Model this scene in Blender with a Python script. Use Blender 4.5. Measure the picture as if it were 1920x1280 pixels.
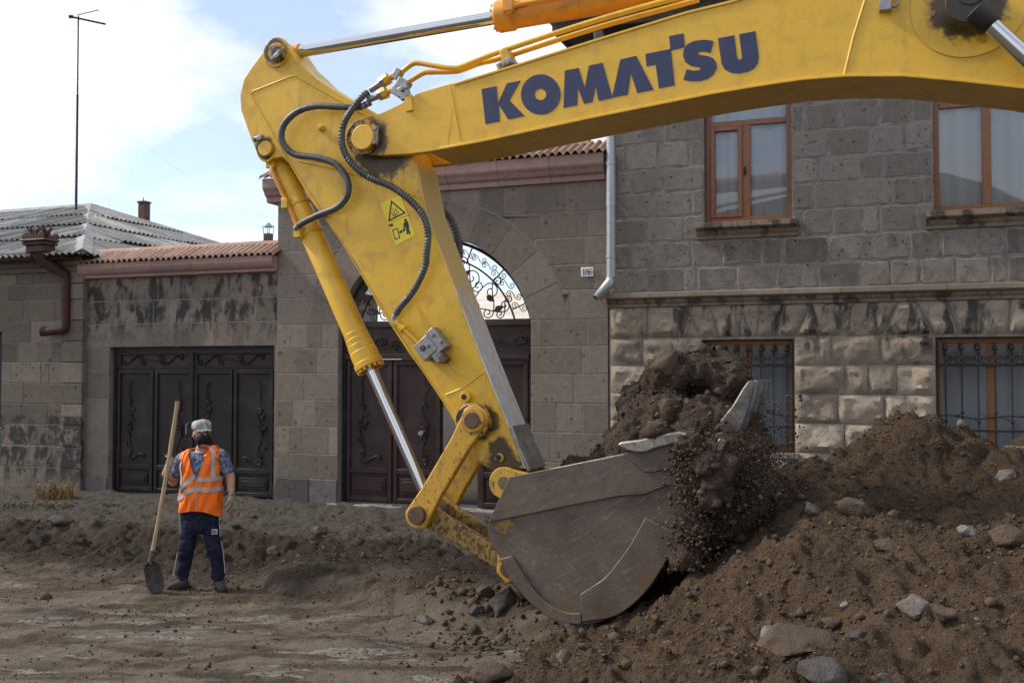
import bpy, bmesh, math, random
import numpy as np
from mathutils import Vector, Matrix, noise as mnoise
sc = bpy.context.scene
for o in list(bpy.data.objects): bpy.data.objects.remove(o)
C = sc.collection
# ------------------------------------------------------------------ camera
FPX = 1867.0                      # focal length in pixels of a 1920 wide frame
PITCH = math.atan(55.0/FPX)
CAM = Vector((0, 0, 2.2))
cd = bpy.data.cameras.new('camera'); cam = bpy.data.objects.new('camera', cd); C.objects.link(cam)
cd.sensor_width = 36.0; cd.lens = 36.0*FPX/1920; cd.clip_start = .05; cd.clip_end = 4000
cam.location = CAM; cam.rotation_euler = (math.pi/2+PITCH, 0, 0)
cd.dof.use_dof = True; cd.dof.focus_distance = 8.6; cd.dof.aperture_fstop = 3.2
sc.camera = cam
# ------------------------------------------------------------------ world, sun, exposure
SUN_EL, SUN_AZ = math.radians(40), math.radians(-79)     # azimuth from +Y clockwise: veiled sun from the left, grazing the facades
w = bpy.data.worlds.new('World'); sc.world = w; w.use_nodes = True
nt = w.node_tree; nt.nodes.clear()
def wn(t, **k):
    n = nt.nodes.new(t)
    for a, b in k.items(): setattr(n, a, b)
    return n
out = wn('ShaderNodeOutputWorld'); bg = wn('ShaderNodeBackground')
sky = wn('ShaderNodeTexSky', sky_type='NISHITA', sun_disc=False, sun_elevation=SUN_EL, sun_rotation=SUN_AZ)
sky.dust_density = .7
tc = wn('ShaderNodeTexCoord'); mp = wn('ShaderNodeMapping'); mp.inputs['Scale'].default_value = (1, 1, 2.4)
mp.inputs['Location'].default_value = (5.7, .9, 3.3)
nz = wn('ShaderNodeTexNoise'); nz.inputs['Scale'].default_value = 2.6; nz.inputs['Detail'].default_value = 9; nz.inputs['Roughness'].default_value = .56; nz.inputs['Distortion'].default_value = .35
cr = wn('ShaderNodeValToRGB'); cr.color_ramp.elements[0].position = .43; cr.color_ramp.elements[1].position = .57
cr.color_ramp.elements[0].color = (.30, .30, .30, 1)
nz2 = wn('ShaderNodeTexNoise'); nz2.inputs['Scale'].default_value = 4.5; nz2.inputs['Detail'].default_value = 7
cr2 = wn('ShaderNodeValToRGB'); cr2.color_ramp.elements[0].position = .3; cr2.color_ramp.elements[1].position = .7
cr2.color_ramp.elements[0].color = (8.4, 8.7, 9.2, 1); cr2.color_ramp.elements[1].color = (11.2, 11.3, 11.4, 1)
mx = wn('ShaderNodeMixRGB')
L = nt.links.new
L(tc.outputs['Generated'], mp.inputs['Vector']); L(mp.outputs[0], nz.inputs['Vector']); L(mp.outputs[0], nz2.inputs['Vector'])
L(nz.outputs[0], cr.inputs[0]); L(nz2.outputs[0], cr2.inputs[0])
tn = wn('ShaderNodeMixRGB', blend_type='MULTIPLY'); tn.inputs[0].default_value = 1; tn.inputs[2].default_value = (1.36, 1.46, 1.78, 1); L(sky.outputs[0], tn.inputs[1])
L(cr.outputs[0], mx.inputs[0]); L(tn.outputs[0], mx.inputs[1]); L(cr2.outputs[0], mx.inputs[2])
L(mx.outputs[0], bg.inputs[0]); L(bg.outputs[0], out.inputs[0]); bg.inputs[1].default_value = .10
sd = bpy.data.lights.new('sun', 'SUN'); sun = bpy.data.objects.new('sun', sd); C.objects.link(sun)
sd.energy = 3.4; sd.angle = math.radians(9); sd.color = (1, .93, .82)
sv = Vector((math.sin(SUN_AZ)*math.cos(SUN_EL), math.cos(SUN_AZ)*math.cos(SUN_EL), math.sin(SUN_EL)))
sun.rotation_euler = sv.to_track_quat('Z', 'Y').to_euler()
vs = sc.view_settings; vs.view_transform = 'Standard'; vs.look = 'None'; vs.gamma = 1; vs.exposure = .30; vs.use_curve_mapping = False
# ------------------------------------------------------------------ the two frames of the place
# the facades and the machine both run along the street; local x = along the street to the right, local y = away from the camera
TH = math.atan(.3724); ct, st = math.cos(TH), math.sin(TH)
UX = Vector((ct, -st, 0)); UY = Vector((st, ct, 0))
F0 = Vector((0, 13.58, 0)); E0 = Vector((-.754, 8.8, 0))
def ray(px, py):
    a = (px-960)/FPX; b = -(py-640)/FPX
    return Vector((a, math.cos(PITCH)-b*math.sin(PITCH), math.sin(PITCH)+b*math.cos(PITCH)))
def at(px, py, Y):
    r = ray(px, py); return CAM + r*(Y/r.y)
def onframe(O, px, py, yl=0.0):
    r = ray(px, py); t = (yl-(CAM-O).dot(UY))/r.dot(UY); p = CAM+r*t-O
    return (p.dot(UX), p.z)
def fc(px, py, yl=0.0): return onframe(F0, px, py, yl)
def ex(px, py, yl=0.0): return onframe(E0, px, py, yl)
def fs(px, y=600): return fc(px, y)[0]
def e3(px, py, yl): a, z = ex(px, py, yl); return Vector((a, yl, z))
# ------------------------------------------------------------------ helpers
R = random.Random(11)
def hash3(ix, iy, iz, seed):
    h = (ix.astype(np.int64)*374761393 + iy.astype(np.int64)*668265263 + iz.astype(np.int64)*2147483647 + seed*974711) & 0xffffffff
    h = ((h ^ (h >> 13))*1274126177) & 0xffffffff
    h = ((h ^ (h >> 16))*2246822519) & 0xffffffff
    return ((h ^ (h >> 15)) & 0xffffff)/float(0xffffff)
def vnoise(x, y, z=None, seed=0):
    x = np.asarray(x, float); y = np.asarray(y, float); z = np.zeros_like(x) if z is None else np.asarray(z, float)
    ix, iy, iz = np.floor(x), np.floor(y), np.floor(z); fx, fy, fz = x-ix, y-iy, z-iz
    s = lambda t: t*t*t*(t*(t*6-15)+10)
    fx, fy, fz = s(fx), s(fy), s(fz); r = 0
    for a in (0, 1):
        for b in (0, 1):
            for c in (0, 1):
                wgt = (fx if a else 1-fx)*(fy if b else 1-fy)*(fz if c else 1-fz)
                r = r + wgt*hash3(ix+a, iy+b, iz+c, seed)
    return r*2-1
def fbm(x, y, z=None, oct=4, seed=0, gain=.5):
    r = 0; a = 1; f = 1
    for i in range(oct):
        r = r + a*vnoise(np.asarray(x)*f+i*17.3, np.asarray(y)*f-i*9.1, None if z is None else np.asarray(z)*f, seed+i); a *= gain; f *= 2.03
    return r
def sstep(a, b, x): t = np.clip((x-a)/(b-a), 0, 1); return t*t*(3-2*t)
def empty(name, loc=(0, 0, 0), rz=0.0):
    o = bpy.data.objects.new(name, None); C.objects.link(o); o.location = loc; o.rotation_euler = (0, 0, rz); o.empty_display_size = .2
    return o
def tag(o, label=None, cat=None, group=None, kind=None):
    if label: o['label'] = label
    if cat: o['category'] = cat
    if group: o['group'] = group
    if kind: o['kind'] = kind
    return o
def link(name, me, mat, parent=None):
    o = bpy.data.objects.new(name, me); C.objects.link(o)
    if mat and not me.materials: me.materials.append(mat)
    if parent: o.parent = parent
    return o
def npmesh(name, V, F):
    """fast mesh from numpy arrays, F is (n,3) or (n,4)"""
    me = bpy.data.meshes.new(name); V = np.asarray(V, np.float32); F = np.asarray(F, np.int32); k = F.shape[1]
    me.vertices.add(len(V)); me.vertices.foreach_set('co', V.ravel())
    me.loops.add(F.size); me.loops.foreach_set('vertex_index', F.ravel())
    me.polygons.add(len(F)); me.polygons.foreach_set('loop_start', np.arange(0, F.size, k, dtype=np.int32))
    me.update(calc_edges=True); me.validate(); return me
def catmull(P, n=8):
    P = [Vector(p) for p in P]; Q = [2*P[0]-P[1]]+P+[2*P[-1]-P[-2]]; out = []
    for i in range(1, len(Q)-2):
        for k in range(n):
            t = k/n; a, b, c, d = Q[i-1:i+3]
            out.append(.5*((2*b)+(c-a)*t+(2*a-5*b+4*c-d)*t*t+(3*b-a-3*c+d)*t**3))
    return out+[P[-1]]
class MB:
    def __init__(s): s.v = []; s.f = []
    def add(s, V, F):
        n = len(s.v); s.v += [tuple(p) for p in V]; s.f += [tuple(i+n for i in f) for f in F]; return s
    def box(s, x0, x1, y0, y1, z0, z1):
        return s.add([(x0,y0,z0),(x1,y0,z0),(x1,y1,z0),(x0,y1,z0),(x0,y0,z1),(x1,y0,z1),(x1,y1,z1),(x0,y1,z1)],
              [(0,3,2,1),(4,5,6,7),(0,1,5,4),(1,2,6,5),(2,3,7,6),(3,0,4,7)])
    def prism(s, poly, y0, y1):
        n = len(poly)
        return s.add([(x, y0, z) for x, z in poly]+[(x, y1, z) for x, z in poly],
              [tuple(range(n)), tuple(range(2*n-1, n-1, -1))]+[(i, n+i, n+(i+1)%n, (i+1)%n) for i in range(n)])
    def sweepx(s, prof, x0, x1, m0=0., m1=0.):
        """profile [(y,z)] extruded along x; m0/m1 widen the ends with -y (mitred returns)"""
        n = len(prof)
        return s.add([(x0+m0*y, y, z) for y, z in prof]+[(x1+m1*y, y, z) for y, z in prof],
              [tuple(range(n)), tuple(range(2*n-1, n-1, -1))]+[(i, n+i, n+(i+1)%n, (i+1)%n) for i in range(n)])
    def tube(s, P, r, seg=8, caps=True, up=None):
        P = [Vector(p) for p in P]; n = len(P); rr = r if isinstance(r, (list, tuple)) else [r]*n
        V = []; prev = None
        for i, p in enumerate(P):
            t = (P[min(i+1, n-1)]-P[max(i-1, 0)])
            t = t.normalized() if t.length > 1e-9 else Vector((0, 0, 1))
            if prev is None:
                a = Vector((0, 0, 1)) if abs(t.z) < .9 else Vector((1, 0, 0)); u = t.cross(a).normalized()
            else:
                u = prev-t*prev.dot(t); u = u.normalized() if u.length > 1e-6 else t.orthogonal().normalized()
            prev = u; b = t.cross(u)
            for k in range(seg):
                an = 2*math.pi*k/seg; V.append(p+(u*math.cos(an)+b*math.sin(an))*rr[i])
        F = [(i*seg+k, i*seg+(k+1)%seg, (i+1)*seg+(k+1)%seg, (i+1)*seg+k) for i in range(n-1) for k in range(seg)]
        if caps: F += [tuple(range(seg-1, -1, -1)), tuple((n-1)*seg+k for k in range(seg))]
        return s.add(V, F)
    def cyl(s, p0, p1, r, seg=20, r2=None): return s.tube([p0, p1], [r, r if r2 is None else r2], seg)
    def ball(s, c, rx, ry=None, rz=None, nu=12, nv=8):
        ry = ry or rx; rz = rz or rx; V = [(c[0], c[1], c[2]+rz)]
        for j in range(1, nv):
            a = math.pi*j/nv
            for i in range(nu): b = 2*math.pi*i/nu; V.append((c[0]+rx*math.sin(a)*math.cos(b), c[1]+ry*math.sin(a)*math.sin(b), c[2]+rz*math.cos(a)))
        V.append((c[0], c[1], c[2]-rz)); F = [(0, 1+i, 1+(i+1)%nu) for i in range(nu)]
        for j in range(nv-2):
            for i in range(nu): a = 1+j*nu; F.append((a+i, a+nu+i, a+nu+(i+1)%nu, a+(i+1)%nu))
        a = 1+(nv-2)*nu; F += [(a+i, len(V)-1, a+(i+1)%nu) for i in range(nu)]
        return s.add(V, F)
    def loft(s, rings, cap=True):
        """rings of equal length, closed"""
        m = len(rings[0]); V = [p for r in rings for p in r]
        F = [(i*m+k, i*m+(k+1)%m, (i+1)*m+(k+1)%m, (i+1)*m+k) for i in range(len(rings)-1) for k in range(m)]
        if cap: F += [tuple(range(m-1, -1, -1)), tuple((len(rings)-1)*m+k for k in range(m))]
        return s.add(V, F)
    def mesh(s, name, smooth=True, ang=38):
        bm = bmesh.new(); vs = [bm.verts.new(p) for p in s.v]
        for f in s.f:
            try: bm.faces.new([vs[i] for i in f])
            except ValueError: pass
        bmesh.ops.recalc_face_normals(bm, faces=bm.faces[:])
        me = bpy.data.meshes.new(name); bm.to_mesh(me); bm.free()
        if smooth:
            me.polygons.foreach_set('use_smooth', [True]*len(me.polygons)); me.set_sharp_from_angle(angle=math.radians(ang))
        return me
    def build(s, name, mat, parent=None, smooth=True, bevel=0, seg=2, ang=38):
        o = link(name, s.mesh(name, smooth, ang), mat, parent)
        if bevel:
            b = o.modifiers.new('bevel', 'BEVEL'); b.width = bevel; b.segments = seg; b.limit_method = 'ANGLE'; b.angle_limit = math.radians(40); b.harden_normals = False
        return o
def remesh_obj(name, mb, mat, parent, voxel, smooth=4, disp=None):
    me = mb.mesh(name+'_tmp', False); o = bpy.data.objects.new('tmp', me); C.objects.link(o)
    m = o.modifiers.new('r', 'REMESH'); m.mode = 'VOXEL'; m.voxel_size = voxel; m.use_smooth_shade = True
    if smooth: q = o.modifiers.new('s', 'SMOOTH'); q.iterations = smooth; q.factor = .5
    dg = bpy.context.evaluated_depsgraph_get(); nm = bpy.data.meshes.new_from_object(o.evaluated_get(dg))
    bpy.data.objects.remove(o); bpy.data.meshes.remove(me); nm.name = name
    if disp: disp(nm)
    nm.materials.clear()
    nm.polygons.foreach_set('use_smooth', [True]*len(nm.polygons))
    return link(name, nm, mat, parent)
# ------------------------------------------------------------------ materials
class G:
    def __init__(s, name, rough=.8, metal=0.0, spec=.5):
        s.m = bpy.data.materials.new(name); s.m.use_nodes = True; s.nt = s.m.node_tree; s.b = s.nt.nodes['Principled BSDF']
        s.b.inputs['Roughness'].default_value = rough; s.b.inputs['Metallic'].default_value = metal; s.b.inputs['Specular IOR Level'].default_value = spec
        s._tc = None
    def n(s, t, **k):
        n = s.nt.nodes.new(t)
        for a, b in k.items(): setattr(n, a, b)
        return n
    def put(s, inp, v):
        if hasattr(v, 'is_linked') or isinstance(v, bpy.types.NodeSocket): s.nt.links.new(v, inp)
        elif isinstance(v, (tuple, list)) and len(v) == 3 and inp.type == 'RGBA': inp.default_value = (*v, 1)
        else: inp.default_value = v
    def co(s, which='Object'):
        if which == 'World': return s.n('ShaderNodeNewGeometry').outputs['Position']
        if not s._tc: s._tc = s.n('ShaderNodeTexCoord')
        return s._tc.outputs[which]
    def map(s, vec, scale=(1, 1, 1), loc=(0, 0, 0), rot=(0, 0, 0)):
        n = s.n('ShaderNodeMapping'); s.put(n.inputs['Vector'], vec); n.inputs['Scale'].default_value = scale; n.inputs['Location'].default_value = loc; n.inputs['Rotation'].default_value = rot
        return n.outputs[0]
    def noise(s, scale, detail=4, rough=.55, vec=None, dist=0.0):
        n = s.n('ShaderNodeTexNoise'); s.put(n.inputs['Vector'], vec if vec is not None else s.co()); n.inputs['Scale'].default_value = scale; n.inputs['Detail'].default_value = detail; n.inputs['Roughness'].default_value = rough; n.inputs['Distortion'].default_value = dist
        return n.outputs[0]
    def vor(s, scale, vec=None, feature='F1', out='Distance', rnd=1.0):
        n = s.n('ShaderNodeTexVoronoi', feature=feature); s.put(n.inputs['Vector'], vec if vec is not None else s.co()); n.inputs['Scale'].default_value = scale; n.inputs['Randomness'].default_value = rnd
        return n.outputs[out]
    def ramp(s, v, *stops):
        n = s.n('ShaderNodeValToRGB'); e = n.color_ramp.elements
        while len(e) < len(stops): e.new(.5)
        for i, (p, c) in enumerate(stops):
            e[i].position = p; e[i].color = (c, c, c, 1) if isinstance(c, (int, float)) else (*c, 1)
        s.put(n.inputs[0], v); return n.outputs[0]
    def mix(s, fac, a, b, blend='MIX'):
        n = s.n('ShaderNodeMixRGB', blend_type=blend); s.put(n.inputs[0], fac); s.put(n.inputs[1], a); s.put(n.inputs[2], b); return n.outputs[0]
    def math(s, op, a, b=0.0, clamp=False):
        n = s.n('ShaderNodeMath', operation=op, use_clamp=clamp); s.put(n.inputs[0], a); s.put(n.inputs[1], b); return n.outputs[0]
    def mr(s, v, a, b, c=0., d=1.):
        n = s.n('ShaderNodeMapRange'); s.put(n.inputs[0], v)
        for i, q in enumerate((a, b, c, d)): n.inputs[i+1].default_value = q
        return n.outputs[0]
    def rand(s): return s.n('ShaderNodeObjectInfo').outputs['Random']

    def xyz(s, vec):
        n = s.n('ShaderNodeSeparateXYZ'); s.put(n.inputs[0], vec); return n.outputs
    def near(s, p, r0, r1, vec=None):
        """1 at the point p (object space) fading to 0 between r0 and r1"""
        n = s.n('ShaderNodeVectorMath', operation='DISTANCE'); s.put(n.inputs[0], vec if vec is not None else s.co()); n.inputs[1].default_value = p
        return s.mr(n.outputs['Value'], r0, r1, 1, 0)
    def bump(s, h, strength=.4, dist=.01, normal=None):
        n = s.n('ShaderNodeBump'); s.put(n.inputs['Height'], h); n.inputs['Strength'].default_value = strength; n.inputs['Distance'].default_value = dist
        if normal is not None: s.put(n.inputs['Normal'], normal)
        s.put(s.b.inputs['Normal'], n.outputs[0]); return n.outputs[0]
    def out(s, col=None, rough=None, metal=None):
        if col is not None: s.put(s.b.inputs['Base Color'], col)
        if rough is not None: s.put(s.b.inputs['Roughness'], rough)
        if metal is not None: s.put(s.b.inputs['Metallic'], metal)
        return s.m
def tint(c, k): return tuple(min(1, x*k) for x in c)
def plain(name, col, rough=.7, metal=0., var=.25, scale=9, bump=.15, spec=.4):
    g = G(name, rough, metal, spec); n = g.noise(scale, 6, .6)
    c = g.ramp(n, (.3, tint(col, 1-var)), (.7, tint(col, 1+var)))
    g.bump(g.noise(scale*6, 5), bump, .004); return g.out(c)
def stone_mat(name, dark, lightc, warm, pits=.8, stain=None, fine=1.0, randvar=.5, pit_scale=22, course=None):
    """volcanic tuff: per block tone, blotches, pits, and old black water stains"""
    g = G(name, .92, 0, .25); r = g.rand()
    base = g.mix(g.mr(r, 0, 1, .5-randvar*.5, .5+randvar*.5), dark, lightc)
    r2 = g.math('FRACT', g.math('MULTIPLY', r, 7.31))
    base = g.mix(g.mr(r2, .55, 1, 0, .55), base, warm)
    base = g.mix(g.mr(g.noise(2.2, 4, .62), .35, .72, 0, .5), base, warm)
    base = g.mix(g.mr(g.noise(11, 5, .65), .3, .7, 0, .5), base, tint(dark, .62))
    base = g.mix(g.mr(g.noise(75, 4, .7), .35, .7, 0, .35), base, tint(lightc, 1.25))
    warp = g.n('ShaderNodeVectorMath', operation='ADD'); nn = g.n('ShaderNodeTexNoise'); g.put(nn.inputs['Vector'], g.co()); nn.inputs['Scale'].default_value = 38
    sc_ = g.n('ShaderNodeVectorMath', operation='SCALE'); g.put(sc_.inputs[0], nn.outputs['Color']); sc_.inputs['Scale'].default_value = .075
    g.put(warp.inputs[0], g.co()); g.put(warp.inputs[1], sc_.outputs[0])
    v = g.vor(pit_scale, warp.outputs[0]); vr = g.vor(pit_scale, warp.outputs[0], out='Color'); rs = g.xyz(vr)[0]
    size = g.mr(rs, .60, 1, 0.0, .38); pit = g.math('MULTIPLY', g.mr(g.math('SUBTRACT', size, v), 0, .06, 0, 1), pits)
    base = g.mix(pit, base, tint(dark, .38))
    r3 = g.math('FRACT', g.math('MULTIPLY', r, 23.7)); base = g.mix(1.0, base, g.mix(r3, (1-.42*randvar,)*3, (1+.30*randvar,)*3), 'MULTIPLY')
    if stain:
        zlo, zhi, amt, zs, thr = stain
        vec = g.map(g.co(), (1, 1, zs)); n = g.noise(5.5, 7, .62, vec, .4)
        z = g.xyz(g.co())[2]
        band = g.math('MULTIPLY', g.mr(z, zlo, zlo+.25*(zhi-zlo)), g.mr(z, zhi, zhi+.03, 1, 0))
        k = g.math('MULTIPLY', g.mr(n, thr, thr+.10), band); k = g.math('MULTIPLY', k, amt)
        base = g.mix(k, base, (.034, .032, .032))
    h = g.math('SUBTRACT', g.math('ADD', g.math('MULTIPLY', g.noise(9, 5, .65), 1.0), g.math('MULTIPLY', g.noise(60, 3, .6), .45)), g.math('MULTIPLY', pit, 1.2))
    g.bump(h, .55*fine, .02); return g.out(base)
Z_STRING = fc(1141, 570)[1]
M = {}
M['tuff_house'] = stone_mat('tuff_house', (.125, .112, .101), (.29, .26, .228), (.27, .22, .172), .9, (Z_STRING+.0, Z_STRING+.8, .30, .6, .48))
M['tuff_rustic'] = stone_mat('tuff_rustic', (.225, .185, .145), (.38, .315, .245), (.39, .305, .22), .45, (Z_STRING-.75, Z_STRING-.05, .88, .30, .50), 1.4, .5, 9)
M['tuff_wall'] = stone_mat('tuff_wall', (.135, .110, .090), (.24, .20, .163), (.25, .198, .152), .6, None, .6, .55, 11)
M['tuff_gate'] = stone_mat('tuff_gate', (.15, .124, .10), (.215, .178, .141), (.25, .193, .142), .55, (2.62, 4.05, .92, .5, .46), .6, .5, 13)
M['tuff_left'] = stone_mat('tuff_left', (.115, .095, .076), (.21, .174, .136), (.235, .18, .13), .9, (.30, 1.45, .92, .8, .45), .9, .7, 14)
M['moulding'] = stone_mat('moulding', (.225, .185, .145), (.27, .22, .17), (.3, .23, .165), .2, (Z_STRING-.25, Z_STRING+.03, .8, .2, .50), .8, .3, 12)
M['sill'] = stone_mat('sill', (.225, .185, .145), (.28, .23, .175), (.3, .23, .165), .2, (3.7, 4.6, .8, .3, .50), .8, .3, 12)
M['basalt'] = stone_mat('basalt', (.095, .09, .088), (.14, .132, .125), (.15, .135, .118), .3, None, 1.3, .7, 8)
M['mortar'] = plain('mortar', (.205, .188, .168), .95, 0, .4, 8, .6)
M['joint_pale'] = plain('joint_pale', (.27, .24, .205), .95, 0, .3, 14, .4)
M['mortar_dark'] = plain('mortar_dark', (.20, .175, .15), .95, 0, .3, 6, .5)
M['pink_coping'] = stone_mat('pink_coping', (.33, .205, .175), (.37, .24, .205), (.40, .27, .225), .25, None, .7, .3, 15)
def tile_mat():
    g = G('clay_tile', .75, 0, .35); r = g.rand(); c = g.ramp(r, (0, (.29, .165, .115)), (.5, (.36, .215, .155)), (1, (.42, .28, .215)))
    c = g.mix(g.mr(g.noise(7, 6, .6, g.co('World')), .4, .75, 0, .65), c, (.21, .135, .105)); c = g.mix(g.mr(g.noise(60, 4), .45, .7, 0, .4), c, (.52, .40, .31))
    g.bump(g.noise(50, 4), .25, .005); return g.out(c)
M['tile'] = tile_mat()
def asb_mat():
    g = G('asbestos_sheet', .95, 0, .2); r = g.rand(); w = g.co('World')
    c = g.mix(r, (.20, .197, .19), (.40, .39, .375))
    c = g.mix(g.mr(g.noise(3.5, 8, .68, w), .44, .66, 0, .75), c, (.13, .125, .115)); c = g.mix(g.mr(g.noise(28, 5, .7, w), .55, .72, 0, .7), c, (.075, .07, .06))
    c = g.mix(g.mr(g.noise(1.3, 5, .6, w), .55, .7, 0, .35), c, (.16, .17, .11))
    g.bump(g.noise(40, 5, .6, w), .4, .01); return g.out(c)
M['asbestos'] = asb_mat()
def iron_mat(name, col, rough=.5, rust=.25):
    g = G(name, rough, 0, .28); n = g.noise(14, 5, .65)
    c = g.mix(g.mr(n, .5, .75, 0, rust), col, (.11, .052, .03)); c = g.mix(g.mr(g.noise(3, 5), .5, .8, 0, .25), c, (.12, .11, .10))
    g.bump(g.noise(70, 4), .15, .003); return g.out(c, g.mr(n, .3, .7, rough-.1, rough+.15))
M['gate_iron'] = iron_mat('gate_iron', (.017, .0115, .012), .48, .12)
M['door_iron'] = iron_mat('door_iron', (.034, .016, .0145), .48, .2)
M['black_iron'] = iron_mat('black_iron', (.020, .017, .017), .5, .3)
M['rust_pipe'] = iron_mat('rust_pipe', (.060, .024, .019), .6, .5)
M['zinc'] = plain('zinc', (.36, .385, .40), .42, .55, .12, 12, .08, .5)
M['brown_frame'] = plain('brown_frame', (.235, .095, .042), .42, 0, .18, 20, .1, .5)
M['ochre_frame'] = plain('ochre_frame', (.27, .105, .032), .42, 0, .15, 20, .1, .5)
M['brick_red'] = plain('brick_red', (.105, .055, .043), .85, 0, .35, 8, .4)
M['enamel'] = plain('enamel', (.78, .77, .74), .3, 0, .05, 5, .05)
M['ink'] = plain('ink', (.015, .016, .02), .5, 0, .2, 20, .05)
M['concrete'] = plain('concrete', (.19, .18, .165), .95, 0, .35, 5, .8)
M['interior'] = plain('interior', (.10, .085, .075), .9, 0, .2, 2, .1)
M['plaster'] = plain('plaster', (.47, .36, .33), .9, 0, .12, 2, .2)
M['pale_wall'] = plain('pale_wall', (.55, .50, .43), .9, 0, .15, 2, .3)
def curtain_mat():
    g = G('lace_curtain', .9, 0, .2); p = g.co(); n = g.noise(18, 5, .6); v = g.vor(24)
    z = g.xyz(p)[2]; pat = g.math('MULTIPLY', g.mr(v, .10, .2, 1, 0), g.mr(n, .45, .55)); c = g.mix(g.math('MULTIPLY', pat, .7), (.66, .70, .74), (.86, .87, .88)); return g.out(c)
M['curtain'] = curtain_mat()
def glass_mat(name, tintc):
    m = bpy.data.materials.new(name); m.use_nodes = True; nt = m.node_tree; nt.nodes.clear(); o = nt.nodes.new('ShaderNodeOutputMaterial')
    t = nt.nodes.new('ShaderNodeBsdfTransparent'); t.inputs[0].default_value = (*tintc, 1); gl = nt.nodes.new('ShaderNodeBsdfGlossy'); gl.inputs['Roughness'].default_value = .015; gl.inputs[0].default_value = (.95, .97, 1, 1)
    fr = nt.nodes.new('ShaderNodeFresnel'); fr.inputs[0].default_value = 1.75
    mx = nt.nodes.new('ShaderNodeMixShader'); nt.links.new(fr.outputs[0], mx.inputs[0]); nt.links.new(t.outputs[0], mx.inputs[1]); nt.links.new(gl.outputs[0], mx.inputs[2]); nt.links.new(mx.outputs[0], o.inputs[0]); return m
M['glass'] = glass_mat('window_glass', (.90, .94, .96))
def soil_mat(name, colA, colB, colC, wet=False, crumbs=1.0):
    g = G(name, .95, 0, .25); w = g.co('World')
    c = g.mix(g.mr(g.math('ADD', g.math('MULTIPLY', g.noise(1.1, 3, .6, w), .5), g.math('MULTIPLY', g.noise(4.2, 5, .66, w), .5)), .40, .62), colA, colB)
    c = g.mix(g.mr(g.noise(9, 5, .68, w), .46, .7, 0, .6), c, colC)
    c = g.mix(g.mr(g.noise(70, 3, .7, w), .5, .72, 0, .55), c, tint(colB, 1.6))
    c = g.mix(g.mr(g.vor(55, w), .0, .16, .55, 0), c, (.17, .155, .135))
    c = g.mix(g.mr(g.noise(34, 4, .7, w), .53, .66, 0, .7), c, tint(colA, .4))
    rough = .95
    if wet:
        n_ = g.n('ShaderNodeVectorMath', operation='SUBTRACT'); g.put(n_.inputs[0], w); n_.inputs[1].default_value = tuple(F0)
        loc = g.map(n_.outputs[0], (1, 1, 1), (0, 0, 0), (0, 0, 0)); x, y, z = g.xyz(loc)
        # distance from the house fronts; the strip along them is pale dry grit, the trench floor is wet mud in wheel streaks
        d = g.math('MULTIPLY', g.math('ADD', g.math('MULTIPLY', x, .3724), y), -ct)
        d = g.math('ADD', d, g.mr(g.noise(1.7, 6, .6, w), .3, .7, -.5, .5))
        grit = g.math('MULTIPLY', g.mr(d, 1.9, 2.6, 1, 0), g.mr(g.noise(5, 6, .6, w), .3, .6, .5, 1))
        c = g.mix(g.math('MULTIPLY', grit, .8), c, g.mix(g.noise(45, 5, .7, w), (.060, .053, .045), (.145, .130, .112)))
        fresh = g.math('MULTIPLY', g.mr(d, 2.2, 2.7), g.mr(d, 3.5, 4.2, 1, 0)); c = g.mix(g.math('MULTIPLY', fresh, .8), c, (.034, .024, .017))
        sv = g.map(w, (.42, 1.5, 1), (0, 0, 0), (0, 0, .06)); n = g.noise(2.3, 8, .62, sv, .5)
        pale = g.math('MULTIPLY', g.mr(n, .44, .56), g.mr(d, 3.6, 5.0)); c = g.mix(g.math('MULTIPLY', pale, .85), c, g.mix(g.noise(20, 6, .6, w), (.135, .104, .075), (.26, .21, .16)))
        n2 = g.noise(2.9, 7, .55, g.map(w, (.36, 1.6, 1), (5.2, 1.3, 0), (0, 0, .06)), .9)
        pud = g.math('MULTIPLY', g.mr(n2, .56, .595), g.mr(d, 4.3, 5.3)); pud = g.math('MULTIPLY', pud, g.mr(g.noise(22, 5, .6, w), .32, .5))
        c = g.mix(g.math('MULTIPLY', pud, .85), c, (.20, .178, .152)); rough = g.mr(g.math('MAXIMUM', pud, g.math('MULTIPLY', pale, .35)), 0, 1, .93, .30)
    h = g.math('ADD', g.math('MULTIPLY', g.noise(22, 5, .72, w), 1.0), g.math('MULTIPLY', g.noise(110, 3, .7, w), .75))
    h = g.math('ADD', h, g.mr(g.vor(48, w), 0, .4, .35*crumbs, 0))
    if wet: h = g.math('MULTIPLY', h, g.math('SUBTRACT', 1.0, g.math('MULTIPLY', pud, .85)))
    g.bump(h, 1.0, .04); return g.out(c, rough)
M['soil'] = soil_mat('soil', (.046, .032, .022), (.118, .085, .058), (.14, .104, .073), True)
M['mound'] = soil_mat('mound_soil', (.038, .023, .0135), (.118, .075, .044), (.140, .095, .060))
M['dark_soil'] = soil_mat('dark_soil', (.058, .039, .028), (.105, .072, .050), (.13, .094, .068))
def grain_mat(name, a, b, c_):
    g = G(name, .95, 0, .25); i = g.n('ShaderNodeNewGeometry').outputs['Random Per Island']
    c = g.ramp(i, (0, a), (.80, b), (.965, b), (1, c_)); c = g.mix(g.mr(g.noise(60, 4, .6, g.co('World')), .35, .7, 0, .5), c, tint(a, .7)); g.bump(g.noise(150, 3, .6, g.co('World')), .5, .006); return g.out(c)
M['gravel'] = grain_mat('gravel', (.060, .040, .026), (.105, .071, .046), (.20, .175, .15))
M['grains'] = grain_mat('soil_grains', (.062, .042, .030), (.118, .081, .057), (.17, .13, .10))
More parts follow.
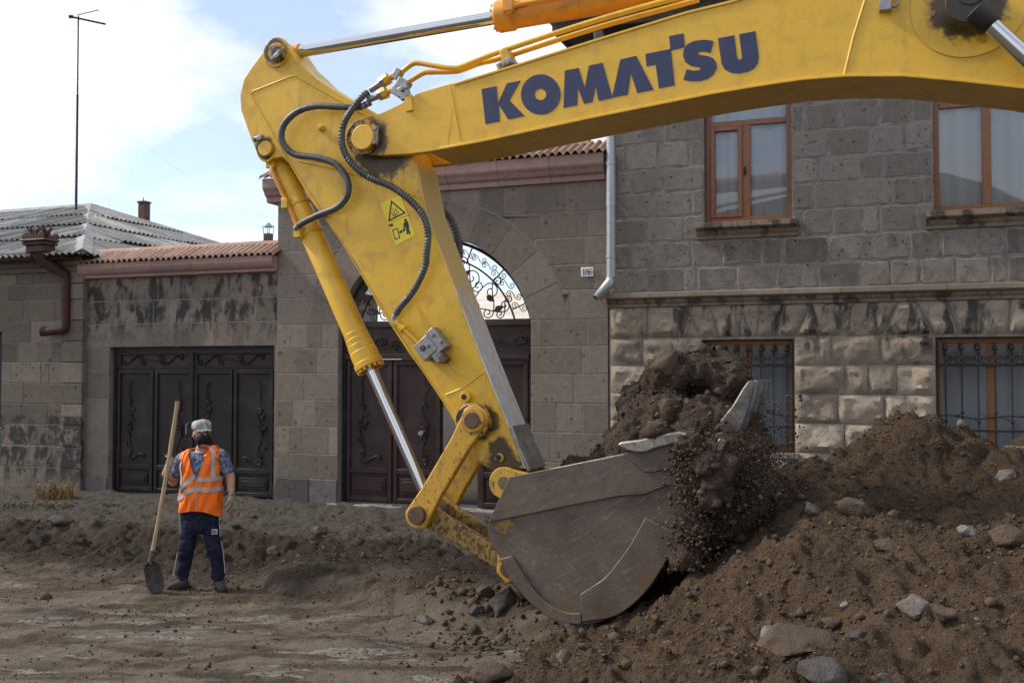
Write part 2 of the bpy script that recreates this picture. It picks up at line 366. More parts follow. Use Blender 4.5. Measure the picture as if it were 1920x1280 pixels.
def rock_mat(name, a, b, dust, amt=.5):
    g = G(name, .88, 0, .3); r = g.rand(); c = g.mix(g.mr(g.noise(5, 8, .66), .33, .68), a, b)
    c = g.mix(g.mr(g.noise(26, 6, .65), .5, .68, 0, .6), c, tint(b, 1.45)); c = g.mix(g.mr(g.vor(34), 0, .22, .5, 0), c, tint(a, .5))
    c = g.mix(g.mr(g.noise(7, 6, .6, g.map(g.co(), loc=(3, 1, 2))), .58-amt*.25, .72-amt*.2, 0, .9), c, dust)
    g.bump(g.math('ADD', g.noise(14, 6, .7), g.math('MULTIPLY', g.noise(80, 4), .5)), .9, .03); return g.out(c)
M['rock_brown'] = rock_mat('rock_brown', (.055, .041, .032), (.098, .075, .058), (.092, .060, .037), .85)
M['rock_grey'] = rock_mat('rock_grey', (.105, .094, .086), (.175, .157, .142), (.105, .07, .045), .75)
M['rock_pale'] = rock_mat('rock_pale', (.17, .16, .152), (.26, .25, .24), (.115, .08, .055), .75)
M['rock_dark'] = rock_mat('rock_dark', (.045, .041, .04), (.085, .078, .074), (.07, .05, .035), .5)
def paint_mat(name, col, pins=(), dirt=.35, chip=.4, rough=.36, thr=.65):
    g = G(name, rough, 0, .5); c = g.mix(g.mr(g.noise(1.6, 5, .6), .35, .7, 0, .35), col, tint(col, .80))
    c = g.mix(g.mr(g.noise(6, 6, .62), .50, .70, 0, dirt), c, (.17, .105, .04))
    scr = g.noise(34, 6, .7, g.map(g.co(), (1, 1, .55), (0, 0, 0), (0, .6, 0))); c = g.mix(g.mr(scr, thr, thr+.045, 0, chip), c, (.055, .035, .02))
    tiny = g.vor(21, g.map(g.co(), (1, .2, 1))); rr = g.xyz(g.vor(21, g.map(g.co(), (1, .2, 1)), out='Color'))[0]
    c = g.mix(g.math('MULTIPLY', g.mr(tiny, .03, .12, .8, 0), g.mr(rr, .52, .54)), c, (.05, .032, .02))
    run = g.noise(5, 6, .65, g.map(g.co(), (2.6, 1, .35))); c = g.mix(g.mr(run, .60, .68, 0, dirt*.65), c, (.13, .082, .035))
    ro = rough
    if pins:
        k = None
        for (p, r0, r1) in pins:
            d = g.near(p, r0, r1); k = d if k is None else g.math('MAXIMUM', k, d)
        nn = g.noise(13, 7, .68); k2 = g.mr(g.math('ADD', k, g.math('SUBTRACT', nn, .62)), .28, .52); c = g.mix(g.math('MULTIPLY', k2, .93), c, (.022, .015, .011)); 
    g.bump(g.math('ADD', g.noise(3.5, 3), g.math('MULTIPLY', g.noise(90, 4), .12)), .10, .012); return g.out(c, g.mr(g.noise(8, 5), .3, .7, rough-.06, rough+.16))
YEL = (.73, .425, .030); ORG = (.72, .30, .03)
M['yellow'] = paint_mat('machine_yellow', YEL)
M['orange_paint'] = paint_mat('cylinder_orange', ORG, (), .4, .3)
M['yellow_link'] = paint_mat('worn_yellow', (.58, .32, .035), (), .85, .95, .5, .58)
M['muddy_link'] = paint_mat('muddy_link', (.36, .215, .055), (), 1.0, .9, .6, .50)
M['navy'] = paint_mat('navy_print', (.020, .028, .085), (), .1, .0, .45)
def scratch_navy():
    m = M['navy']; g = G.__new__(G); g.m = m; g.nt = m.node_tree; g.b = g.nt.nodes['Principled BSDF']; g._tc = None; src = g.b.inputs['Base Color'].links[0].from_socket
    k = g.mr(g.noise(5, 5, .8, g.map(g.map(g.co(), rot=(0, .9, 0)), (.8, 1, 9))), .64, .70, 0, .5); c = g.mix(k, src, (.22, .22, .26)); k = g.mr(g.noise(40, 5, .7), .68, .72, 0, .7); g.put(g.b.inputs['Base Color'], g.mix(k, c, (.45, .3, .1)))
scratch_navy()
def steel_mat():
    g = G('worn_steel', .42, .55, .5); v = g.map(g.co(), (1, 1, 1), (0, 0, 0), (0, .35, 0))
    c = g.mix(g.mr(g.noise(3, 7, .65), .32, .7), (.078, .056, .043), (.145, .108, .082))
    c = g.mix(g.mr(g.noise(6, 5, .75, g.map(g.map(g.co(), rot=(0, .55, 0)), (.9, 1, 9))), .555, .69, 0, .42), c, (.30, .275, .255))
    c = g.mix(g.mr(g.noise(7, 5, .75, g.map(g.map(g.co(), rot=(0, -.75, 0)), (.8, 1, 10), (3, 0, 1))), .56, .69, 0, .40), c, (.27, .245, .225))
    c = g.mix(g.mr(g.noise(7, 7, .7), .60, .72, 0, .55), c, (.12, .055, .022))
    c = g.mix(g.mr(g.noise(16, 5, .75, g.map(g.co(), (1, 1, 1), (7, 0, 2))), .62, .70, 0, .7), c, (.26, .24, .22))
    c = g.mix(g.mr(g.noise(2.6, 6, .68, g.map(g.co(), (1, 1, 1), (1, 5, 3))), .46, .68, 0, .55), c, (.155, .108, .07))
    g.bump(g.math('ADD', g.noise(60, 4, .7), g.math('MULTIPLY', g.noise(5, 3), .8)), .25, .01); return g.out(c, g.mr(g.noise(9, 4), .3, .7, .42, .75), g.mr(g.noise(4, 4), .35, .65, .05, .4))
M['bucket_steel'] = steel_mat()
def wear_mat():
    g = G('scraped_steel', .4, .6, .5); c = g.mix(g.mr(g.noise(30, 6, .7, g.map(g.map(g.co(), rot=(0, .36, 0)), (1, 1, .25))), .35, .68), (.23, .20, .17), (.42, .39, .36))
    c = g.mix(g.mr(g.noise(9, 6, .65), .52, .66, 0, .8), c, (.18, .13, .09)); g.bump(g.noise(70, 5), .25, .005); return g.out(c, None, g.mr(g.noise(6), .3, .6, .3, .75))
M['wear'] = wear_mat()
def strip_mat():      # the arm's inner face: paint at the boom end rubbed to bare steel towards the bucket
    g = G('rubbed_paint', .45, 0, .5); z = g.xyz(g.co())[2]
    k = g.math('ADD', g.mr(z, 2.2, 3.4, 1, 0), g.math('MULTIPLY', g.math('SUBTRACT', g.noise(22, 7, .68, g.map(g.map(g.co(), rot=(0, .36, 0)), (1.4, 1.4, .35))), .5), 2.4)); k = g.mr(k, .42, .58)
    steel = g.mix(g.mr(g.noise(38, 6, .7, g.map(g.map(g.co(), rot=(0, .36, 0)), (1, 1, .22))), .35, .66), (.38, .33, .29), (.70, .65, .60))
    g.bump(g.noise(60, 5), .2, .005); return g.out(g.mix(k, (.60, .40, .13), steel), .45, g.math('MULTIPLY', k, .2))
M['strip'] = strip_mat()
M['tooth'] = plain('ground_steel', (.125, .12, .115), .48, .5, .5, 14, .4, .5)
M['wear_grey'] = plain('wear_plate_steel', (.120, .104, .095), .5, .35, .35, 7, .3, .5)
M['chrome'] = plain('chrome', (.56, .57, .59), .08, 1.0, .02, 3, .0, .5)
M['steel'] = plain('fitting_steel', (.27, .265, .26), .42, .6, .2, 25, .1, .5)
M['rust_pin'] = plain('rusty_pin', (.13, .075, .048), .65, .4, .3, 30, .4, .5)
def greasy(col=(.50, .28, .035)):
    g = G('greasy_yellow', .5, 0, .5); n = g.noise(14, 7, .7); c = g.mix(g.mr(n, .46, .56), col, (.03, .02, .014)); g.bump(n, .3, .008); return g.out(c, g.mr(n, .4, .6, .5, .35))
M['greasy'] = greasy()
M['grease'] = plain('black_grease', (.025, .018, .014), .5, 0, .3, 30, .5, .5)
M['hose'] = plain('hose_rubber', (.066, .069, .073), .5, 0, .25, 15, .15, .5)
M['hose_wire'] = plain('hose_guard', (.13, .13, .128), .42, .4, .25, 15, .1, .5)
M['decal'] = plain('decal_yellow', (.80, .60, .02), .4, 0, .04, 5, .02, .5)
# ------------------------------------------------------------------ ground: trench floor, bank, strip in front of the houses
def front_dist(X, Y): return (13.58-.3724*X-Y)*ct            # metres from the house fronts towards the camera
def base_z(X, Y, fine=True):
    X = np.asarray(X, float); Y = np.asarray(Y, float); n = front_dist(X, Y); s = X*ct-(Y-13.58)*st
    edge = 2.55+.28*fbm(s*.7, s*0+3, oct=4, seed=3)-.35*sstep(-3, 0, s)
    wid = .62+.30*vnoise(s*.6, s*0+8, seed=5)
    z = .25-.07*sstep(.2, edge, n)
    z = z-(.26)*sstep(edge, edge+wid, n)+.07*sstep(edge+wid, edge+wid+1.6, n)
    # raised tongue of loosened soil right of the man, under the bucket
    ln = np.interp(X, [-3.2, -2.5, -1.6, -.75, .1, .7, 1.4, 4], [10.9, 10.25, 9.55, 9.05, 8.2, 7.5, 7.2, 6.5])
    ln = ln+.22*fbm(X*1.3, X*0+1, oct=3, seed=9)
    t = sstep(-.05, .35, Y-ln)*sstep(-2.9, -2.2, X)
    z = np.maximum(z, -.02+.21*t)+.0
    if fine:
        calm = sstep(5.2, 3.2, n)                        # the wheel-rolled floor near the camera is calmer
        z = z+.030*fbm(X*1.5, Y*1.5, oct=3, seed=21)*(.35+.65*calm)
        z = z+.024*np.abs(fbm(X*5, Y*5, oct=4, seed=31))*(.30+.7*calm)*sstep(-.2, .6, n)
        z = z+.016*fbm(X*17, Y*17, oct=3, seed=41)*(.3+.9*calm)*sstep(-.1, .9, n)
        bank = sstep(edge-.25, edge+.15, n)*sstep(edge+wid+.4, edge+wid-.1, n)
        z = z+bank*(.055*fbm(X*4, Y*4, oct=4, seed=51)+.03*fbm(X*13, Y*13, oct=3, seed=52))
        z = z+(1-calm)*(.013*fbm(X*.9+2, Y*4.5, oct=4, seed=61)-.006+.006*np.abs(fbm(X*7, Y*9, oct=3, seed=63)))     # wheel streaks along the street
        for n0, wd, dp in ((4.15, .24, .045), (5.15, .30, .05), (6.55, .26, .035)):
            n0 = n0+.10*vnoise(s*.35, s*0+n0, seed=81); k = np.exp(-((n-n0)/wd)**4)*sstep(.9, -1.2, X); z = z-k*dp*(.7+.3*vnoise(s*.8, s*0+2, seed=82))+k*.012*np.clip(np.sin(s*2*np.pi/.21+2*(n-n0)), -.3, 1)*sstep(-.3, .4, vnoise(s*.9, n*1.5, seed=83))+.022*np.exp(-((np.abs(n-n0)-wd-.08)/.07)**2)*sstep(.9, -1.2, X)*(.4+.6*np.abs(vnoise(s*5, n*5, seed=84)))
        lump = fbm(X*3.1, Y*3.6, oct=4, seed=71); z = z+.05*np.clip(lump-.25, 0, 1)*(.25+.75*calm)
        wall = sstep(.55, .1, n)*(n > -.1); z = z+wall*.03*np.abs(fbm(X*6, Y*6, oct=3, seed=73))
    return z
class RBF:
    def __init__(s, P, smooth=.004):
        P = np.array(P, float); s.c = P[:, :2]; n = len(P)
        A = s.phi(np.linalg.norm(s.c[:, None]-s.c[None], axis=2))+np.eye(n)*smooth
        Q = np.c_[np.ones(n), s.c]; K = np.block([[A, Q], [Q.T, np.zeros((3, 3))]])
        s.w = np.linalg.solve(K, np.r_[P[:, 2], 0, 0, 0])
    @staticmethod
    def phi(r): return np.where(r > 1e-9, r*r*np.log(np.maximum(r, 1e-9)), 0)
    def __call__(s, X, Y):
        X = np.asarray(X, float); sh = X.shape; p = np.c_[X.ravel(), np.asarray(Y, float).ravel()]; out = np.empty(len(p))
        for i in range(0, len(p), 40000):
            q = p[i:i+40000]; r = np.linalg.norm(q[:, None]-s.c[None], axis=2); out[i:i+40000] = s.phi(r)@s.w[:-3]+s.w[-3]+q@s.w[-2:]
        return out.reshape(sh)
def pts(L): return [tuple(at(*q)) for q in L]
PA = pts([(900,1290,7.0),(1000,1245,7.4),(1120,1185,7.8),(1230,1120,8.1),(1290,1070,8.2),(1400,990,8.3),(1465,930,8.4),(1500,905,8.2),(1560,925,7.6),(1640,970,7.0),
  (1750,1000,6.8),(1850,988,6.6),(1920,975,6.5),(1300,1150,7.0),(1400,1100,6.9),(1500,1050,6.8),(1200,1230,6.5),(1300,1280,5.8),(1500,1200,5.8),(1600,1100,6.2),(1700,1150,5.6),
  (1800,1085,5.9),(1900,1100,5.6),(1700,1280,4.8),(1900,1280,4.6),(1500,1280,5.0),(1100,1280,6.4),(1420,1010,7.5),(1500,980,7.3)])
PA += [(2.2,8.6,.5),(3.0,7.9,.5),(3.7,7.5,.6),(1.75,9.1,.45),(1.0,9.3,-.05),(.4,8.9,-.1),(4.4,6.4,1.2),(4.3,5.2,1.0),(4.6,4.0,.7),(3.2,3.4,.35),(1.8,3.8,.18),(.9,4.6,.02),(0,5.4,-.1),(-.6,6.6,-.12),
       (2.0,2.3,-.3),(4.5,2.5,-.2),(.2,3.4,-.35),(6,5,.3),(6,7,.5),(-1,8,-.2),(2.4,10,-.1),(4.2,9,.4),(6.2,9,-.3),(0,10,-.3)]
PB = pts([(1470,890,9.2),(1490,872,9.3),(1545,862,9.3),(1600,833,9.3),(1650,795,9.3),(1690,783,9.3),(1725,783,9.3),(1790,812,9.3),(1850,838,9.2),(1920,864,9.1),(1990,880,9.0),
  (1700,900,8.6),(1750,960,8.0),(1600,900,8.7),(1850,930,8.2),(1920,940,8.1),(1540,905,8.8),(1660,985,7.8),(1480,930,8.7)])
PB += [(4.0,10.4,.9),(3.2,10.4,.8),(2.7,10.1,.7),(2.2,9.9,.35),(1.9,9.6,.25),(5.0,9.9,.7),(5.9,9.0,.3),(4.2,11.0,.2),(3.2,11.2,.1),(1.6,9.2,.1),(1.5,10.4,-.2),(6.5,10,-.2),(5.5,11,-.2),(2.5,11.3,-.2),(2.0,7.6,.3),(3.3,7.0,.5),(4.6,7.0,.5),(5.8,7.6,.3),(6.6,8,-.1)]
rA, rB = RBF(PA), RBF(PB)
def rough_soil(X, Y, seed):
    r = .05*fbm(X*1.9, Y*1.9, oct=3, seed=seed)+.055*np.abs(fbm(X*4.3, Y*4.3, oct=4, seed=seed+1))-.02
    r = r+.024*fbm(X*11, Y*11, oct=3, seed=seed+2)+.013*np.abs(fbm(X*27, Y*27, oct=2, seed=seed+3))
    lump = fbm(X*6.3, Y*6.3, oct=3, seed=seed+4); rg = 1-np.abs(fbm(X*2.4+7, Y*2.4, oct=3, seed=seed+6)); fine = np.abs(fbm(X*9+3, Y*9, oct=3, seed=seed+8)); return r+.045*np.clip(lump-.25, 0, 1)+.06*(rg-.6)+.030*(fine-.3)+.016*fbm(X*19, Y*19, oct=2, seed=seed+9)
def zA(X, Y): return rA(X, Y)+rough_soil(X, Y, 100)
def zB(X, Y): return rB(X, Y)+rough_soil(X, Y, 140)
def grid_mesh(name, xs, ys, fz, keep=None):
    X, Y = np.meshgrid(xs, ys); Z = fz(X, Y); V = np.c_[X.ravel(), Y.ravel(), Z.ravel()]; nx = len(xs)
    i, j = np.meshgrid(np.arange(len(xs)-1), np.arange(len(ys)-1)); a = (j*nx+i).ravel(); F = np.c_[a, a+1, a+nx+1, a+nx]
    if keep is not None:
        k = keep(X, Y, Z).ravel(); F = F[k[F].any(axis=1)]; u, inv = np.unique(F, return_inverse=True); V = V[u]; F = inv.reshape(F.shape)
    me = npmesh(name, V, F); me.polygons.foreach_set('use_smooth', [True]*len(me.polygons)); return me
xs = np.r_[[-900, -400, -150, -60, -30, -18, -13], np.arange(-10, 7.0, .030), [8, 10, 14, 20, 40, 90, 250, 900]]
ys = np.r_[[-900, -300, -100, -40, -15, -6, -1, 2, 3.5, 5], np.arange(6.2, 17.4, .030), [18.5, 20, 24, 30, 50, 120, 400, 1200]]
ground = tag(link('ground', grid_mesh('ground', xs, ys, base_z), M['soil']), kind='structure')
ga, gb = np.arange(-1.2, 6.4, .022), np.arange(2.4, 10.2, .022)
moundA = link('soil_mound', grid_mesh('front_mound', ga, gb, zA, lambda X, Y, Z: Z > base_z(X, Y, False)-.10), M['mound'])
tag(moundA, 'wide brown heap of dug soil in the foreground under the loaded bucket', 'soil heap')
ga, gb = np.arange(1.4, 6.8, .026), np.arange(7.2, 11.5, .026)
moundB = link('soil_mound', grid_mesh('back_mound', ga, gb, zB, lambda X, Y, Z: Z > base_z(X, Y, False)-.10), M['mound'])
tag(moundB, 'tall peaked soil heap in front of the right-hand barred window', 'soil heap')
def top_z(x, y):
    x = np.atleast_1d(np.asarray(x, float)); y = np.atleast_1d(np.asarray(y, float)); z = base_z(x, y); z = np.where((x > -1.2) & (x < 6.4) & (y > 2.4) & (y < 10.2), np.maximum(z, zA(x, y)), z)
    return np.where((x > 1.4) & (x < 6.8) & (y > 7.2) & (y < 11.5), np.maximum(z, zB(x, y)), z)
def hit(px, py):
    """where the line of sight through a photo pixel meets the ground"""
    r = ray(px, py); ts = np.linspace(3.6, 15.6, 700); P = np.array(CAM)[None]+np.array(r)[None]*ts[:, None]; d = P[:, 2]-top_z(P[:, 0], P[:, 1]); k = np.argmax(d < 0); return Vector(P[k])
# ------------------------------------------------------------------ house fronts along the street (local frame: x along, y back, z up)
def frame_thing(name, label, cat, x=0.0):
    o = empty(name, F0+UX*x, -TH); tag(o, label, cat); o['_x'] = x; return o
def inset(poly, d):
    cx = sum(p[0] for p in poly)/len(poly); cz = sum(p[1] for p in poly)/len(poly); out = []
    n = len(poly)
    for i in range(n):
        a, b, c = Vector(poly[i-1]), Vector(poly[i]), Vector(poly[(i+1)%n]); e1 = (b-a); e2 = (c-b)
        n1 = Vector((-e1.y, e1.x)).normalized() if e1.length > 1e-6 else Vector((0, 0)); n2 = Vector((-e2.y, e2.x)).normalized() if e2.length > 1e-6 else Vector((0, 0))
        m = n1+n2; m = m.normalized() if m.length > 1e-6 else n1; q = b+m*d; out.append((q.x, q.y))
    return out
def ccw(poly):
    a = sum(poly[i][0]*poly[(i+1)%len(poly)][1]-poly[(i+1)%len(poly)][0]*poly[i][1] for i in range(len(poly))); return poly if a > 0 else poly[::-1]
def slab(poly, proud, bev, mat, parent, x0=0., name='stone', y=0., tilt=.003, ring=None):
    poly = ccw([(p[0]-x0, p[1]) for p in poly]); n = len(poly); q = inset(poly, bev)
    t = R.uniform(-tilt, tilt); cx = sum(p[0] for p in poly)/n
    V = [(a, y+.03, b) for a, b in poly]+[(a, y-proud+bev*.8, b) for a, b in poly]+[(a, y-proud+t*(a-cx), b) for a, b in q]
    F = [(i, (i+1)%n, n+(i+1)%n, n+i) for i in range(n)]+[(n+i, n+(i+1)%n, 2*n+(i+1)%n, 2*n+i) for i in range(n)]+[tuple(range(2*n, 3*n))]
    mb = MB(); mb.add(V, F); o = mb.build(name, mat, parent, smooth=False)
    if ring:
        o.data.materials.append(ring)
        for k in range(n, 2*n): o.data.polygons[k].material_index = 1
    return o
def courses(s0, s1, zs, wmin, wmax, openings, rng, mind=.12):
    cells = []; prev = []
    for z0, z1 in zip(zs[:-1], zs[1:]):
        cuts = [s0]
        while True:
            wv = rng.uniform(wmin, wmax)
            if rng.random() < .18: wv *= .5
            x = cuts[-1]+wv
            if any(abs(x-p) < .07 for p in prev): x += .1
            if x > s1-wmin*.5: break
            cuts.append(x)
        cuts.append(s1); prev = cuts[1:-1]
        bl = [o for o in openings if o[2] < z1-.02 and o[3] > z0+.02]
        cs = list(cuts)
        for o in bl:
            cs = [c for c in cs if not (o[0]-mind < c < o[0]+mind or o[1]-mind < c < o[1]+mind)] + [c for c in (o[0], o[1]) if s0 < c < s1]
        if s0 not in cs: cs.append(s0)
        if s1 not in cs: cs.append(s1)
        cs = sorted(set(cs))
        for a, b in zip(cs[:-1], cs[1:]):
            m = (a+b)/2; zz0, zz1 = z0, z1; skip = False
            for o in bl:
                if o[0] < m < o[1]:
                    if o[2] > z0+.05: zz1 = min(zz1, o[2])
                    elif o[3] < z1-.05: zz0 = max(zz0, o[3])
                    else: skip = True
            if not skip and b-a > .03 and zz1-zz0 > .03: cells.append((a, b, zz0, zz1))
    return cells
def wall_core(mb, x0, x1, z0, z1, y0, y1, openings):
    X = sorted({x0, x1, *[o[0] for o in openings], *[o[1] for o in openings]}); Z = sorted({z0, z1, *[o[2] for o in openings], *[o[3] for o in openings]})
    X = [x for x in X if x0 <= x <= x1]; Z = [z for z in Z if z0 <= z <= z1]
    for a, b in zip(X[:-1], X[1:]):
        run = None
        for c, d in zip(Z[:-1], Z[1:]):
            m, k = (a+b)/2, (c+d)/2; inside = any(o[0] < m < o[1] and o[2] < k < o[3] for o in openings)
            if inside:
                if run: mb.box(a, b, y0, y1, *run)
                run = None
            else: run = (run[0] if run else c, d)
        if run: mb.box(a, b, y0, y1, *run)
    return mb
def shift(openings, x): return [(o[0]-x, o[1]-x, o[2], o[3]) for o in openings]
def spiral(c, r, turns, a0, sgn=1, n=22, r_end=.15):
    P = []
    for i in range(n+1):
        t = i/n; rr = r*(1-(1-r_end)*t); a = a0+sgn*t*turns*2*math.pi; P.append((c[0]+rr*math.cos(a), c[1]+rr*math.sin(a)))
    return P
def sscroll(p0, p1, r0, r1, bulge=.25, flip=1):
    """an S scroll: spiral round p0, stem, spiral round p1 (2D)"""
    a, b = Vector(p0), Vector(p1); d = (b-a); L_ = d.length; d = d/L_; n = Vector((-d.y, d.x))*flip; ph = math.atan2(n.y, n.x); P = []
    for i in range(21):
        t = i/20; an = ph+flip*(1-t)*1.25*2*math.pi; rr = r0*(.18+.82*t); P.append((a.x+rr*math.cos(an), a.y+rr*math.sin(an)))
    e0, e1 = a+n*r0, b-n*r1; c0, c1 = e0+d*L_*.38, e1-d*L_*.38
    for t in np.linspace(.1, .9, 9): q = e0*(1-t)**3+c0*3*t*(1-t)**2+c1*3*t*t*(1-t)+e1*t**3; P.append((q.x, q.y))
    for i in range(21):
        t = i/20; an = ph+math.pi+flip*t*1.25*2*math.pi; rr = r1*(1-.82*t); P.append((b.x+rr*math.cos(an), b.y+rr*math.sin(an)))
    return P
def iron(mb, P2, y, r, seg=5): mb.tube([(p[0], y, p[1]) for p in P2], r, seg)
def leaf(mb, c, L_, ang, y, wd=.35):
    pr = [(0, 0), (.3, wd*.5), (.62, wd*.42), (1, 0), (.62, -wd*.42), (.3, -wd*.5)]; ca, sa = math.cos(ang), math.sin(ang)
    mb.prism([(c[0]+(u*ca-v*sa)*L_, c[1]+(u*sa+v*ca)*L_) for u, v in pr], y-.006, y+.006)
ZG = .24                                             # level of the strip in front of the doors
# ================================================================== gateway wall with the arched gate
xg0, xg1 = fs(521, 450), fs(1140, 450)
zgT = fc(1140, 338)[1]
gw = frame_thing('gateway_wall', 'grey stone gateway wall with an arched opening and tiled coping', 'wall', (xg0+xg1)/2); GX = gw['_x']
aL, aR = fs(634, 760), fs(996, 760); aC = (aL+aR)/2; aH = (aR-aL)/2
zSp = fc(995, 600)[1]; rise = 1.2; RA = (aH*aH+rise*rise)/(2*rise); zC = zSp+rise-RA; WT = .46
def arc(r, n, zmin=None, full=True):
    a0 = math.asin(max(-1, min(1, (zSp-zC)/r))); return [(aC+r*math.cos(a0+(math.pi-2*a0)*i/n), zC+r*math.sin(a0+(math.pi-2*a0)*i/n)) for i in range(n+1)]
mb = MB(); mb.box(xg0-GX, aL-GX, 0, WT, -.3, zSp); mb.box(aR-GX, xg1-GX, 0, WT, -.3, zSp)
top = [(p[0]-GX, p[1]) for p in arc(RA, 28)]; mb.prism(top+[(xg0-GX, zSp), (xg0-GX, zgT), (xg1-GX, zgT), (xg1-GX, zSp)], 0, WT)
mb.build('core', M['mortar_dark'], gw, smooth=False)
rng = random.Random(5)
zs = [ZG-.1, .62+.0, .98, 1.38, 1.77, 2.16, 2.53, zSp, 3.28, 3.62, 3.98, 4.33, zgT]
RV = RA+.52
cells = courses(xg0, xg1, zs, .34, .72, [(aL, aR, -1, zSp)], rng)
def arch_clip(c, g):
    a, b, z0, z1 = c[0]+g, c[1]-g, c[2]+g, c[3]-g; P = []
    for (p, q) in (((a, z0), (b, z0)), ((b, z0), (b, z1)), ((b, z1), (a, z1)), ((a, z1), (a, z0))):
        for k in range(7): P.append((p[0]+(q[0]-p[0])*k/7, p[1]+(q[1]-p[1])*k/7))
    ins = [math.hypot(p[0]-aC, p[1]-zC) < RV+g for p in P]
    if z1 < zSp+.02 or not any(ins): return [(a, z0), (b, z0), (b, z1), (a, z1)]
    if all(ins): return None
    cx = (a+b)/2; cz = (z0+z1)/2
    Q = []
    for p, i in zip(P, ins):
        if i:
            dx, dz = p[0]-aC, p[1]-zC; L_ = math.hypot(dx, dz)
            # slide along the block's own course outwards where that is possible, else radially
            h = RV+g; p2 = (aC+dx/L_*h, zC+dz/L_*h)
            if not (a-1e-6 <= p2[0] <= b+1e-6 and z0-1e-6 <= p2[1] <= z1+1e-6):
                if abs(dz) < h and a <= aC+math.copysign(math.sqrt(h*h-dz*dz), cx-aC) <= b: p2 = (aC+math.copysign(math.sqrt(h*h-dz*dz), cx-aC), p[1])
                elif abs(dx) < h and z0 <= zC+math.sqrt(h*h-dx*dx) <= z1: p2 = (p[0], zC+math.sqrt(h*h-dx*dx))
                else: continue
            p = p2
        if not Q or math.hypot(p[0]-Q[-1][0], p[1]-Q[-1][1]) > .012: Q.append(p)
    if len(Q) < 3: return None
    ar = abs(sum(Q[i][0]*Q[(i+1)%len(Q)][1]-Q[(i+1)%len(Q)][0]*Q[i][1] for i in range(len(Q))))/2
    return Q if ar > .006 else None
for c in cells:
    low = c[2] < .5
    P = arch_clip(c, .004)
    if P: slab(P, .035 if low else rng.uniform(.006, .009), .012 if low else .007, M['basalt'] if low else M['tuff_wall'], gw, GX, ring=None if low else M['joint_pale'])
nv = 11; a0 = math.asin((zSp-zC)/RV)
a1 = math.asin((zSp-zC)/RA); aa = min(a0, a1)
for k in range(nv):
    t0 = aa+(math.pi-2*aa)*k/nv+.003; t1 = aa+(math.pi-2*aa)*(k+1)/nv-.003
    P = [(aC+RA*math.cos(t), zC+RA*math.sin(t)) for t in np.linspace(t0, t1, 6)]+[(aC+(RV-.002)*math.cos(t), zC+(RV-.002)*math.sin(t)) for t in np.linspace(t1, t0, 6)]
    P = [(x, max(z, zSp+.003)) for x, z in P]; slab(P, rng.uniform(.007, .010), .007, M['tuff_wall'], gw, GX, ring=M['joint_pale'])
# moulded pink cornice and tile coping
def coping(parent, X0, x0, x1, zb, h, proj, n_sections):
    zt = zb+h; prof = [(.0, zb), (-.05, zb+.01), (-.06, zb+.22*h), (-.10, zb+.30*h), (-.13, zb+.45*h), (-proj+.01, zb+.55*h), (-proj, zb+.62*h), (-proj, zt), (WT+.05, zt), (WT+.05, zb)]
    L_ = (x1-x0)/n_sections
    for k in range(n_sections):
        mb = MB(); mb.sweepx(prof, x0+k*L_-X0+.003, x0+(k+1)*L_-X0-.003); mb.build('cornice_block', M['pink_coping'], parent, smooth=False)
    # barrel tiles: ridge along the middle of the wall, one long pantile down each side
    pitch = .108; n = int((x1-x0+.1)/pitch); yr = WT/2; ze = zt+.02; zr = zt+.235; yf = -proj-.035
    def tile(y_e, sgn):
        mb = MB(); V = []; m = 10
        sec = [(-.5, -.010), (-.40, .0), (-.30, .018), (-.17, .032), (-.03, .037), (.11, .032), (.24, .018), (.34, .0), (.44, -.010), (.56, -.011)]
        for (u, t) in ((0, 0), (.96, 0)):
            for x, z in sec: V.append((x*pitch, y_e+(yr-y_e)*u, ze+(zr-ze)*u+z))
        for (u, t) in ((0, 0), (.96, 0)):
            for x, z in sec: V.append((x*pitch, y_e+(yr-y_e)*u, ze+(zr-ze)*u+z-.016))
        F = [(i, i+1, m+i+1, m+i) for i in range(m-1)]+[(2*m+i, 3*m+i, 3*m+i+1, 2*m+i+1) for i in range(m-1)]+[(i, 2*m+i, 2*m+i+1, i+1) for i in range(m-1)]+[(m+i, m+i+1, 3*m+i+1, 3*m+i) for i in range(m-1)]
        mb.add(V, F); return mb.mesh('tile', True, 50)
    mf, mbk = tile(yf, 1), tile(WT+proj+.05, -1)
    for k in range(n):
        for me, nm in ((mf, 'tile'), (mbk, 'tile')):
            o = link(nm, me, M['tile'], parent); o.location = (x0-X0-.03+(k+.5)*pitch, R.uniform(-.012, .006), R.uniform(-.006, .006)); o.rotation_euler = (0, 0, R.uniform(-.012, .012))
    mr_ = MB(); secr = [(yr+.085*math.cos(a), zr-.03+.07*math.sin(a)) for a in np.linspace(0, math.pi, 9)]
    m = int((x1-x0)/.33)
    for k in range(m):
        q = MB(); q.sweepx(secr, x0-X0+k*.33, x0-X0+k*.33+.345); o = q.build('ridge_tile', M['tile'], parent); o.location.z = .004*(k % 2)
coping(gw, GX, xg0-.17, xg1-.02, zgT, .34, .17, 7)
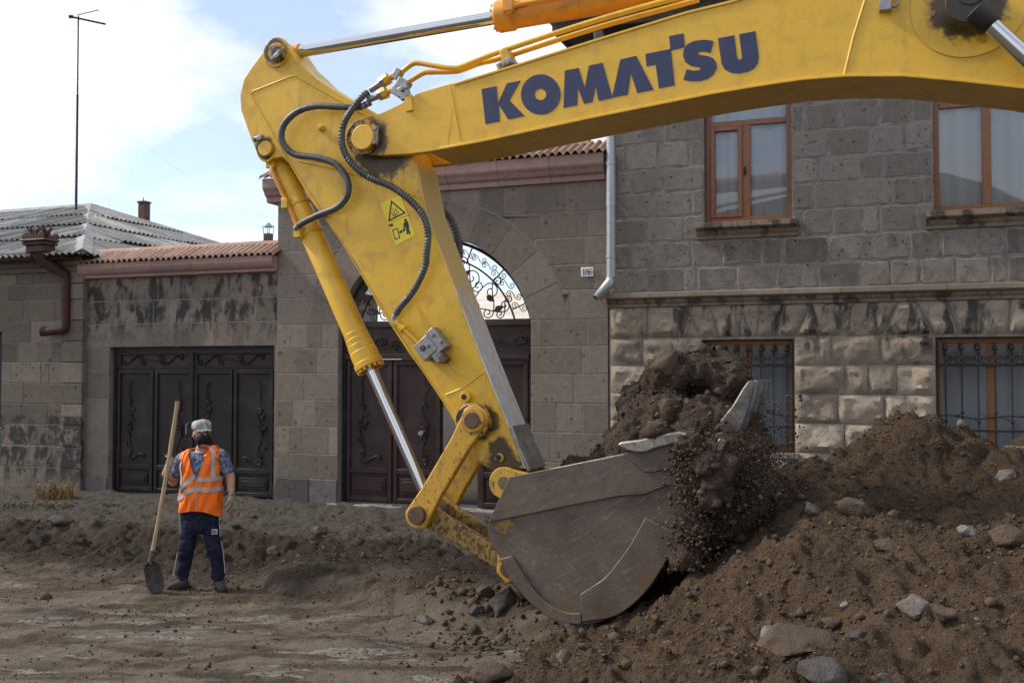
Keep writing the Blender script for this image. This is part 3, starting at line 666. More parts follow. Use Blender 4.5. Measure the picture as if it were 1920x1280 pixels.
# ------------------------------------------------------------------ arched gate: iron doors and fanlight
ag = frame_thing('arched_gate', 'dark brown iron double gate under a wrought-iron fanlight with scrolls', 'gate', aC)
zThr = .27; yd = .12; W2 = aH-.012
for a in (-W2, W2-.05): mb = MB(); mb.box(a, a+.05, yd-.02, yd+.06, zThr, zSp); mb.build('gate_post', M['gate_iron'], ag, bevel=.004)
zTr = fc(960, 662)[1]; mb = MB(); mb.box(-W2+.05, W2-.05, yd-.01, yd+.05, zTr, zSp-.06); mb.box(-W2, W2, yd-.045, yd+.06, zSp-.06, zSp); mb.box(-W2+.05, W2-.05, yd-.045, yd+.06, zTr-.07, zTr)
tr = mb.build('transom', M['door_iron'], ag, bevel=.004)
mb = MB()
for k in range(4):
    x = -W2+.4+k*.72; iron(mb, sscroll((x-.26, zTr+.12), (x+.26, zTr+.20), .07, .06, 1.0), yd-.03, .011); leaf(mb, (x+.05, zTr+.15), .16, .5, yd-.03); leaf(mb, (x-.05, zTr+.17), .16, 2.7, yd-.03)
mb.build('scroll_ornament', M['black_iron'], tr)
def panel_leaf(par, x0, x1, z0, z1, y, mat, cols, name='leaf', base=.42, orn=True, seed=1):
    mb = MB(); mb.box(x0, x1, y, y+.035, z0, z1); lf = mb.build(name, mat, par)
    wc = (x1-x0)/cols
    for c in range(cols):
        a, b = x0+c*wc, x0+(c+1)*wc; f = MB()
        for (p0, p1, q0, q1) in ((a+.015, a+.075, z0+.02, z1-.02), (b-.075, b-.015, z0+.02, z1-.02), (a+.075, b-.075, z1-.09, z1-.02), (a+.075, b-.075, z0+.02, z0+.08), (a+.075, b-.075, z0+base, z0+base+.08)): f.box(p0, p1, y-.028, y-.002, q0, q1)
        f.build('rail', mat, lf, bevel=.008)
        g = MB(); g.box(a+.12, b-.12, y-.022, y-.002, z0+.13, z0+base-.06); g.box(a+.16, b-.16, y-.034, y-.023, z0+.17, z0+base-.10); g.build('lower_panel', mat, lf, bevel=.008)
        if orn:
            o = MB(); sg = 1 if c % 2 else -1; xm = (a+b)/2; xe = xm+sg*wc*.16; zb_ = z0+base+.16; H_ = z1-.16-zb_
            iron(o, sscroll((xe, zb_+.12), (xe, zb_+H_*.42), .045, .05, .6, sg), y-.02, .011); iron(o, sscroll((xe-sg*.02, zb_+H_*.38), (xe, zb_+H_*.62), .04, .045, .6, -sg), y-.02, .010)
            iron(o, [(xe, zb_+H_*.6), (xe, zb_+H_*.92), (xe-sg*.04, zb_+H_*.97)], y-.02, .009); iron(o, sscroll((xe, zb_+.03), (xm-sg*wc*.2, zb_+.06), .04, .035, .8, sg), y-.02, .010)
            for q in range(7): leaf(o, (xe+R.uniform(-.04, .04), zb_+H_*(.04+.12*q)), .10, R.uniform(0, 6.28), y-.02, .5)
            o.build('scroll_ornament', M['black_iron'], lf)
    rv = MB()
    for s in (x0+.03, x1-.03):
        for k in range(9): rv.ball((s, y-.03, z0+.15+k*(z1-z0-.3)/8), .012, .010, .012, 6, 4)
    rv.build('rivet', mat, lf); return lf
xo0, xo1 = fs(822, 800)-aC, fs(893, 800)-aC
LFL = panel_leaf(ag, -W2+.055, xo0, zThr+.03, zTr-.075, yd+.005, M['door_iron'], 2, 'door_leaf')
LFR = panel_leaf(ag, xo1, W2-.055, zThr+.03, zTr-.075, yd+.005, M['door_iron'], 1, 'door_leaf')
kb = MB(); q = fc(786, 815)[0]-aC; kb.tube([(q, yd, 1.32), (q, yd-.045, 1.32), (q, yd-.05, 1.32), (q, yd-.085, 1.32)], [.035, .03, .016, .034], 14); kb.build('door_knob', M['steel'], LFL)
# the wicket stands open inwards
wk = MB(); wk.box(-.02, .02, .0, .55, zThr+.03, zTr-.08); wo = wk.build('wicket_leaf', M['door_iron'], ag, bevel=.004); wo.location = (xo1-.03, yd+.05, 0); wo.rotation_euler = (0, 0, math.radians(-12))
ts = MB(); ts.box(-aH-.12, aH+.1, -.12, .5, .0, zThr+.015); ts.build('threshold', M['concrete'], ag, bevel=.01)
# fanlight
fl = MB(); ri = RA-.035
def arcl(r, n=36, z=None):
    zz = zSp+.01 if z is None else z; a0 = math.asin((zz-zC)/r); return [(r*math.cos(a0+(math.pi-2*a0)*i/n), zC+r*math.sin(a0+(math.pi-2*a0)*i/n)) for i in range(n+1)]
iron(fl, arcl(ri), yd+.02, .026, 6); iron(fl, arcl(ri-.24), yd+.02, .014, 6); fl.box(-W2, W2, yd-.0, yd+.04, zSp, zSp+.03)
flo = fl.build('fanlight_frame', M['black_iron'], ag)
for k in range(1, 8):
    fb = MB(); a = math.pi*k/8; fb.tube([((ri-.24)*math.cos(a), yd+.02, zC+(ri-.24)*math.sin(a)), (ri*math.cos(a), yd+.02, zC+ri*math.sin(a))], .011, 5); fb.build('radial_bar', M['black_iron'], flo)
sc2 = MB()
for sg in (-1, 1):
    for (p0, p1, r0, r1, bl, fp) in (((.10, .12), (.55, .62), .11, .13, .8, 1), ((.30, .10), (.85, .42), .10, .12, .7, -1), ((.62, .08), (1.05, .22), .09, .08, .7, 1), ((.05, .45), (.32, .86), .10, .09, .7, -1), ((.5, .35), (.28, .72), .12, .07, .6, 1), ((.8, .12), (.95, .55), .08, .07, .6, -1), ((.2, .3), (.6, .2), .1, .08, .6, -1), ((.65, .5), (.42, .85), .09, .07, .6, 1), ((.98, .1), (1.12, .3), .06, .05, .6, -1)):
        P = sscroll((p0[0], p0[1]), (p1[0], p1[1]), r0, r1, bl, fp); iron(sc2, [(sg*x, zSp+z) for x, z in P if math.hypot(x, z+zSp-zC) < ri-.02 and z > .01], yd+.02, .009, 5)
    for k in range(9):
        t = .25+k*.135; rr = ri-.12; c = (sg*rr*math.cos(t), zC+rr*math.sin(t))
        if c[1] > zSp+.1: iron(sc2, sscroll((c[0]-.07, c[1]+.02), (c[0]+.07, c[1]-.02), .045, .045, .8, sg), yd+.02, .006, 4)
    for (x, z, an) in ((.42, .62, .8), (.78, .36, -.6), (.25, .25, 1.2), (.9, .15, .4), (.12, .8, 1.5), (.6, .12, 2.5)): leaf(sc2, (sg*x, zSp+z), .15, an if sg > 0 else math.pi-an, yd+.02, .6)
sc2.build('fanlight_scrollwork', M['black_iron'], flo)
# house number plate
pn = frame_thing('house_number_plate', 'small white enamel house number plate reading 186 on the gateway wall', 'number plate', fs(1102, 510))
zpl = fc(1102, 510)[1]; mb = MB(); mb.box(-.085, .085, -.030, -.022, zpl-.062, zpl+.062); pl = mb.build('plate', M['enamel'], pn, bevel=.006)
def digit(ch, x, h):
    mb = MB(); wv = h*.28; t = h*.085
    if ch == '1': mb.prism([(x-t, zpl-h/2), (x+t, zpl-h/2), (x+t, zpl+h/2), (x-t, zpl+h/2)], -.0325, -.0300); mb.box(x-t*2, x+t*2, -.0325, -.03, zpl-h/2, zpl-h/2+t*.7); mb.box(x-t*2.2, x-t, -.0325, -.03, zpl+h/2-t*1.8, zpl+h/2-t)
    else:
        def ring(cz, rx, rz, a0=0, a1=2*math.pi):
            P = [(x+rx*math.cos(a), -.031, cz+rz*math.sin(a)) for a in np.linspace(a0, a1, 20)]; mb.tube(P, t*.62, 4)
        if ch == '8': ring(zpl+h*.24, wv*.72, h*.2); ring(zpl-h*.22, wv*.85, h*.23)
        if ch == '6':
            ring(zpl-h*.2, wv*.85, h*.24); mb.tube([(x+wv*.7, -.031, zpl+h*.42), (x+wv*.1, -.031, zpl+h*.46), (x-wv*.55, -.031, zpl+h*.3), (x-wv*.85, -.031, zpl-.05*h), (x-wv*.8, -.031, zpl-.2*h)], t*.62, 4)
    mb.build('digit', M['ink'], pn, smooth=False)
for ch, x in (('1', -.045), ('8', .0), ('6', .047)): digit(ch, x, .085)
sw = MB(); [sw.ball((x, -.031, zpl), .006, .004, .006, 6, 4) for x in (-.075, .075)]; sw.build('screw', M['steel'], pn)
# ================================================================== low wall with the double gate
xl0, xl1 = fs(160, 600), xg0
zlT = fc(330, 517)[1]
lw = frame_thing('garden_wall', 'low stone wall over the black double gate, stained, with pink coping', 'wall', (xl0+xl1)/2); LX = lw['_x']
gl0, gl1 = fs(200, 790), fs(511, 790); zgl = fc(355, 649)[1]; ylw = .04
mb = MB(); wall_core(mb, xl0-LX, xl1-LX, -.3, zlT, ylw, WT, shift([(gl0, gl1, -.3, zgl)], LX)); mb.build('core', M['mortar_dark'], lw, smooth=False)
rng = random.Random(8)
zs = [ZG-.1, .5, .9, 1.32, 1.75, 2.2, zgl, zgl+.36, zgl+.72, zgl+1.08, zlT] if zlT-zgl > 1.15 else [ZG-.1, .5, .9, 1.32, 1.75, 2.2, zgl]+list(np.linspace(zgl, zlT, 4)[1:])
for c in courses(xl0, xl1, zs, .30, .55, [(gl0, gl1, -1, zgl)], rng):
    low = c[2] < .45; slab([(c[0]+.003, c[2]+.003), (c[1]-.003, c[2]+.003), (c[1]-.003, c[3]-.003), (c[0]+.003, c[3]-.003)], .03 if low else rng.uniform(.005, .008), .010 if low else .006, M['basalt'] if low else M['tuff_gate'], lw, LX, y=ylw, ring=None if low else M['joint_pale'])
coping(lw, LX, xl0-.05, xl1+.0, zlT, .235, .15, 5)
dg_ = frame_thing('double_gate', 'black panelled iron double gate behind the man with the shovel', 'gate', (gl0+gl1)/2)
hw = (gl1-gl0)/2-.012; yd2 = .16
mb = MB(); mb.box(-hw, -hw+.05, yd2-.03, yd2+.05, ZG-.02, zgl-.01); mb.box(hw-.05, hw, yd2-.03, yd2+.05, ZG-.02, zgl-.01); mb.box(-hw+.05, hw-.05, yd2-.03, yd2+.05, zgl-.07, zgl-.01); mb.build('gate_frame', M['gate_iron'], dg_, bevel=.004)
zt2 = fc(355, 690)[1]
for sg in (-1, 1):
    a, b = (-hw+.055, -.008) if sg < 0 else (.008, hw-.055)
    lf = panel_leaf(dg_, a, b, ZG+.03, zt2, yd2, M['gate_iron'], 2, 'gate_leaf', .36)
    t = MB(); t.box(a, b, yd2-.02, yd2+.03, zgl-.12, zgl-.075); t.box(a, b, yd2-.02, yd2+.03, zt2+.002, zt2+.04); t.box(a, a+.07, yd2-.02, yd2+.03, zt2+.04, zgl-.12); t.box(b-.07, b, yd2-.02, yd2+.03, zt2+.04, zgl-.12); t.build('top_rail', M['gate_iron'], lf, bevel=.005)
    bk = MB(); bk.box(a+.07, b-.07, yd2+.012, yd2+.018, zt2+.04, zgl-.12); bk.build('top_panel', M['door_iron'], lf)
    zc = (zt2+.04+zgl-.12)/2; o = MB()
    for k in range(3):
        x = a+.22+k*(b-a-.3)/3+.06; iron(o, sscroll((x-.17, zc-.04), (x+.17, zc+.04), .055, .05, 1.2, 1 if k % 2 else -1), yd2-.005, .010)
    o.build('scroll_ornament', M['black_iron'], lf)
st_ = MB(); st_.box(-.022, .022, yd2-.05, yd2-.032, ZG+.03, zgl-.08); st_.build('meeting_stile', M['gate_iron'], dg_, bevel=.005)
hd = MB(); hd.tube([(-.07, yd2-.03, 1.2), (-.07, yd2-.08, 1.22), (-.07, yd2-.08, 1.36), (-.07, yd2-.03, 1.38)], .012, 8); hd.build('pull_handle', M['steel'], dg_)
cs = MB(); cs.box(-hw-.15, hw+.1, -.22, .2, -.02, ZG-.025); cs.build('threshold', M['concrete'], dg_, bevel=.02)
# ================================================================== old house on the left
xh1 = xl0; xh0 = fs(-330, 600); zhE = fc(100, 512)[1]
lh = frame_thing('stone_house', 'old grey stone house with a corrugated hip roof and rusty rain pipe', 'house', xh1); HX = xh1
D = 10.0; win = (fs(-70, 650), fs(7, 650), fc(4, 690)[1]-1.0, fc(4, 622)[1])
mb = MB(); wall_core(mb, xh0-HX, 0, -.3, zhE+.3, -.03, .4, shift([win], HX)); mb.box(-.4, 0, .4, D, -.3, zhE+.3); mb.box(xh0-HX, -.4, D-.4, D, -.3, zhE+.3); mb.build('wall', M['mortar'], lh, smooth=False)
rng = random.Random(3)
zs = [ZG-.12, .62, .97, 1.32, 1.66, 2.0, 2.34, 2.68, 3.02, 3.36, 3.62, zhE+.02]
for c in courses(xh0, xh1-.42, zs, .34, .78, [win], rng):
    g = .006; slab([(c[0]+g, c[2]+g), (c[1]-g, c[2]+g), (c[1]-g, c[3]-g), (c[0]+g, c[3]-g)], rng.uniform(.010, .018), .006, M['tuff_left'], lh, HX, y=-.03, ring=M['joint_pale'])
for k in range(len(zs)-1):
    wq = .42 if k % 2 else .34; slab([(xh1-.414, zs[k]+.005), (xh1+.012, zs[k]+.005), (xh1+.012, zs[k+1]-.005), (xh1-.414, zs[k+1]-.005)], .045, .012, M['tuff_left'], lh, HX, name='quoin', y=-.03)
wm = MB(); wm.box(win[0]-HX, win[1]-HX, .12, .18, win[2], win[3]); wm.build('window', M['gate_iron'], lh)
mb = MB(); mb.sweepx([(.0, zhE), (-.09, zhE+.01), (-.11, zhE+.07), (-.17, zhE+.11), (-.19, zhE+.19), (-.27, zhE+.22), (-.28, zhE+.29), (.0, zhE+.30)], xh0-HX, .10); mb.build('cornice', M['tuff_left'], lh, smooth=False)
mb = MB(); mb.box(xh0-HX, .02, -.36, -.281, zhE+.17, zhE+.315); mb.build('gutter', M['rust_pipe'], lh, bevel=.012)
# hipped roof of corrugated sheets
zE = zhE+.33; pk = Vector((-4.65, 5.0, zE+1.78)); ov = .42
rl = Vector((xh0-HX-6, 5.0, zE+1.78)); fcn = Vector((ov-.1, -ov, zE-.08)); bcn = Vector((ov-.1, D+ov, zE-.08)); flc = Vector((xh0-HX-6, -ov, zE-.08))
def roof_plane(parent, o, ex_, ey_, wd, ln, clip, cols, rows, rnd):
    """corrugated sheets on the plane o + x*ex + y*ey, cut along the given half planes"""
    nrm = ex_.cross(ey_).normalized(); sw_, sl = wd/cols, ln/rows
    for r_ in range(rows):
        for c_ in range(cols):
            bm = bmesh.new(); nw = max(6, int(sw_/.13))*4; x0 = c_*sw_-.02; y0 = r_*sl-.12 if r_ else r_*sl
            lift = .012*((c_+r_) % 2)+rnd.uniform(0, .012); tl = rnd.uniform(-.012, .02); yj = rnd.uniform(-.05, .05); g = [[], []]
            for i in range(nw+1):
                x = x0+(sw_+.04)*i/nw; wv = .026*math.sin((x)/.13*2*math.pi)
                for j, y in enumerate((y0+yj, r_*sl+sl)):
                    g[j].append(bm.verts.new(o+ex_*x+ey_*y+nrm*(wv+lift+(.045+tl if j == 0 and r_ else .0))))
            for i in range(nw): bm.faces.new((g[0][i], g[0][i+1], g[1][i+1], g[1][i]))
            for (pc, pn_) in clip:
                bmesh.ops.bisect_plane(bm, geom=bm.verts[:]+bm.edges[:]+bm.faces[:], plane_co=pc, plane_no=pn_, clear_outer=True)
            if len(bm.faces) < 2: bm.free(); continue
            r = bmesh.ops.extrude_face_region(bm, geom=bm.faces[:]); bmesh.ops.translate(bm, verts=[v for v in r['geom'] if isinstance(v, bmesh.types.BMVert)], vec=nrm*-.009)
            bmesh.ops.recalc_face_normals(bm, faces=bm.faces[:]); me = bpy.data.meshes.new('roof_sheet'); bm.to_mesh(me); bm.free()
            me.polygons.foreach_set('use_smooth', [True]*len(me.polygons)); me.set_sharp_from_angle(angle=math.radians(50)); link('roof_sheet', me, M['asbestos'], parent)
mb = MB(); mb.add([flc, fcn, pk, rl, bcn], [(0, 1, 2, 3), (1, 4, 2)]); mb.v = [(a, b, c-.05) for a, b, c in mb.v]; rf = mb.build('roof', M['rust_pipe'], lh, smooth=False)
rr_ = random.Random(2); mid = (fcn+bcn)/2
hipn = (pk-fcn).cross(Vector((0, 0, 1))).normalized(); hipb = (pk-bcn).cross(Vector((0, 0, 1))).normalized()
e1 = Vector((1, 0, 0)); e2 = (pk-Vector((pk.x, -ov, zE-.08))); L1 = e2.length; e2 = e2.normalized()
roof_plane(rf, Vector((-11.5, -ov, zE-.08)), e1, e2, 11.5+ov, L1, [(fcn, hipn if hipn.x > 0 else -hipn)], 10, 4, rr_)
e2r = (pk-Vector((fcn.x, pk.y, zE-.08))); L2 = e2r.length; e2r = e2r.normalized()
n1 = hipn if hipn.x < 0 else -hipn; n2 = hipb if hipb.y > 0 else -hipb
roof_plane(rf, fcn.copy(), Vector((0, 1, 0)), e2r, bcn.y-fcn.y, L2, [(fcn, n1), (bcn, n2)], 10, 4, rr_)
mb = MB()
for (a, b) in ((fcn, pk), (bcn, pk), (Vector((-11.5, 5, pk.z)), pk)):
    d = (b-a).normalized(); s_ = d.cross(Vector((0, 0, 1))).normalized(); up = s_.cross(d); wv = .15
    if up.z < 0: up = -up
    A = [a-s_*wv-up*.015, a+up*.075, a+s_*wv-up*.015, a+up*.05]; B = [b-s_*wv-up*.015, b+up*.075, b+s_*wv-up*.015, b+up*.05]
    mb.loft([A, B])
mb.build('ridge_cap', M['asbestos'], rf, smooth=False)
# rain hopper with a cut tin crown, pipe and torn outlet
hp = frame_thing('rain_pipe', 'rusty dark red rain pipe with a crown-shaped hopper on the old house', 'rain pipe', fs(112, 480))
zc_ = fc(112, 455)[1]; k_ = .0087
mb = MB()
mb.box(-.24, .22, -.55, -.25, zc_-.10, zc_-.04); mb.box(-.20, .19, -.52, -.27, zc_-.22, zc_-.10); mb.box(-.27, .25, -.58, -.24, zc_-.04, zc_+.0)
hpo = mb.build('hopper', M['rust_pipe'], hp, bevel=.02)
cw = MB()
for k in range(9):
    x = -.20+k*.05; h = .10+.07*math.sin(k*2.1)**2
    for s, y in ((0, -.56), (0, -.26)):
        cw.prism([(x-.022, zc_), (x+.022, zc_), (x+.03, zc_+h*.6), (x+.012, zc_+h*.55), (x, zc_+h), (x-.012, zc_+h*.55), (x-.03, zc_+h*.6)], y-.003, y+.003)
for x in (-.13, .13):
    for q in range(5):
        an = q*1.25; cw.tube([(x, -.41, zc_), (x+.05*math.cos(an), -.41+.05*math.sin(an), zc_+.13), (x+.11*math.cos(an), -.41+.11*math.sin(an), zc_+.20), (x+.10*math.cos(an), -.41+.1*math.sin(an), zc_+.17)], [.012, .02, .012, .004], 5)
cw.build('crown', M['rust_pipe'], hpo)
xb, zb1 = fc(126, 500, -.1); xb -= hp['_x']; zb2 = fc(122, 612, -.1)[1]
mb = MB(); mb.tube([(0, -.4, zc_-.2), (.02, -.36, zc_-.34), (xb, -.13, zc_-.55), (xb, -.12, zc_-.62)], [.13, .10, .075, .07], 14); mb.build('pipe_neck', M['rust_pipe'], hp)
mb = MB(); mb.tube([(xb, -.12, zc_-.58), (xb, -.12, zb2+.02), (xb-.01, -.125, zb2-.04), (xb-.06, -.15, zb2-.06), (xb-.30, -.22, zb2-.09)], .068, 14); mb.build('pipe', M['rust_pipe'], hp)
mb = MB(); mb.tube([(xb-.28, -.21, zb2-.085), (xb-.37, -.235, zb2-.075)], [.07, .09], 14, caps=False); mb.build('torn_outlet', M['rust_pipe'], hp)
mb = MB(); mb.tube([(xb, -.12, zc_-.95), (xb, -.12, zc_-.98)], .078, 14); mb.box(xb-.02, xb+.02, -.06, .0, zc_-.98, zc_-.95); mb.build('bracket', M['rust_pipe'], hp)
# chimneys and mast behind
def roof_at(px, py, Y):
    return at(px, py, Y)
c1 = at(270, 418, 23.6); ch = empty('chimney_pipe', c1+Vector((0, 0, -.5)), -TH); tag(ch, 'square rusty red chimney standing on the corrugated roof', 'chimney')
mb = MB(); mb.box(-.10, .10, -.10, .10, 0, 1.0); mb.build('flue', M['brick_red'], ch, bevel=.015); mb = MB(); mb.box(-.115, .115, -.115, .115, .97, 1.01); mb.build('rim', M['rust_pipe'], ch); mb = MB(); mb.tube([(.06, -.1, .95), (.06, -.1, 1.08)], .012, 6); mb.build('stub', M['black_iron'], ch)
c2 = at(503, 462, 24.6); ch = empty('chimney_pipe', c2+Vector((0, 0, -.9)), -TH); tag(ch, 'small capped chimney behind the low wall, beside the gateway wall', 'chimney')
mb = MB(); mb.box(-.09, .09, -.09, .09, 0, 1.22); mb.build('flue', M['brick_red'], ch, bevel=.015)
mb = MB(); [mb.tube([(x, y, 1.2), (x*1.2, y*1.2, 1.42)], .008, 5) for x in (-.08, .08) for y in (-.08, .08)]; mb.build('cap_leg', M['black_iron'], ch)
mb = MB(); mb.tube([(0, 0, 1.38), (0, 0, 1.5)], [.155, .015], 4); mb.build('cap', M['zinc'], ch, smooth=False)
am = at(143, 384, 21.6); ant = empty('antenna_mast', am, 0); tag(ant, 'tall thin TV antenna mast above the corrugated roof', 'antenna')
tp = at(147, 30, 21.6)-am
mb = MB(); mb.tube([(0, 0, -.7), tuple(tp*.58), tuple(tp*.58), tuple(tp)], [.028, .026, .019, .017], 8); mb.build('mast', M['gate_iron'], ant)
mb = MB(); mb.tube([tp+Vector((-.17, 0, -.02)), tp+Vector((.5, .25, -.10))], .022, 6); mb.tube([tp+Vector((-.02, 0, .02)), tp+Vector((.58, -.35, .0))], .012, 6); mb.tube([tp+Vector((-.2, 0, -.02)), tp+Vector((-.12, 0, -.02))], .04, 8); mb.build('aerial', M['gate_iron'], ant)
mb = MB(); q = tp*.97; mb.tube(catmull([tuple(q+Vector((-.05, 0, 0))), tuple(tp*.8+Vector((-.13, 0, 0))), tuple(tp*.45+Vector((-.06, 0, 0))), (-.03, 0, 0)], 6), .003, 4); mb.build('aerial_cable', M['ink'], ant)
for e in (Vector((-1.6, .6, -.5)), Vector((.5, 1.2, -.6)), Vector((4.6, 1.5, -.9))):
    mb = MB(); s0 = tp*.6; mb.tube([tuple(s0+(e-s0)*t+Vector((0, 0, -.12*math.sin(t*math.pi)))) for t in np.linspace(0, 1, 9)], .0011, 4); mb.build('guy_wire', M['steel'], ant)
# ================================================================== two-storey house on the right
xr0, xr1 = fs(1143, 400), fs(2450, 400); zTop = fc(1143, 75)[1]
rh = frame_thing('stone_house', 'two-storey stone house with brown windows and rusticated ground floor', 'house', xr0); RX = xr0
yr = -.02
u1 = (fs(1320, 300), fs(1484, 300), fc(1400, 414)[1], fc(1400, 60)[1]); wU = u1[1]-u1[0]
u2 = (fs(1750, 300), fs(1750, 300)+wU*1.12, u1[2], u1[3]); u3 = (u2[1]+1.6, u2[1]+1.6+wU, u1[2], u1[3])
zl0, zl1 = fc(1400, 846)[1], fc(1400, 636)[1]
l1 = (fs(1317, 740), fs(1490, 740), zl0, zl1); l2 = (fs(1755, 740), fs(1755, 740)+(l1[1]-l1[0])*1.12, zl0, zl1); l3 = (u3[0], u3[1], zl0, zl1)
zstr0, zstr1 = fc(1141, 577)[1], fc(1141, 557)[1]+.05
mb = MB(); wall_core(mb, 0, xr1-RX, -.3, zTop, yr, .45, shift([u1, u2, u3, l1, l2, l3], RX)); mb.build('wall', M['mortar'], rh, smooth=False)
mb = MB(); mb.box(0, .45, .45, 8.5, -.3, zTop); mb.box(.45, xr1-RX, 8.1, 8.5, -.3, zTop); mb.box(xr1-RX-.45, xr1-RX, .45, 8.1, -.3, zTop); mb.build('side_wall', M['mortar'], rh, smooth=False)
mb = MB(); mb.box(.45, xr1-RX-.45, .45, 8.1, zstr0-.05, zstr0+.15); mb.box(.45, xr1-RX-.45, .45, 8.1, .1, .25); mb.box(.45, xr1-RX-.45, 3.0, 3.1, .25, zTop); mb.build('floor_slab', M['interior'], rh, smooth=False)
rng = random.Random(21)
# upper storey: blocks with thick smeared joints
zs = [zstr1]
while zs[-1] < zTop-.2: zs.append(zs[-1]+rng.uniform(.30, .345))
zs[-1] = zTop
up_open = [u1, u2, u3]
def rough_poly(c, g, rng, j):
    a, b, z0, z1 = c[0]+g, c[1]-g, c[2]+g, c[3]-g; P = []
    cr_ = min(.035, (b-a)*.15, (z1-z0)*.15)
    for (x, z, dx, dz) in ((a, z0, 1, 1), (b, z0, -1, 1), (b, z1, -1, -1), (a, z1, 1, -1)):
        k = cr_*rng.uniform(.4, 1.3); p = (x, z+dz*k), (x+dx*k*.3, z+dz*k*.3), (x+dx*k, z)
        P += p if (dx*dz > 0) else p[::-1]
    Q = []
    for i, p in enumerate(P):
        q = P[(i+1) % len(P)]; Q.append((p[0]+rng.uniform(-j, j)*.6, p[1]+rng.uniform(-j, j)*.6)); L_ = math.hypot(q[0]-p[0], q[1]-p[1])
        if L_ > .12:
            for t in (.33, .67): Q.append((p[0]+(q[0]-p[0])*t+rng.uniform(-j, j), p[1]+(q[1]-p[1])*t+rng.uniform(-j, j)))
    return Q
for c in courses(xr0+.01, xr1, zs, .30, .50, up_open, rng):
    if c[0] > fs(2250, 300): continue
    slab(rough_poly(c, .017, rng, .013), rng.uniform(.004, .010), rng.uniform(.004, .009), M['tuff_house'], rh, RX, y=yr, ring=M['joint_pale'])
# string course and sills, block by block
def moulded(par, x0, x1, z0, z1, proj, n, mat, name):
    h = z1-z0; prof = [(0, z0), (-.03, z0), (-.035, z0+.18*h), (-.06, z0+.30*h), (-.075, z0+.48*h), (-proj*.95, z0+.60*h), (-proj, z0+.66*h), (-proj, z0+.94*h), (-proj*.6, z1), (0, z1)]
    for k in range(n):
        L_ = (x1-x0)/n; mb = MB(); mb.sweepx([(yr+a-.0, b) for a, b in prof], x0+k*L_+.0015-RX, x0+(k+1)*L_-.0015-RX); mb.build(name, mat, par, smooth=False)
moulded(rh, xr0-.02, xr1, zstr0, zstr1-.01, .13, 13, M['moulding'], 'string_course_block')
for o in up_open: moulded(rh, o[0]-.09, o[1]+.07, o[2]-.215, o[2]-.015, .16, 1, M['sill'], 'window_sill')
# ground floor: rock-faced blocks, wedge blocks over the windows
def rock_face(P4, parent, dp, seed, name='rusticated_stone'):
    """P4: corners bl, br, tr, tl in (x,z); pillowed hewn face"""
    nu = max(4, min(18, int((P4[1][0]-P4[0][0])/.036))); nv_ = max(4, min(11, int((P4[3][1]-P4[0][1])/.036))); V = []
    u = np.linspace(0, 1, nu+1); v = np.linspace(0, 1, nv_+1); U, W_ = np.meshgrid(u, v)
    bl, br, tr_, tl = [np.array(p) for p in P4]
    Xx = (bl[0]*(1-U)+br[0]*U)*(1-W_)+(tl[0]*(1-U)+tr_[0]*U)*W_; Zz = (bl[1]*(1-U)+br[1]*U)*(1-W_)+(tl[1]*(1-U)+tr_[1]*U)*W_
    edge = np.minimum(np.minimum(U, 1-U)*(P4[1][0]-P4[0][0]), np.minimum(W_, 1-W_)*(P4[3][1]-P4[0][1])); pil = sstep(.006, .055, edge)
    hgt = pil*(dp+.028*fbm(Xx*4, Zz*4, oct=3, seed=seed)+.018*np.abs(fbm(Xx*11, Zz*11, oct=3, seed=seed+3))-.006+.008*fbm(Xx*30, Zz*30, oct=2, seed=seed+5))+.004; hgt = np.maximum(hgt, .004)
    V = np.c_[(Xx-RX).ravel(), (yr-hgt).ravel(), Zz.ravel()]; i, j = np.meshgrid(np.arange(nu), np.arange(nv_)); a = (j*(nu+1)+i).ravel(); F = np.c_[a, a+1, a+nu+2, a+nu+1]
    me = npmesh(name, V, F); me.polygons.foreach_set('use_smooth', [True]*len(me.polygons)); me.set_sharp_from_angle(angle=math.radians(32)); return link(name, me, M['tuff_rustic'], parent)
zv0 = zl1+.03; zs = [ZG-.1]; n_ = 7; hh = (zv0-ZG+.1)/n_; zs = [ZG-.1+hh*k for k in range(n_+1)]
low = [l1, l2, l3]; g = .007; k_ = 0
for c in courses(xr0+.01, xr1, zs, .40, .72, [(o[0], o[1], zl0-.02, zv0) for o in low], rng):
    if c[0] > fs(2250, 700): continue
    k_ += 1; rock_face([(c[0]+g, c[2]+g), (c[1]-g, c[2]+g), (c[1]-g, c[3]-g), (c[0]+g, c[3]-g)], rh, .036, 300+k_*7)
cuts = [xr0+.01]; segs = []
def flare(o):   # voussoirs fan outwards over a window
    n = 5; bx = np.linspace(o[0]-.02, o[1]+.02, n+1); tx = np.linspace(o[0]-.20, o[1]+.20, n+1); return list(zip(bx, tx))
jb = []; x = xr0+.01; jb.append((x, x))
for o in low:
    f = flare(o); end = f[0]
    while end[0]-jb[-1][0] > .75: jb.append((jb[-1][0]+.5, jb[-1][1]+.5 if jb[-1][1]+.5 < end[1]-.15 else (jb[-1][1]+end[1])/2))
    jb += f
for a, b in zip(jb[:-1], jb[1:]):
    if a[0] > fs(2250, 700): break
    k_ += 1; rock_face([(a[0]+g, zv0+g), (b[0]-g, zv0+g), (b[1]-g, zstr0-g), (a[1]+g, zstr0-g)], rh, .036, 300+k_*7)
for o in low:
    mb = MB(); mb.box(o[0]-.05-RX, o[1]+.05-RX, yr-.075, .12, o[2]-.075, o[2]-.0); mb.build('window_ledge', M['concrete'], rh, bevel=.01)
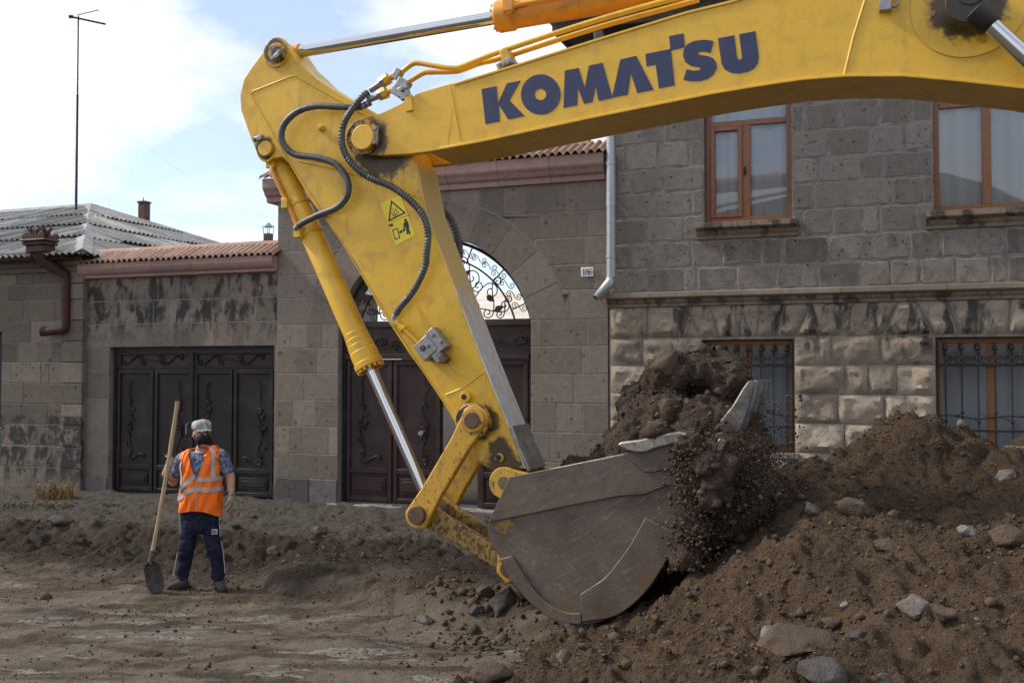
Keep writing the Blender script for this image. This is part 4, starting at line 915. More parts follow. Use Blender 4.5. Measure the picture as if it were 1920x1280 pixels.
# eaves
mb = MB(); mb.box(-.55, xr1-RX+.5, -.55, 9.0, zTop+.002, zTop+.07); mb.box(-.6, xr1-RX+.5, -.6, -.552, zTop-.03, zTop+.16); mb.box(-.6, -.552, -.55, 9.0, zTop-.03, zTop+.16); mb.build('eaves', M['rock_dark'], rh, smooth=False)
mb = MB(); a = [(-.7, -.7, zTop+.17), (xr1-RX+.6, -.7, zTop+.17), (xr1-RX+.6, 9.1, zTop+.17), (-.7, 9.1, zTop+.17), (3.4, 4.2, zTop+1.9), (xr1-RX-3, 4.2, zTop+1.9)]
mb.add(a, [(0, 1, 5, 4), (1, 2, 5), (2, 3, 4, 5), (3, 0, 4), (3, 2, 1, 0)]); mb.build('roof', M['asbestos'], rh, smooth=False)
# windows
def window(o, mat, left_open_frame, ybase, transom=None, curtain_y=.10):
    x0, x1, z0, z1 = o[0]-RX+.004, o[1]-RX-.004, o[2]+.003, o[3]-.003; fw = .065; y0, y1 = ybase, ybase+.07
    mb = MB(); mb.box(x0, x0+fw, y0, y1, z0, z1); mb.box(x1-fw, x1, y0, y1, z0, z1); mb.box(x0+fw, x1-fw, y0, y1, z0, z0+fw); mb.box(x0+fw, x1-fw, y0, y1, z1-fw, z1)
    xm = x0+(x1-x0)*.48; mb.box(xm-.05, xm+.05, y0, y1, z0+fw, z1-fw if not transom else transom-.035)
    if transom: mb.box(x0+fw, x1-fw, y0, y1, transom-.035, transom+.035)
    fr = mb.build('window_frame', mat, rh, bevel=.006)
    zt = transom-.035 if transom else z1-fw; panes = [(x0+fw, xm-.05, z0+fw, zt), (xm+.05, x1-fw, z0+fw, zt)]
    if transom: panes.append((x0+fw, x1-fw, transom+.035, z1-fw))
    if left_open_frame:
        a, b, c, d = panes[0]; t = .055; q = MB(); q.box(a, a+t, y0-.018, y1-.01, c, d); q.box(b-t, b, y0-.018, y1-.01, c, d); q.box(a+t, b-t, y0-.018, y1-.01, c, c+t); q.box(a+t, b-t, y0-.018, y1-.01, d-t, d); q.build('casement', mat, fr, bevel=.006)
        hq = MB(); hq.box(b+.02, b+.045, y0-.03, y0-.001, (c+d)/2-.05, (c+d)/2+.05); hq.build('handle', M['black_iron'], fr, bevel=.005)
        panes[0] = (a+t, b-t, c+t, d-t)
    for a, b, c, d in panes:
        q = MB(); q.add([(a, y0+.03, c), (b, y0+.03, c), (b, y0+.03, d), (a, y0+.03, d)], [(0, 1, 2, 3)]); q.build('pane', M['glass'], fr, smooth=False)
    # gathered curtain behind the glass
    nx = 90; V = []; F = []
    for i in range(nx+1):
        x = x0+.03+(x1-x0-.06)*i/nx; ph = 26*(x+.05*math.sin(5*x)); yy = ybase+curtain_y+.026*math.sin(ph)+.018*math.sin(ph*.37+1)
        V += [(x, yy, z0+.03), (x, ybase+curtain_y+.6*(yy-ybase-curtain_y), z1-.01)]
        if i: F.append((2*i-2, 2*i, 2*i+1, 2*i-1))
    q = MB(); q.add(V, F); q.build('curtain', M['curtain'], fr)
    return fr
for i, o in enumerate(up_open): window(o, M['brown_frame'], i == 0, .10, fc(1400, 226)[1])
for o in low: window(o, M['ochre_frame'], False, .16, None, .55)
# spear-headed window grilles
def grille(o, lab):
    gr = frame_thing('window_grille', lab, 'window grille', (o[0]+o[1])/2); hwv = (o[1]-o[0])/2-.02; z0, z1 = o[2]+.03, o[3]-.05; y = .035
    n = 7; xs_ = [-hwv+(2*hwv)*(i+.5)/n for i in range(n)]; zr_ = z1-.28
    for z, t in ((zr_, .016), (z0+.28, .012), (z0+.06, .014)):
        mb = MB(); mb.box(-hwv, hwv, y-t, y+t, z-t, z+t); mb.build('rail', M['black_iron'], gr, bevel=.003)
    for sx in (-hwv, hwv):
        mb = MB(); mb.box(sx-.012, sx+.012, y-.012, y+.012, z0, z1); mb.build('upright', M['black_iron'], gr)
    for i, x in enumerate(xs_):
        mb = MB(); mb.cyl((x, y, z0), (x, y, z1-.14), .0095, 6); br = mb.build('bar', M['black_iron'], gr)
        mb = MB(); mb.tube([(x, y, z1-.17), (x, y, z1-.145), (x, y, z1-.11), (x, y, z1-.09), (x, y, z1)], [.010, .022, .013, .034, .002], 8); mb.build('spear_head', M['black_iron'], br)
    sc_ = MB()
    for i in range(n-1):
        xm = (xs_[i]+xs_[i+1])/2; q = (xs_[i+1]-xs_[i])*.24
        for sg in (-1, 1): iron(sc_, spiral((xm+sg*q, zr_+.085), q*.85, 1.2, -math.pi/2, -sg, 16), y, .006, 4)
        iron(sc_, [(xm+math.cos(t)*q*1.9, zr_+.07+math.sin(t)*.055) for t in np.linspace(math.pi, 2*math.pi, 9)], y, .006, 4)
    sc_.build('scrollwork', M['black_iron'], gr)
    vn = MB(); zm = z0+(zr_-z0)*.42; P = [(x_, y-.015, zm+.018*math.sin(9*x_)) for x_ in np.linspace(-hwv, hwv, 30)]; vn.tube(P, .008, 5)
    for i, x in enumerate(xs_):
        s_ = 1 if i % 2 else -1; vn.tube([(x-.12, y-.02, zm+.01*s_), (x-.05, y-.025, zm+.02*s_), (x-.005, y-.03, zm+.05*s_)], [.006, .006, .006], 5); vn.ball((x, y-.022, zm+.055*s_), .020, .014, .022, 7, 5)
    vn.build('vine_rail', M['black_iron'], gr)
grille(l1, 'black iron grille with spear heads on the window behind the bucket teeth')
grille(l2, 'black iron grille with spear heads on the window above the right soil heap')
# zinc downpipe between house and gateway wall
dp_ = frame_thing('downpipe', 'grey zinc downpipe at the corner of the two-storey house with angled spout', 'downpipe', fs(1150, 400))
zb = fc(1150, 525)[1]; ypp = -.11; zt_ = zTop-.45
for k, (a, b) in enumerate(((zb, zb+.95), (zb+.95, zb+1.9), (zb+1.9, zb+2.85), (zb+2.85, zt_))):
    mb = MB(); mb.tube([(0, ypp, a), (0, ypp, b+.03)], [.066, .061], 18); mb.build('pipe_section', M['zinc'], dp_)
mb = MB(); mb.tube([(0, ypp, zb+.02), (-.01, ypp-.02, zb-.04), (-.16, ypp-.14, zb-.26)], [.0685]*3, 18, caps=False); sp_ = mb.build('spout', M['zinc'], dp_); sp_.modifiers.new('t', 'SOLIDIFY').thickness = .004
mb = MB(); mb.tube([(0, ypp, zt_), (0, ypp-.02, zt_+.08), (-.05, -.45, zTop-.18), (-.05, -.55, zTop-.06)], .066, 14); mb.build('neck', M['zinc'], dp_)
for z in (zb+.28, zb+1.5, zb+2.7):
    mb = MB(); mb.cyl((0, ypp, z), (0, ypp, z+.03), .072, 16); mb.box(-.012, .012, -.06, .03, z, z+.025); mb.build('bracket', M['zinc'], dp_)
# ================================================================== courtyard behind the gate, and the house across the street (seen in the panes)
cy = empty('courtyard_house', F0+UX*(aC-1.7)+UY*9, -TH); tag(cy, 'pale courtyard building seen through the fanlight of the arched gate', 'house')
mb = MB(); mb.box(-3.3, .9, 0, 4, -.2, 3.15); mb.build('wall', M['pale_wall'], cy, smooth=False)
mb = MB(); mb.add([(-3.6, -.5, 3.2), (1.2, -.5, 3.2), (1.2, 3, 4.3), (-3.6, 3, 4.3), (-3.6, -.5, 3.1), (1.2, -.5, 3.1), (1.2, 3, 4.2), (-3.6, 3, 4.2)], [(0, 1, 2, 3), (7, 6, 5, 4), (0, 4, 5, 1), (1, 5, 6, 2), (2, 6, 7, 3), (3, 7, 4, 0)]); mb.build('roof', M['pale_wall'], cy, smooth=False)
iw = empty('courtyard_wall', F0+UX*(aC+.9)+UY*2.6, -TH); tag(iw, 'brown stone courtyard wall seen through the open wicket of the arched gate', 'wall')
mb = MB()
for r_ in range(7):
    for c_ in range(5): pass
mb.box(-1.3, 1.7, .06, .3, -.1, 2.45); mb.build('core', M['mortar_dark'], iw, smooth=False)
for c in courses(-1.3, 1.7, [0, .4, .8, 1.2, 1.6, 2.0, 2.45], .4, .7, [], rng): slab([(c[0]+.006, c[2]+.006), (c[1]-.006, c[2]+.006), (c[1]-.006, c[3]-.006), (c[0]+.006, c[3]-.006)], .02, .006, M['tuff_house'], iw, 0, y=.06)
oh = empty('opposite_house', Vector((1, -9.0, 0)), -TH); tag(oh, 'plain pinkish house across the street, mirrored in the window panes', 'house')
mb = MB(); mb.box(-9, 10, -.4, 0, -.3, 2.7); mb.build('wall', M['plaster'], oh, smooth=False); mb = MB(); mb.add([(-9.4, .4, 2.8), (10.4, .4, 2.8), (10.4, -4, 3.5), (-9.4, -4, 3.5), (-9.4, .4, 2.7), (10.4, .4, 2.7), (10.4, -4, 3.4), (-9.4, -4, 3.4)], [(0, 1, 2, 3), (7, 6, 5, 4), (0, 4, 5, 1), (1, 5, 6, 2), (2, 6, 7, 3), (3, 7, 4, 0)]); mb.build('roof', M['tile'], oh, smooth=False)
for k in range(5):
    x = -7+k*3.6; mb = MB(); mb.box(x, x+1.2, .002, .03, .9, 2.2); mb.build('window', M['interior'], oh, smooth=False)
# ================================================================== excavator (boom, arm, linkage, bucket), frame origin on the near side plane of the boom
exv = empty('excavator', E0+Vector((0, 0, 0)), -TH); tag(exv, 'yellow tracked excavator with its boom raised and loaded bucket lowered beside the soil heap', 'excavator')
BW = .62; AW0, AW1 = .11, .51; CW = .31                # boom width, arm planes, centre plane
def EP(L_, yl): return [ex(x, y, yl) for x, y in L_]
def local_near(name, base, pins, **k): return paint_mat(name, base, pins, **k)
def pin3(px, py, yl): return tuple(e3(px, py, yl))
pBA = (684, 256); pAC = (517, 98); pBC = (495, 278); pLK = (888, 787); pBU = (945, 905)
M['boom_paint'] = paint_mat('boom_paint', YEL, [(pin3(690, 262, 0), .10, .30), (pin3(1815, 8, 0), .14, .42)], dirt=.26, chip=.6)
M['arm_paint'] = paint_mat('arm_paint', YEL, [(pin3(517, 98, AW0), .06, .20), (pin3(497, 278, AW0), .05, .17), (pin3(715, 285, AW0), .12, .42), (pin3(905, 790, AW0), .06, .26), (pin3(945, 890, AW0), .10, .34), (pin3(940, 845, AW0), .02, .22)], dirt=.36, chip=.7)
# ---------------- boom
low_ = [(823, 281), (900, 267), (951, 256), (1120, 220), (1230, 198), (1336, 177), (1420, 163), (1500, 151), (1587, 144), (1697, 144), (1806, 154), (1920, 167), (2050, 192), (2200, 232), (2400, 305), (2600, 395), (2800, 500)]
top_ = [(2900, 410), (2700, 250), (2500, 110), (2300, 0), (2100, -80), (1900, -115), (1700, -100), (1550, -55), (1374, 0), (1288, 21), (1120, 72), (1000, 110), (900, 141), (850, 156)]
TP = .022
def band(P, d):      # thicken an open polyline into a strip of thickness d towards the left of travel
    V = [Vector(p) for p in P]; out_ = []
    for i, p in enumerate(V):
        t = (V[min(i+1, len(V)-1)]-V[max(i-1, 0)]).normalized(); out_.append(tuple(p+Vector((-t.y, t.x))*d))
    return list(P)+out_[::-1]
bl, tl_ = EP(low_, 0), EP(top_, 0)
boom = MB(); boom.prism(bl+tl_, 0, BW)
boom = boom.build('boom', M['boom_paint'], exv, bevel=.004)
mb = MB(); mb.prism(band(EP(low_, -.018), TP), -.018, BW+.018); mb.build('lower_flange', M['boom_paint'], boom, bevel=.004)
mb = MB(); mb.prism(band(EP(top_, -.012), TP), -.012, BW+.012); mb.build('upper_flange', M['boom_paint'], boom, bevel=.004)
# forked tip, one cheek on each side of the arm
ear = [(840, 279), (800, 285), (766, 289), (720, 291), (690, 292), (668, 288), (652, 274), (648, 256), (654, 238), (668, 226), (688, 219), (705, 217), (756, 192), (786, 174), (823, 163), (856, 154)]
for y0, y1 in ((-.002, .085), (BW-.085, BW+.002)):
    mb = MB(); mb.prism(EP(ear, 0), y0, y1); mb.build('boom_cheek', M['boom_paint'], boom, bevel=.006)
mb = MB(); mb.prism(EP([(800, 284), (856, 277), (866, 160), (838, 164)], 0), .085, BW-.085); mb.build('cross_plate', M['boom_paint'], boom, bevel=.004)
def weld(par, L_, yl, r=.006, mat='boom_paint'):
    mb = MB(); mb.tube([(a, yl, z) for a, z in EP(L_, yl)], r, 6); return mb.build('weld_bead', M[mat], par)
weld(boom, [(843, 160), (852, 205), (862, 262)], -.001); weld(boom, [(1622, 0), (1600, 70), (1583, 140)], -.001, .010)
mb = MB(); q = ex(1815, 8, 0); mb.tube([(q[0], -.001, q[1]), (q[0], -.012, q[1])], [.40, .395], 48); mb.build('boss_plate', M['boom_paint'], boom, ang=60)
mb = MB(); mb.cyl((q[0], -.11, q[1]), (q[0], .0, q[1]), .145, 32); mb.build('pin_boss', M['greasy'], boom, bevel=.01)
mb = MB(); mb.cyl((q[0], -.26, q[1]), (q[0], -.20, q[1]), .10, 28); mb.build('boom_cylinder_pin', M['grease'], boom, bevel=.01)
# boom cylinder: eye and rod running down to the right
r0, r1 = e3(1815, 8, -.19), e3(2330, 480, -.19); mb = MB(); d = (r1-r0).normalized(); mb.cyl(r0+d*.16, r1, .062, 28); bc = mb.build('boom_cylinder_rod', M['chrome'], exv)
mb = MB(); mb.cyl((r0.x, -.255, r0.z), (r0.x, -.125, r0.z), .155, 30); mb.tube([tuple(r0+d*.08), tuple(r0+d*.21), tuple(r0+d*.24)], [.12, .10, .072], 20); mb.build('rod_eye', M['grease'], bc, bevel=.006)
# small lamp bracket under the boom top
mb = MB(); a = e3(1660, 10, -.05); mb.box(a.x-.045, a.x+.045, -.09, -.012, a.z-.05, a.z+.2); bk = mb.build('hose_bracket', M['steel'], boom, bevel=.006)
mb = MB(); mb.tube([(a.x+.06+.035*math.cos(t), -.06, a.z+.02+.045*math.sin(t)) for t in np.linspace(0, 2*math.pi, 13)], .012, 6); mb.build('shackle', M['steel'], boom)
# printed name
def LP(P): return [(900+x/2.909, y/2.909) for x, y in P]
ell = lambda cx, cy, rx, ry, n=36, rev=False: [(cx+rx*math.cos(2*math.pi*i/n*(-1 if rev else 1)), cy+ry*math.sin(2*math.pi*i/n*(-1 if rev else 1))) for i in range(n)]
letters = {
 'K': [(8,487),(90,470),(98,560),(147,455),(221,440),(161,548),(243,633),(153,652),(103,572),(108,662),(30,678)],
 'M': [(462,386),(538,371),(571,478),(594,358),(668,343),(720,524),(722,535),(646,551),(632,470),(613,557),(567,567),(533,480),(531,573),(455,589)],
 'A': [(765,325),(852,305),(947,490),(857,508),(823,400),(806,517),(723,533),(722,522)],
 'T': [(902,295),(1038,268),(1031,198),(1110,183),(1118,258),(1042,276),(1062,466),(975,483),(958,353),(908,363)],
 'S': [(1274,226),(1258,290),(1230,282),(1200,283),(1190,291),(1194,300),(1240,306),(1272,318),(1290,345),(1291,375),(1275,405),(1245,430),(1200,443),(1150,444),(1109,436),(1127,378),(1160,386),(1195,384),(1203,376),(1198,368),(1150,360),(1120,340),(1107,305),(1111,270),(1130,243),(1165,225),(1215,218),(1250,220)],
 'U': [(1298,210),(1387,193),(1402,312),(1408,323),(1416,327),(1424,323),(1429,312),(1413,188),(1502,170),(1521,310),(1516,345),(1495,375),(1460,393),(1410,402),(1370,398),(1335,380),(1318,350)]}
YL = -.0035
for k, P in letters.items():
    mb = MB(); mb.prism(EP(LP(P), YL), YL, -.0005); mb.build('letter', M['navy'], boom, smooth=False)
mb = MB(); o_, i_ = EP(LP(ell(331, 516, 108, 110, 44)), YL), EP(LP(ell(330, 516, 31, 31, 44)), YL); n = 44
V = [(a, YL, b) for a, b in o_]+[(a, YL, b) for a, b in i_]+[(a, -.0005, b) for a, b in o_]; mb.add(V, [(i, (i+1) % n, n+(i+1) % n, n+i) for i in range(n)]+[(i, 2*n+i, 2*n+(i+1) % n, (i+1) % n) for i in range(n)]); mb.build('letter', M['navy'], boom, smooth=False)
# ---------------- arm
armP = [(497, 92), (508, 77), (520, 73), (535, 81), (545, 97), (556, 113), (576, 131), (594, 149), (630, 171), (662, 190), (707, 214), (745, 240), (775, 288), (799, 400), (900, 667), (966, 831), (984, 879), (962, 880), (945, 882), (926, 886), (900, 868), (885, 831), (868, 812), (858, 800), (812, 724), (764, 658), (707, 571), (668, 494), (629, 439), (606, 407), (588, 383), (559, 336), (541, 306), (529, 294), (511, 297), (501, 305), (492, 302), (482, 288), (467, 250), (452, 208), (450, 179), (457, 149), (473, 125)]
arm_pl = EP(armP, AW0)
mb = MB(); mb.prism(arm_pl, AW0, AW1)
# the arm head opens where the bucket cylinder sits: two cheeks there
arm = mb.build('arm', M['arm_paint'], exv, bevel=.006)
und = [(779, 305), (799, 400), (900, 667), (966, 831), (984, 879)]
P = EP(und, AW0); S = band(P, .014); mb = MB(); mb.prism(S, AW0-.012, AW1+.012); ws = mb.build('rubbed_inner_plate', M['strip'], arm, bevel=.004)
mb = MB(); t_ = EP([(955, 800), (968, 838), (990, 884)], AW0); mb.prism(band(t_, .034), AW0-.016, AW1+.016); mb.build('wear_pad', M['wear'], arm, bevel=.004)
weld(arm, [(606, 400), (540, 300), (470, 178), (476, 171), (545, 144), (556, 143), (600, 168), (660, 202), (695, 222)], AW0, .008, 'arm_paint')
weld(arm, [(606, 404), (640, 452), (706, 562), (780, 676), (835, 758)], AW0-.002, .006, 'arm_paint'); weld(arm, [(560, 302), (640, 318), (740, 352), (790, 372)], AW0, .006, 'arm_paint')
weld(arm, [(836, 740), (870, 726), (908, 697)], AW0, .008, 'arm_paint'); weld(arm, [(782, 572), (800, 600), (830, 640), (845, 688), (872, 705)], AW0, .008, 'arm_paint'); weld(arm, [(782, 572), (795, 610), (830, 660), (858, 705)], AW0, .005, 'arm_paint')
def boss(par, px, py, r, yl0, yl1, mat, name='pin_boss', ref=None, seg=30, bev=.008):
    a, z = ex(px, py, yl0 if ref is None else ref); mb = MB(); mb.cyl((a, yl0, z), (a, yl1, z), r, seg); return mb.build(name, M[mat], par, bevel=bev)
boss(arm, 517, 98, .145, AW0-.020, AW0+.02, 'arm_paint'); boss(arm, 517, 97, .088, AW0-.075, AW0-.018, 'greasy', 'pin'); boss(arm, 517, 97, .055, AW0-.085, AW0-.074, 'grease', 'pin_cap')
boss(arm, 496, 278, .075, AW0-.045, AW0+.0, 'yellow', 'pin'); boss(arm, 497, 281, .088, AW0-.012, AW0+.0, 'grease', 'pin_collar')
boss(boom, 679, 257, .165, -.030, 0, 'greasy', 'pin_boss'); boss(boom, 679, 257, .115, -.085, -.028, 'yellow', 'pin')
def keeper(par, px, py, dx, dz, ang, yl):
    a, z = ex(px, py, yl); mb = MB(); ca, sa = math.cos(ang), math.sin(ang); P = [(a+u*dx*ca-v*dz*sa, z+u*dx*sa+v*dz*ca) for u, v in ((-1, -1), (1, -1), (1, 1), (-1, 1))]; mb.prism(P, yl-.03, yl); k = mb.build('pin_keeper', M['steel'], par, bevel=.006)
    for s in (-.75, .75):
        b = MB(); b.cyl((a+s*dx*ca, yl-.05, z+s*dx*sa), (a+s*dx*ca, yl-.029, z+s*dx*sa), dz*.8, 6); b.build('bolt', M['steel'], k, smooth=False)
keeper(boom, 706, 255, .085, .026, math.radians(88), -.03); keeper(arm, 521, 105, .062, .022, math.radians(38), AW0-.075); keeper(arm, 487, 260, .06, .022, math.radians(12), AW0-.03)
mb = MB(); a, z = ex(604, 241, AW0); mb.tube([(a, AW0+.01, z), (a, AW0-.03, z), (a, AW0-.05, z)], [.036, .03, .012], 14); mb.build('grease_nipple', M['arm_paint'], arm)
boss(arm, 871, 744, .048, AW0-.06, AW0, 'arm_paint', 'hollow_boss'); boss(arm, 870, 744, .025, AW0-.062, AW0-.059, 'ink', 'boss_hole', ref=AW0-.06, bev=0)
boss(arm, 935, 858, .042, AW0-.03, AW0, 'greasy', 'hollow_boss'); boss(arm, 935, 858, .026, AW0-.032, AW0-.029, 'ink', 'boss_hole', ref=AW0-.03, bev=0)
boss(arm, 892, 789, .155, AW0-.10, AW0, 'greasy', 'pin_boss', ref=AW0)
# warning decal on the arm
yl = AW0-.0025; dc = [(713, 382), (751, 366), (779, 441), (742, 460)]; mb = MB(); mb.prism(EP(dc, yl), yl, AW0-.0004); dec = mb.build('warning_decal', M['decal'], arm, smooth=False)
def DP(L_): return [(430+x/2.977, 40+y/2.977) for x, y in L_]
def ink(P, name='decal_print', y_=yl-.0015):
    mb = MB(); mb.prism(EP(DP(P), y_), y_, yl-.0002); return mb
def inkline(P, r, closed=False):
    mb = MB(); Q = EP(DP(P), yl-.001); Q = Q+[Q[0]] if closed else Q
    for p, q in zip(Q[:-1], Q[1:]):
        d = Vector((q[0]-p[0], q[1]-p[1])); nn = Vector((-d.y, d.x)).normalized()*r if d.length else Vector((0, 0)); e = d.normalized()*r if d.length else d
        mb.prism([(p[0]-e.x+nn.x, p[1]-e.y+nn.y), (p[0]-e.x-nn.x, p[1]-e.y-nn.y), (q[0]+e.x-nn.x, q[1]+e.y-nn.y), (q[0]+e.x+nn.x, q[1]+e.y+nn.y)], yl-.0015, yl-.0002)
    return mb
inkline([(905, 1005), (978, 1068), (891, 1112)], .0065, True).build('triangle_print', M['ink'], dec, smooth=False)
mbk = inkline([(912, 1046), (922, 1060), (918, 1075), (930, 1082)], .003); mbk2 = inkline([(928, 1040), (932, 1056), (944, 1062), (940, 1076), (928, 1072)], .003); mbk.add(mbk2.v, mbk2.f); q_ = inkline([(906, 1066), (914, 1084), (936, 1088)], .003); mbk.add(q_.v, q_.f); mbk.build('crush_symbol', M['ink'], dec, smooth=False)
inkline([(846, 1104), (990, 1098)][0:0] or [(893, 1124), (1003, 1080)], .0012).build('panel_line', M['ink'], dec, smooth=False)
inkline([(911, 1166), (938, 1156), (950, 1207), (926, 1217)], .004, True).build('box_print', M['ink'], dec, smooth=False)
mbk = inkline([(950, 1177), (977, 1163)], .0045); a1 = ink([(945, 1180), (960, 1163), (965, 1184)]); a2 = ink([(983, 1160), (968, 1157), (974, 1177)]); mbk.add(a1.v, a1.f); mbk.add(a2.v, a2.f); mbk.build('arrow_print', M['ink'], dec, smooth=False)
mbk = ink(ell(983, 1110, 8, 8, 12)); b1 = ink([(972, 1124), (996, 1114), (1004, 1150), (998, 1152), (993, 1135), (1012, 1184), (1003, 1188), (995, 1160), (999, 1188), (990, 1190), (984, 1140), (979, 1158), (973, 1156)]); mbk.add(b1.v, b1.f); mbk.build('figure_print', M['ink'], dec, smooth=False)
ink([(888, 1134), (912, 1128), (914, 1144), (892, 1148)]).build('small_print', M['rust_pin'], dec, smooth=False)
# ---------------- arm cylinder along the boom
c0 = e3(540, 100, CW)+Vector((0, 0, 0)); c0 = Vector((ex(517, 98, AW0)[0], CW, ex(517, 98, AW0)[1])); d = (e3(945, 31, CW)-e3(560, 97, CW)).normalized(); a1 = e3(931, 33, CW)
ac = MB(); s0 = e3(556, 98, CW); ac.cyl(s0, a1+d*.3, .060, 30); aco = ac.build('arm_cylinder_rod', M['chrome'], exv)
mb = MB(); mb.tube([c0, tuple(c0+(s0-c0)*.4), tuple(s0-d*.02), tuple(s0+d*.05)], [.10, .095, .075, .075], 20); mb.cyl((c0.x, AW0+.03, c0.z), (c0.x, AW1-.03, c0.z), .13, 26); mb.build('rod_eye', M['orange_paint'], aco, bevel=.006)
mb = MB(); b0 = a1; mb.tube([b0, b0+d*.02, b0+d*.022, b0+d*.16, b0+d*.165, b0+d*2.6], [.125, .135, .142, .142, .128, .128], 34); acb = mb.build('arm_cylinder_barrel', M['orange_paint'], exv, bevel=.003)
mb = MB(); u = d.orthogonal().normalized(); v_ = d.cross(u)
for k in range(12): p = b0+(u*math.cos(k*math.pi/6)+v_*math.sin(k*math.pi/6))*.112; mb.cyl(p-d*.018, p+d*.005, .014, 6)
mb.build('gland_bolt', M['orange_paint'], acb, smooth=False)
mb = MB(); mb.tube(catmull([e3(948, 18, .17), e3(956, 24, .16), e3(964, 12, .155), e3(1005, 3, .155), e3(1220, -36, .155)], 5), .020, 8); mb.build('feed_pipe', M['orange_paint'], acb)
mb = MB(); q = e3(953, 12, .16); mb.box(q.x-.05, q.x+.05, .13, .2, q.z-.05, q.z+.09); mb.build('port_block', M['orange_paint'], acb, bevel=.008)
# ---------------- bucket cylinder in front of the arm
b0 = Vector((ex(496, 278, AW0)[0], CW, ex(496, 278, AW0)[1])); lk = Vector((ex(783, 965, -.0)[0], CW, ex(783, 965, 0)[1])); d = (lk-b0).normalized(); Lc = (lk-b0).length
gl_ = (e3(690, 690, CW)-b0).dot(d)
mb = MB(); mb.cyl((b0.x, AW0+.05, b0.z), (b0.x, AW1-.05, b0.z), .125, 26); mb.tube([b0, b0+d*.16, b0+d*.2, b0+d*.21, b0+d*(gl_-.36), b0+d*(gl_-.355), b0+d*(gl_-.30), b0+d*(gl_-.295), b0+d*(gl_-.24), b0+d*(gl_-.235), b0+d*(gl_-.17), b0+d*(gl_-.165), b0+d*(gl_-.06), b0+d*(gl_-.055), b0+d*gl_],
   [.10, .105, .108, .112, .112, .116, .116, .121, .121, .126, .126, .131, .131, .139, .139], 34); bcb = mb.build('bucket_cylinder_barrel', M['yellow'], exv, bevel=.002)
u = Vector((0, 1, 0)); v_ = d.cross(u).normalized()
for k in range(14):
    mb = MB(); p = b0+d*gl_+(u*math.cos(k*math.pi/7)+v_*math.sin(k*math.pi/7))*.117; mb.cyl(p-d*.01, p+d*.028, .018, 6); mb.build('gland_bolt', M['yellow'], bcb, smooth=False)
mb = MB(); mb.cyl(b0+d*(gl_-.1), lk-d*.07, .058, 32); bcr = mb.build('bucket_cylinder_rod', M['chrome'], exv)
mb = MB(); mb.cyl((lk.x, AW0+.06, lk.z), (lk.x, AW1-.06, lk.z), .105, 24); mb.tube([lk, lk-d*.1, lk-d*.13], [.085, .075, .062], 18); mb.build('rod_eye', M['wear'], bcr, bevel=.004)
for t in (.60, .92):
    mb = MB(); mb.cyl(b0+d*(t-.012), b0+d*(t+.012), .121, 30); cl = mb.build('clamp_band', M['yellow'], bcb); p = b0+d*t; mb = MB(); mb.box(p.x-.10, p.x-.03, CW-.17, CW-.08, p.z-.05, p.z+.05); mb.build('clamp_block', M['yellow'], cl, bevel=.008)
mb = MB(); s = Vector((-.06, -.115, .02)); mb.tube(catmull([tuple(b0+d*.20+s*.9), tuple(b0+d*.26+s*1.15), tuple(b0+d*.5+s*1.1), tuple(b0+d*.86+s*1.05)], 5), .024, 10); mb.build('feed_pipe', M['orange_paint'], bcb); mb = MB(); p = b0+d*.17+s*.9; mb.box(p.x-.05, p.x+.05, p.y-.04, p.y+.05, p.z-.045, p.z+.045); mb.build('port_block', M['yellow'], bcb, bevel=.01)
# ---------------- links
def bone(p, q, rp, rq, wd, y0, y1):
    p, q = Vector(p), Vector(q); d = (q-p).normalized(); n = Vector((-d.y, d.x)); P = []
    a0 = math.atan2(d.y, d.x)
    for t in np.linspace(a0+math.pi/2+.35, a0+1.5*math.pi-.35, 14): P.append((p.x+rp*math.cos(t), p.y+rp*math.sin(t)))
    L_ = (q-p).length
    P += [tuple(p+d*L_*.25-n*wd), tuple(p+d*L_*.75-n*wd)]
    for t in np.linspace(a0-math.pi/2+.35, a0+math.pi/2-.35, 14): P.append((q.x+rq*math.cos(t), q.y+rq*math.sin(t)))
    P += [tuple(p+d*L_*.75+n*wd), tuple(p+d*L_*.25+n*wd)]
    mb = MB(); mb.prism(P, y0, y1); return mb
pT = ex(888, 787, AW0-.10); pB = ex(783, 965, 0)
for y0, y1 in ((AW0-.105, AW0-.015), (AW1+.015, AW1+.105)):
    bone(pT, pB, .130, .125, .095, y0, y1).build('side_link', M['yellow_link'], exv, bevel=.012)
mb = MB(); mb.cyl((pT[0], AW0-.15, pT[1]), (pT[0], AW1+.15, pT[1]), .072, 26); mb.build('link_pin', M['rust_pin'], exv, bevel=.006)
mb = MB(); mb.cyl((pT[0], AW0-.135, pT[1]), (pT[0], AW0-.105, pT[1]), .108, 26); mb.build('link_collar', M['yellow_link'], exv, bevel=.006)
mb = MB(); mb.cyl((pB[0], AW0-.15, pB[1]), (pB[0], AW1+.15, pB[1]), .082, 26); mb.build('link_pin', M['rust_pin'], exv, bevel=.008)
pE = ex(948, 1066, .0); pE = (pE[0]+.02, pE[1])
for y0, y1 in ((AW0-.012, AW0+.075), (AW1-.075, AW1+.012)):
    bone(pB, pE, .115, .115, .085, y0, y1).build('bucket_link', M['muddy_link'], exv, bevel=.012)
mb = MB(); p, q = Vector((pB[0], 0, pB[1])), Vector((pE[0], 0, pE[1])); dd = (q-p).normalized(); nn = Vector((dd.z, 0, -dd.x)); A = p+dd*.18; B = q-dd*.12
mb.prism([(A.x+nn.x*.06, A.z+nn.z*.06), (B.x+nn.x*.06, B.z+nn.z*.06), (B.x+nn.x*.015, B.z+nn.z*.015), (A.x+nn.x*.015, A.z+nn.z*.015)], AW0+.076, AW1-.076); mb.build('link_web', M['wear'], exv, bevel=.006)
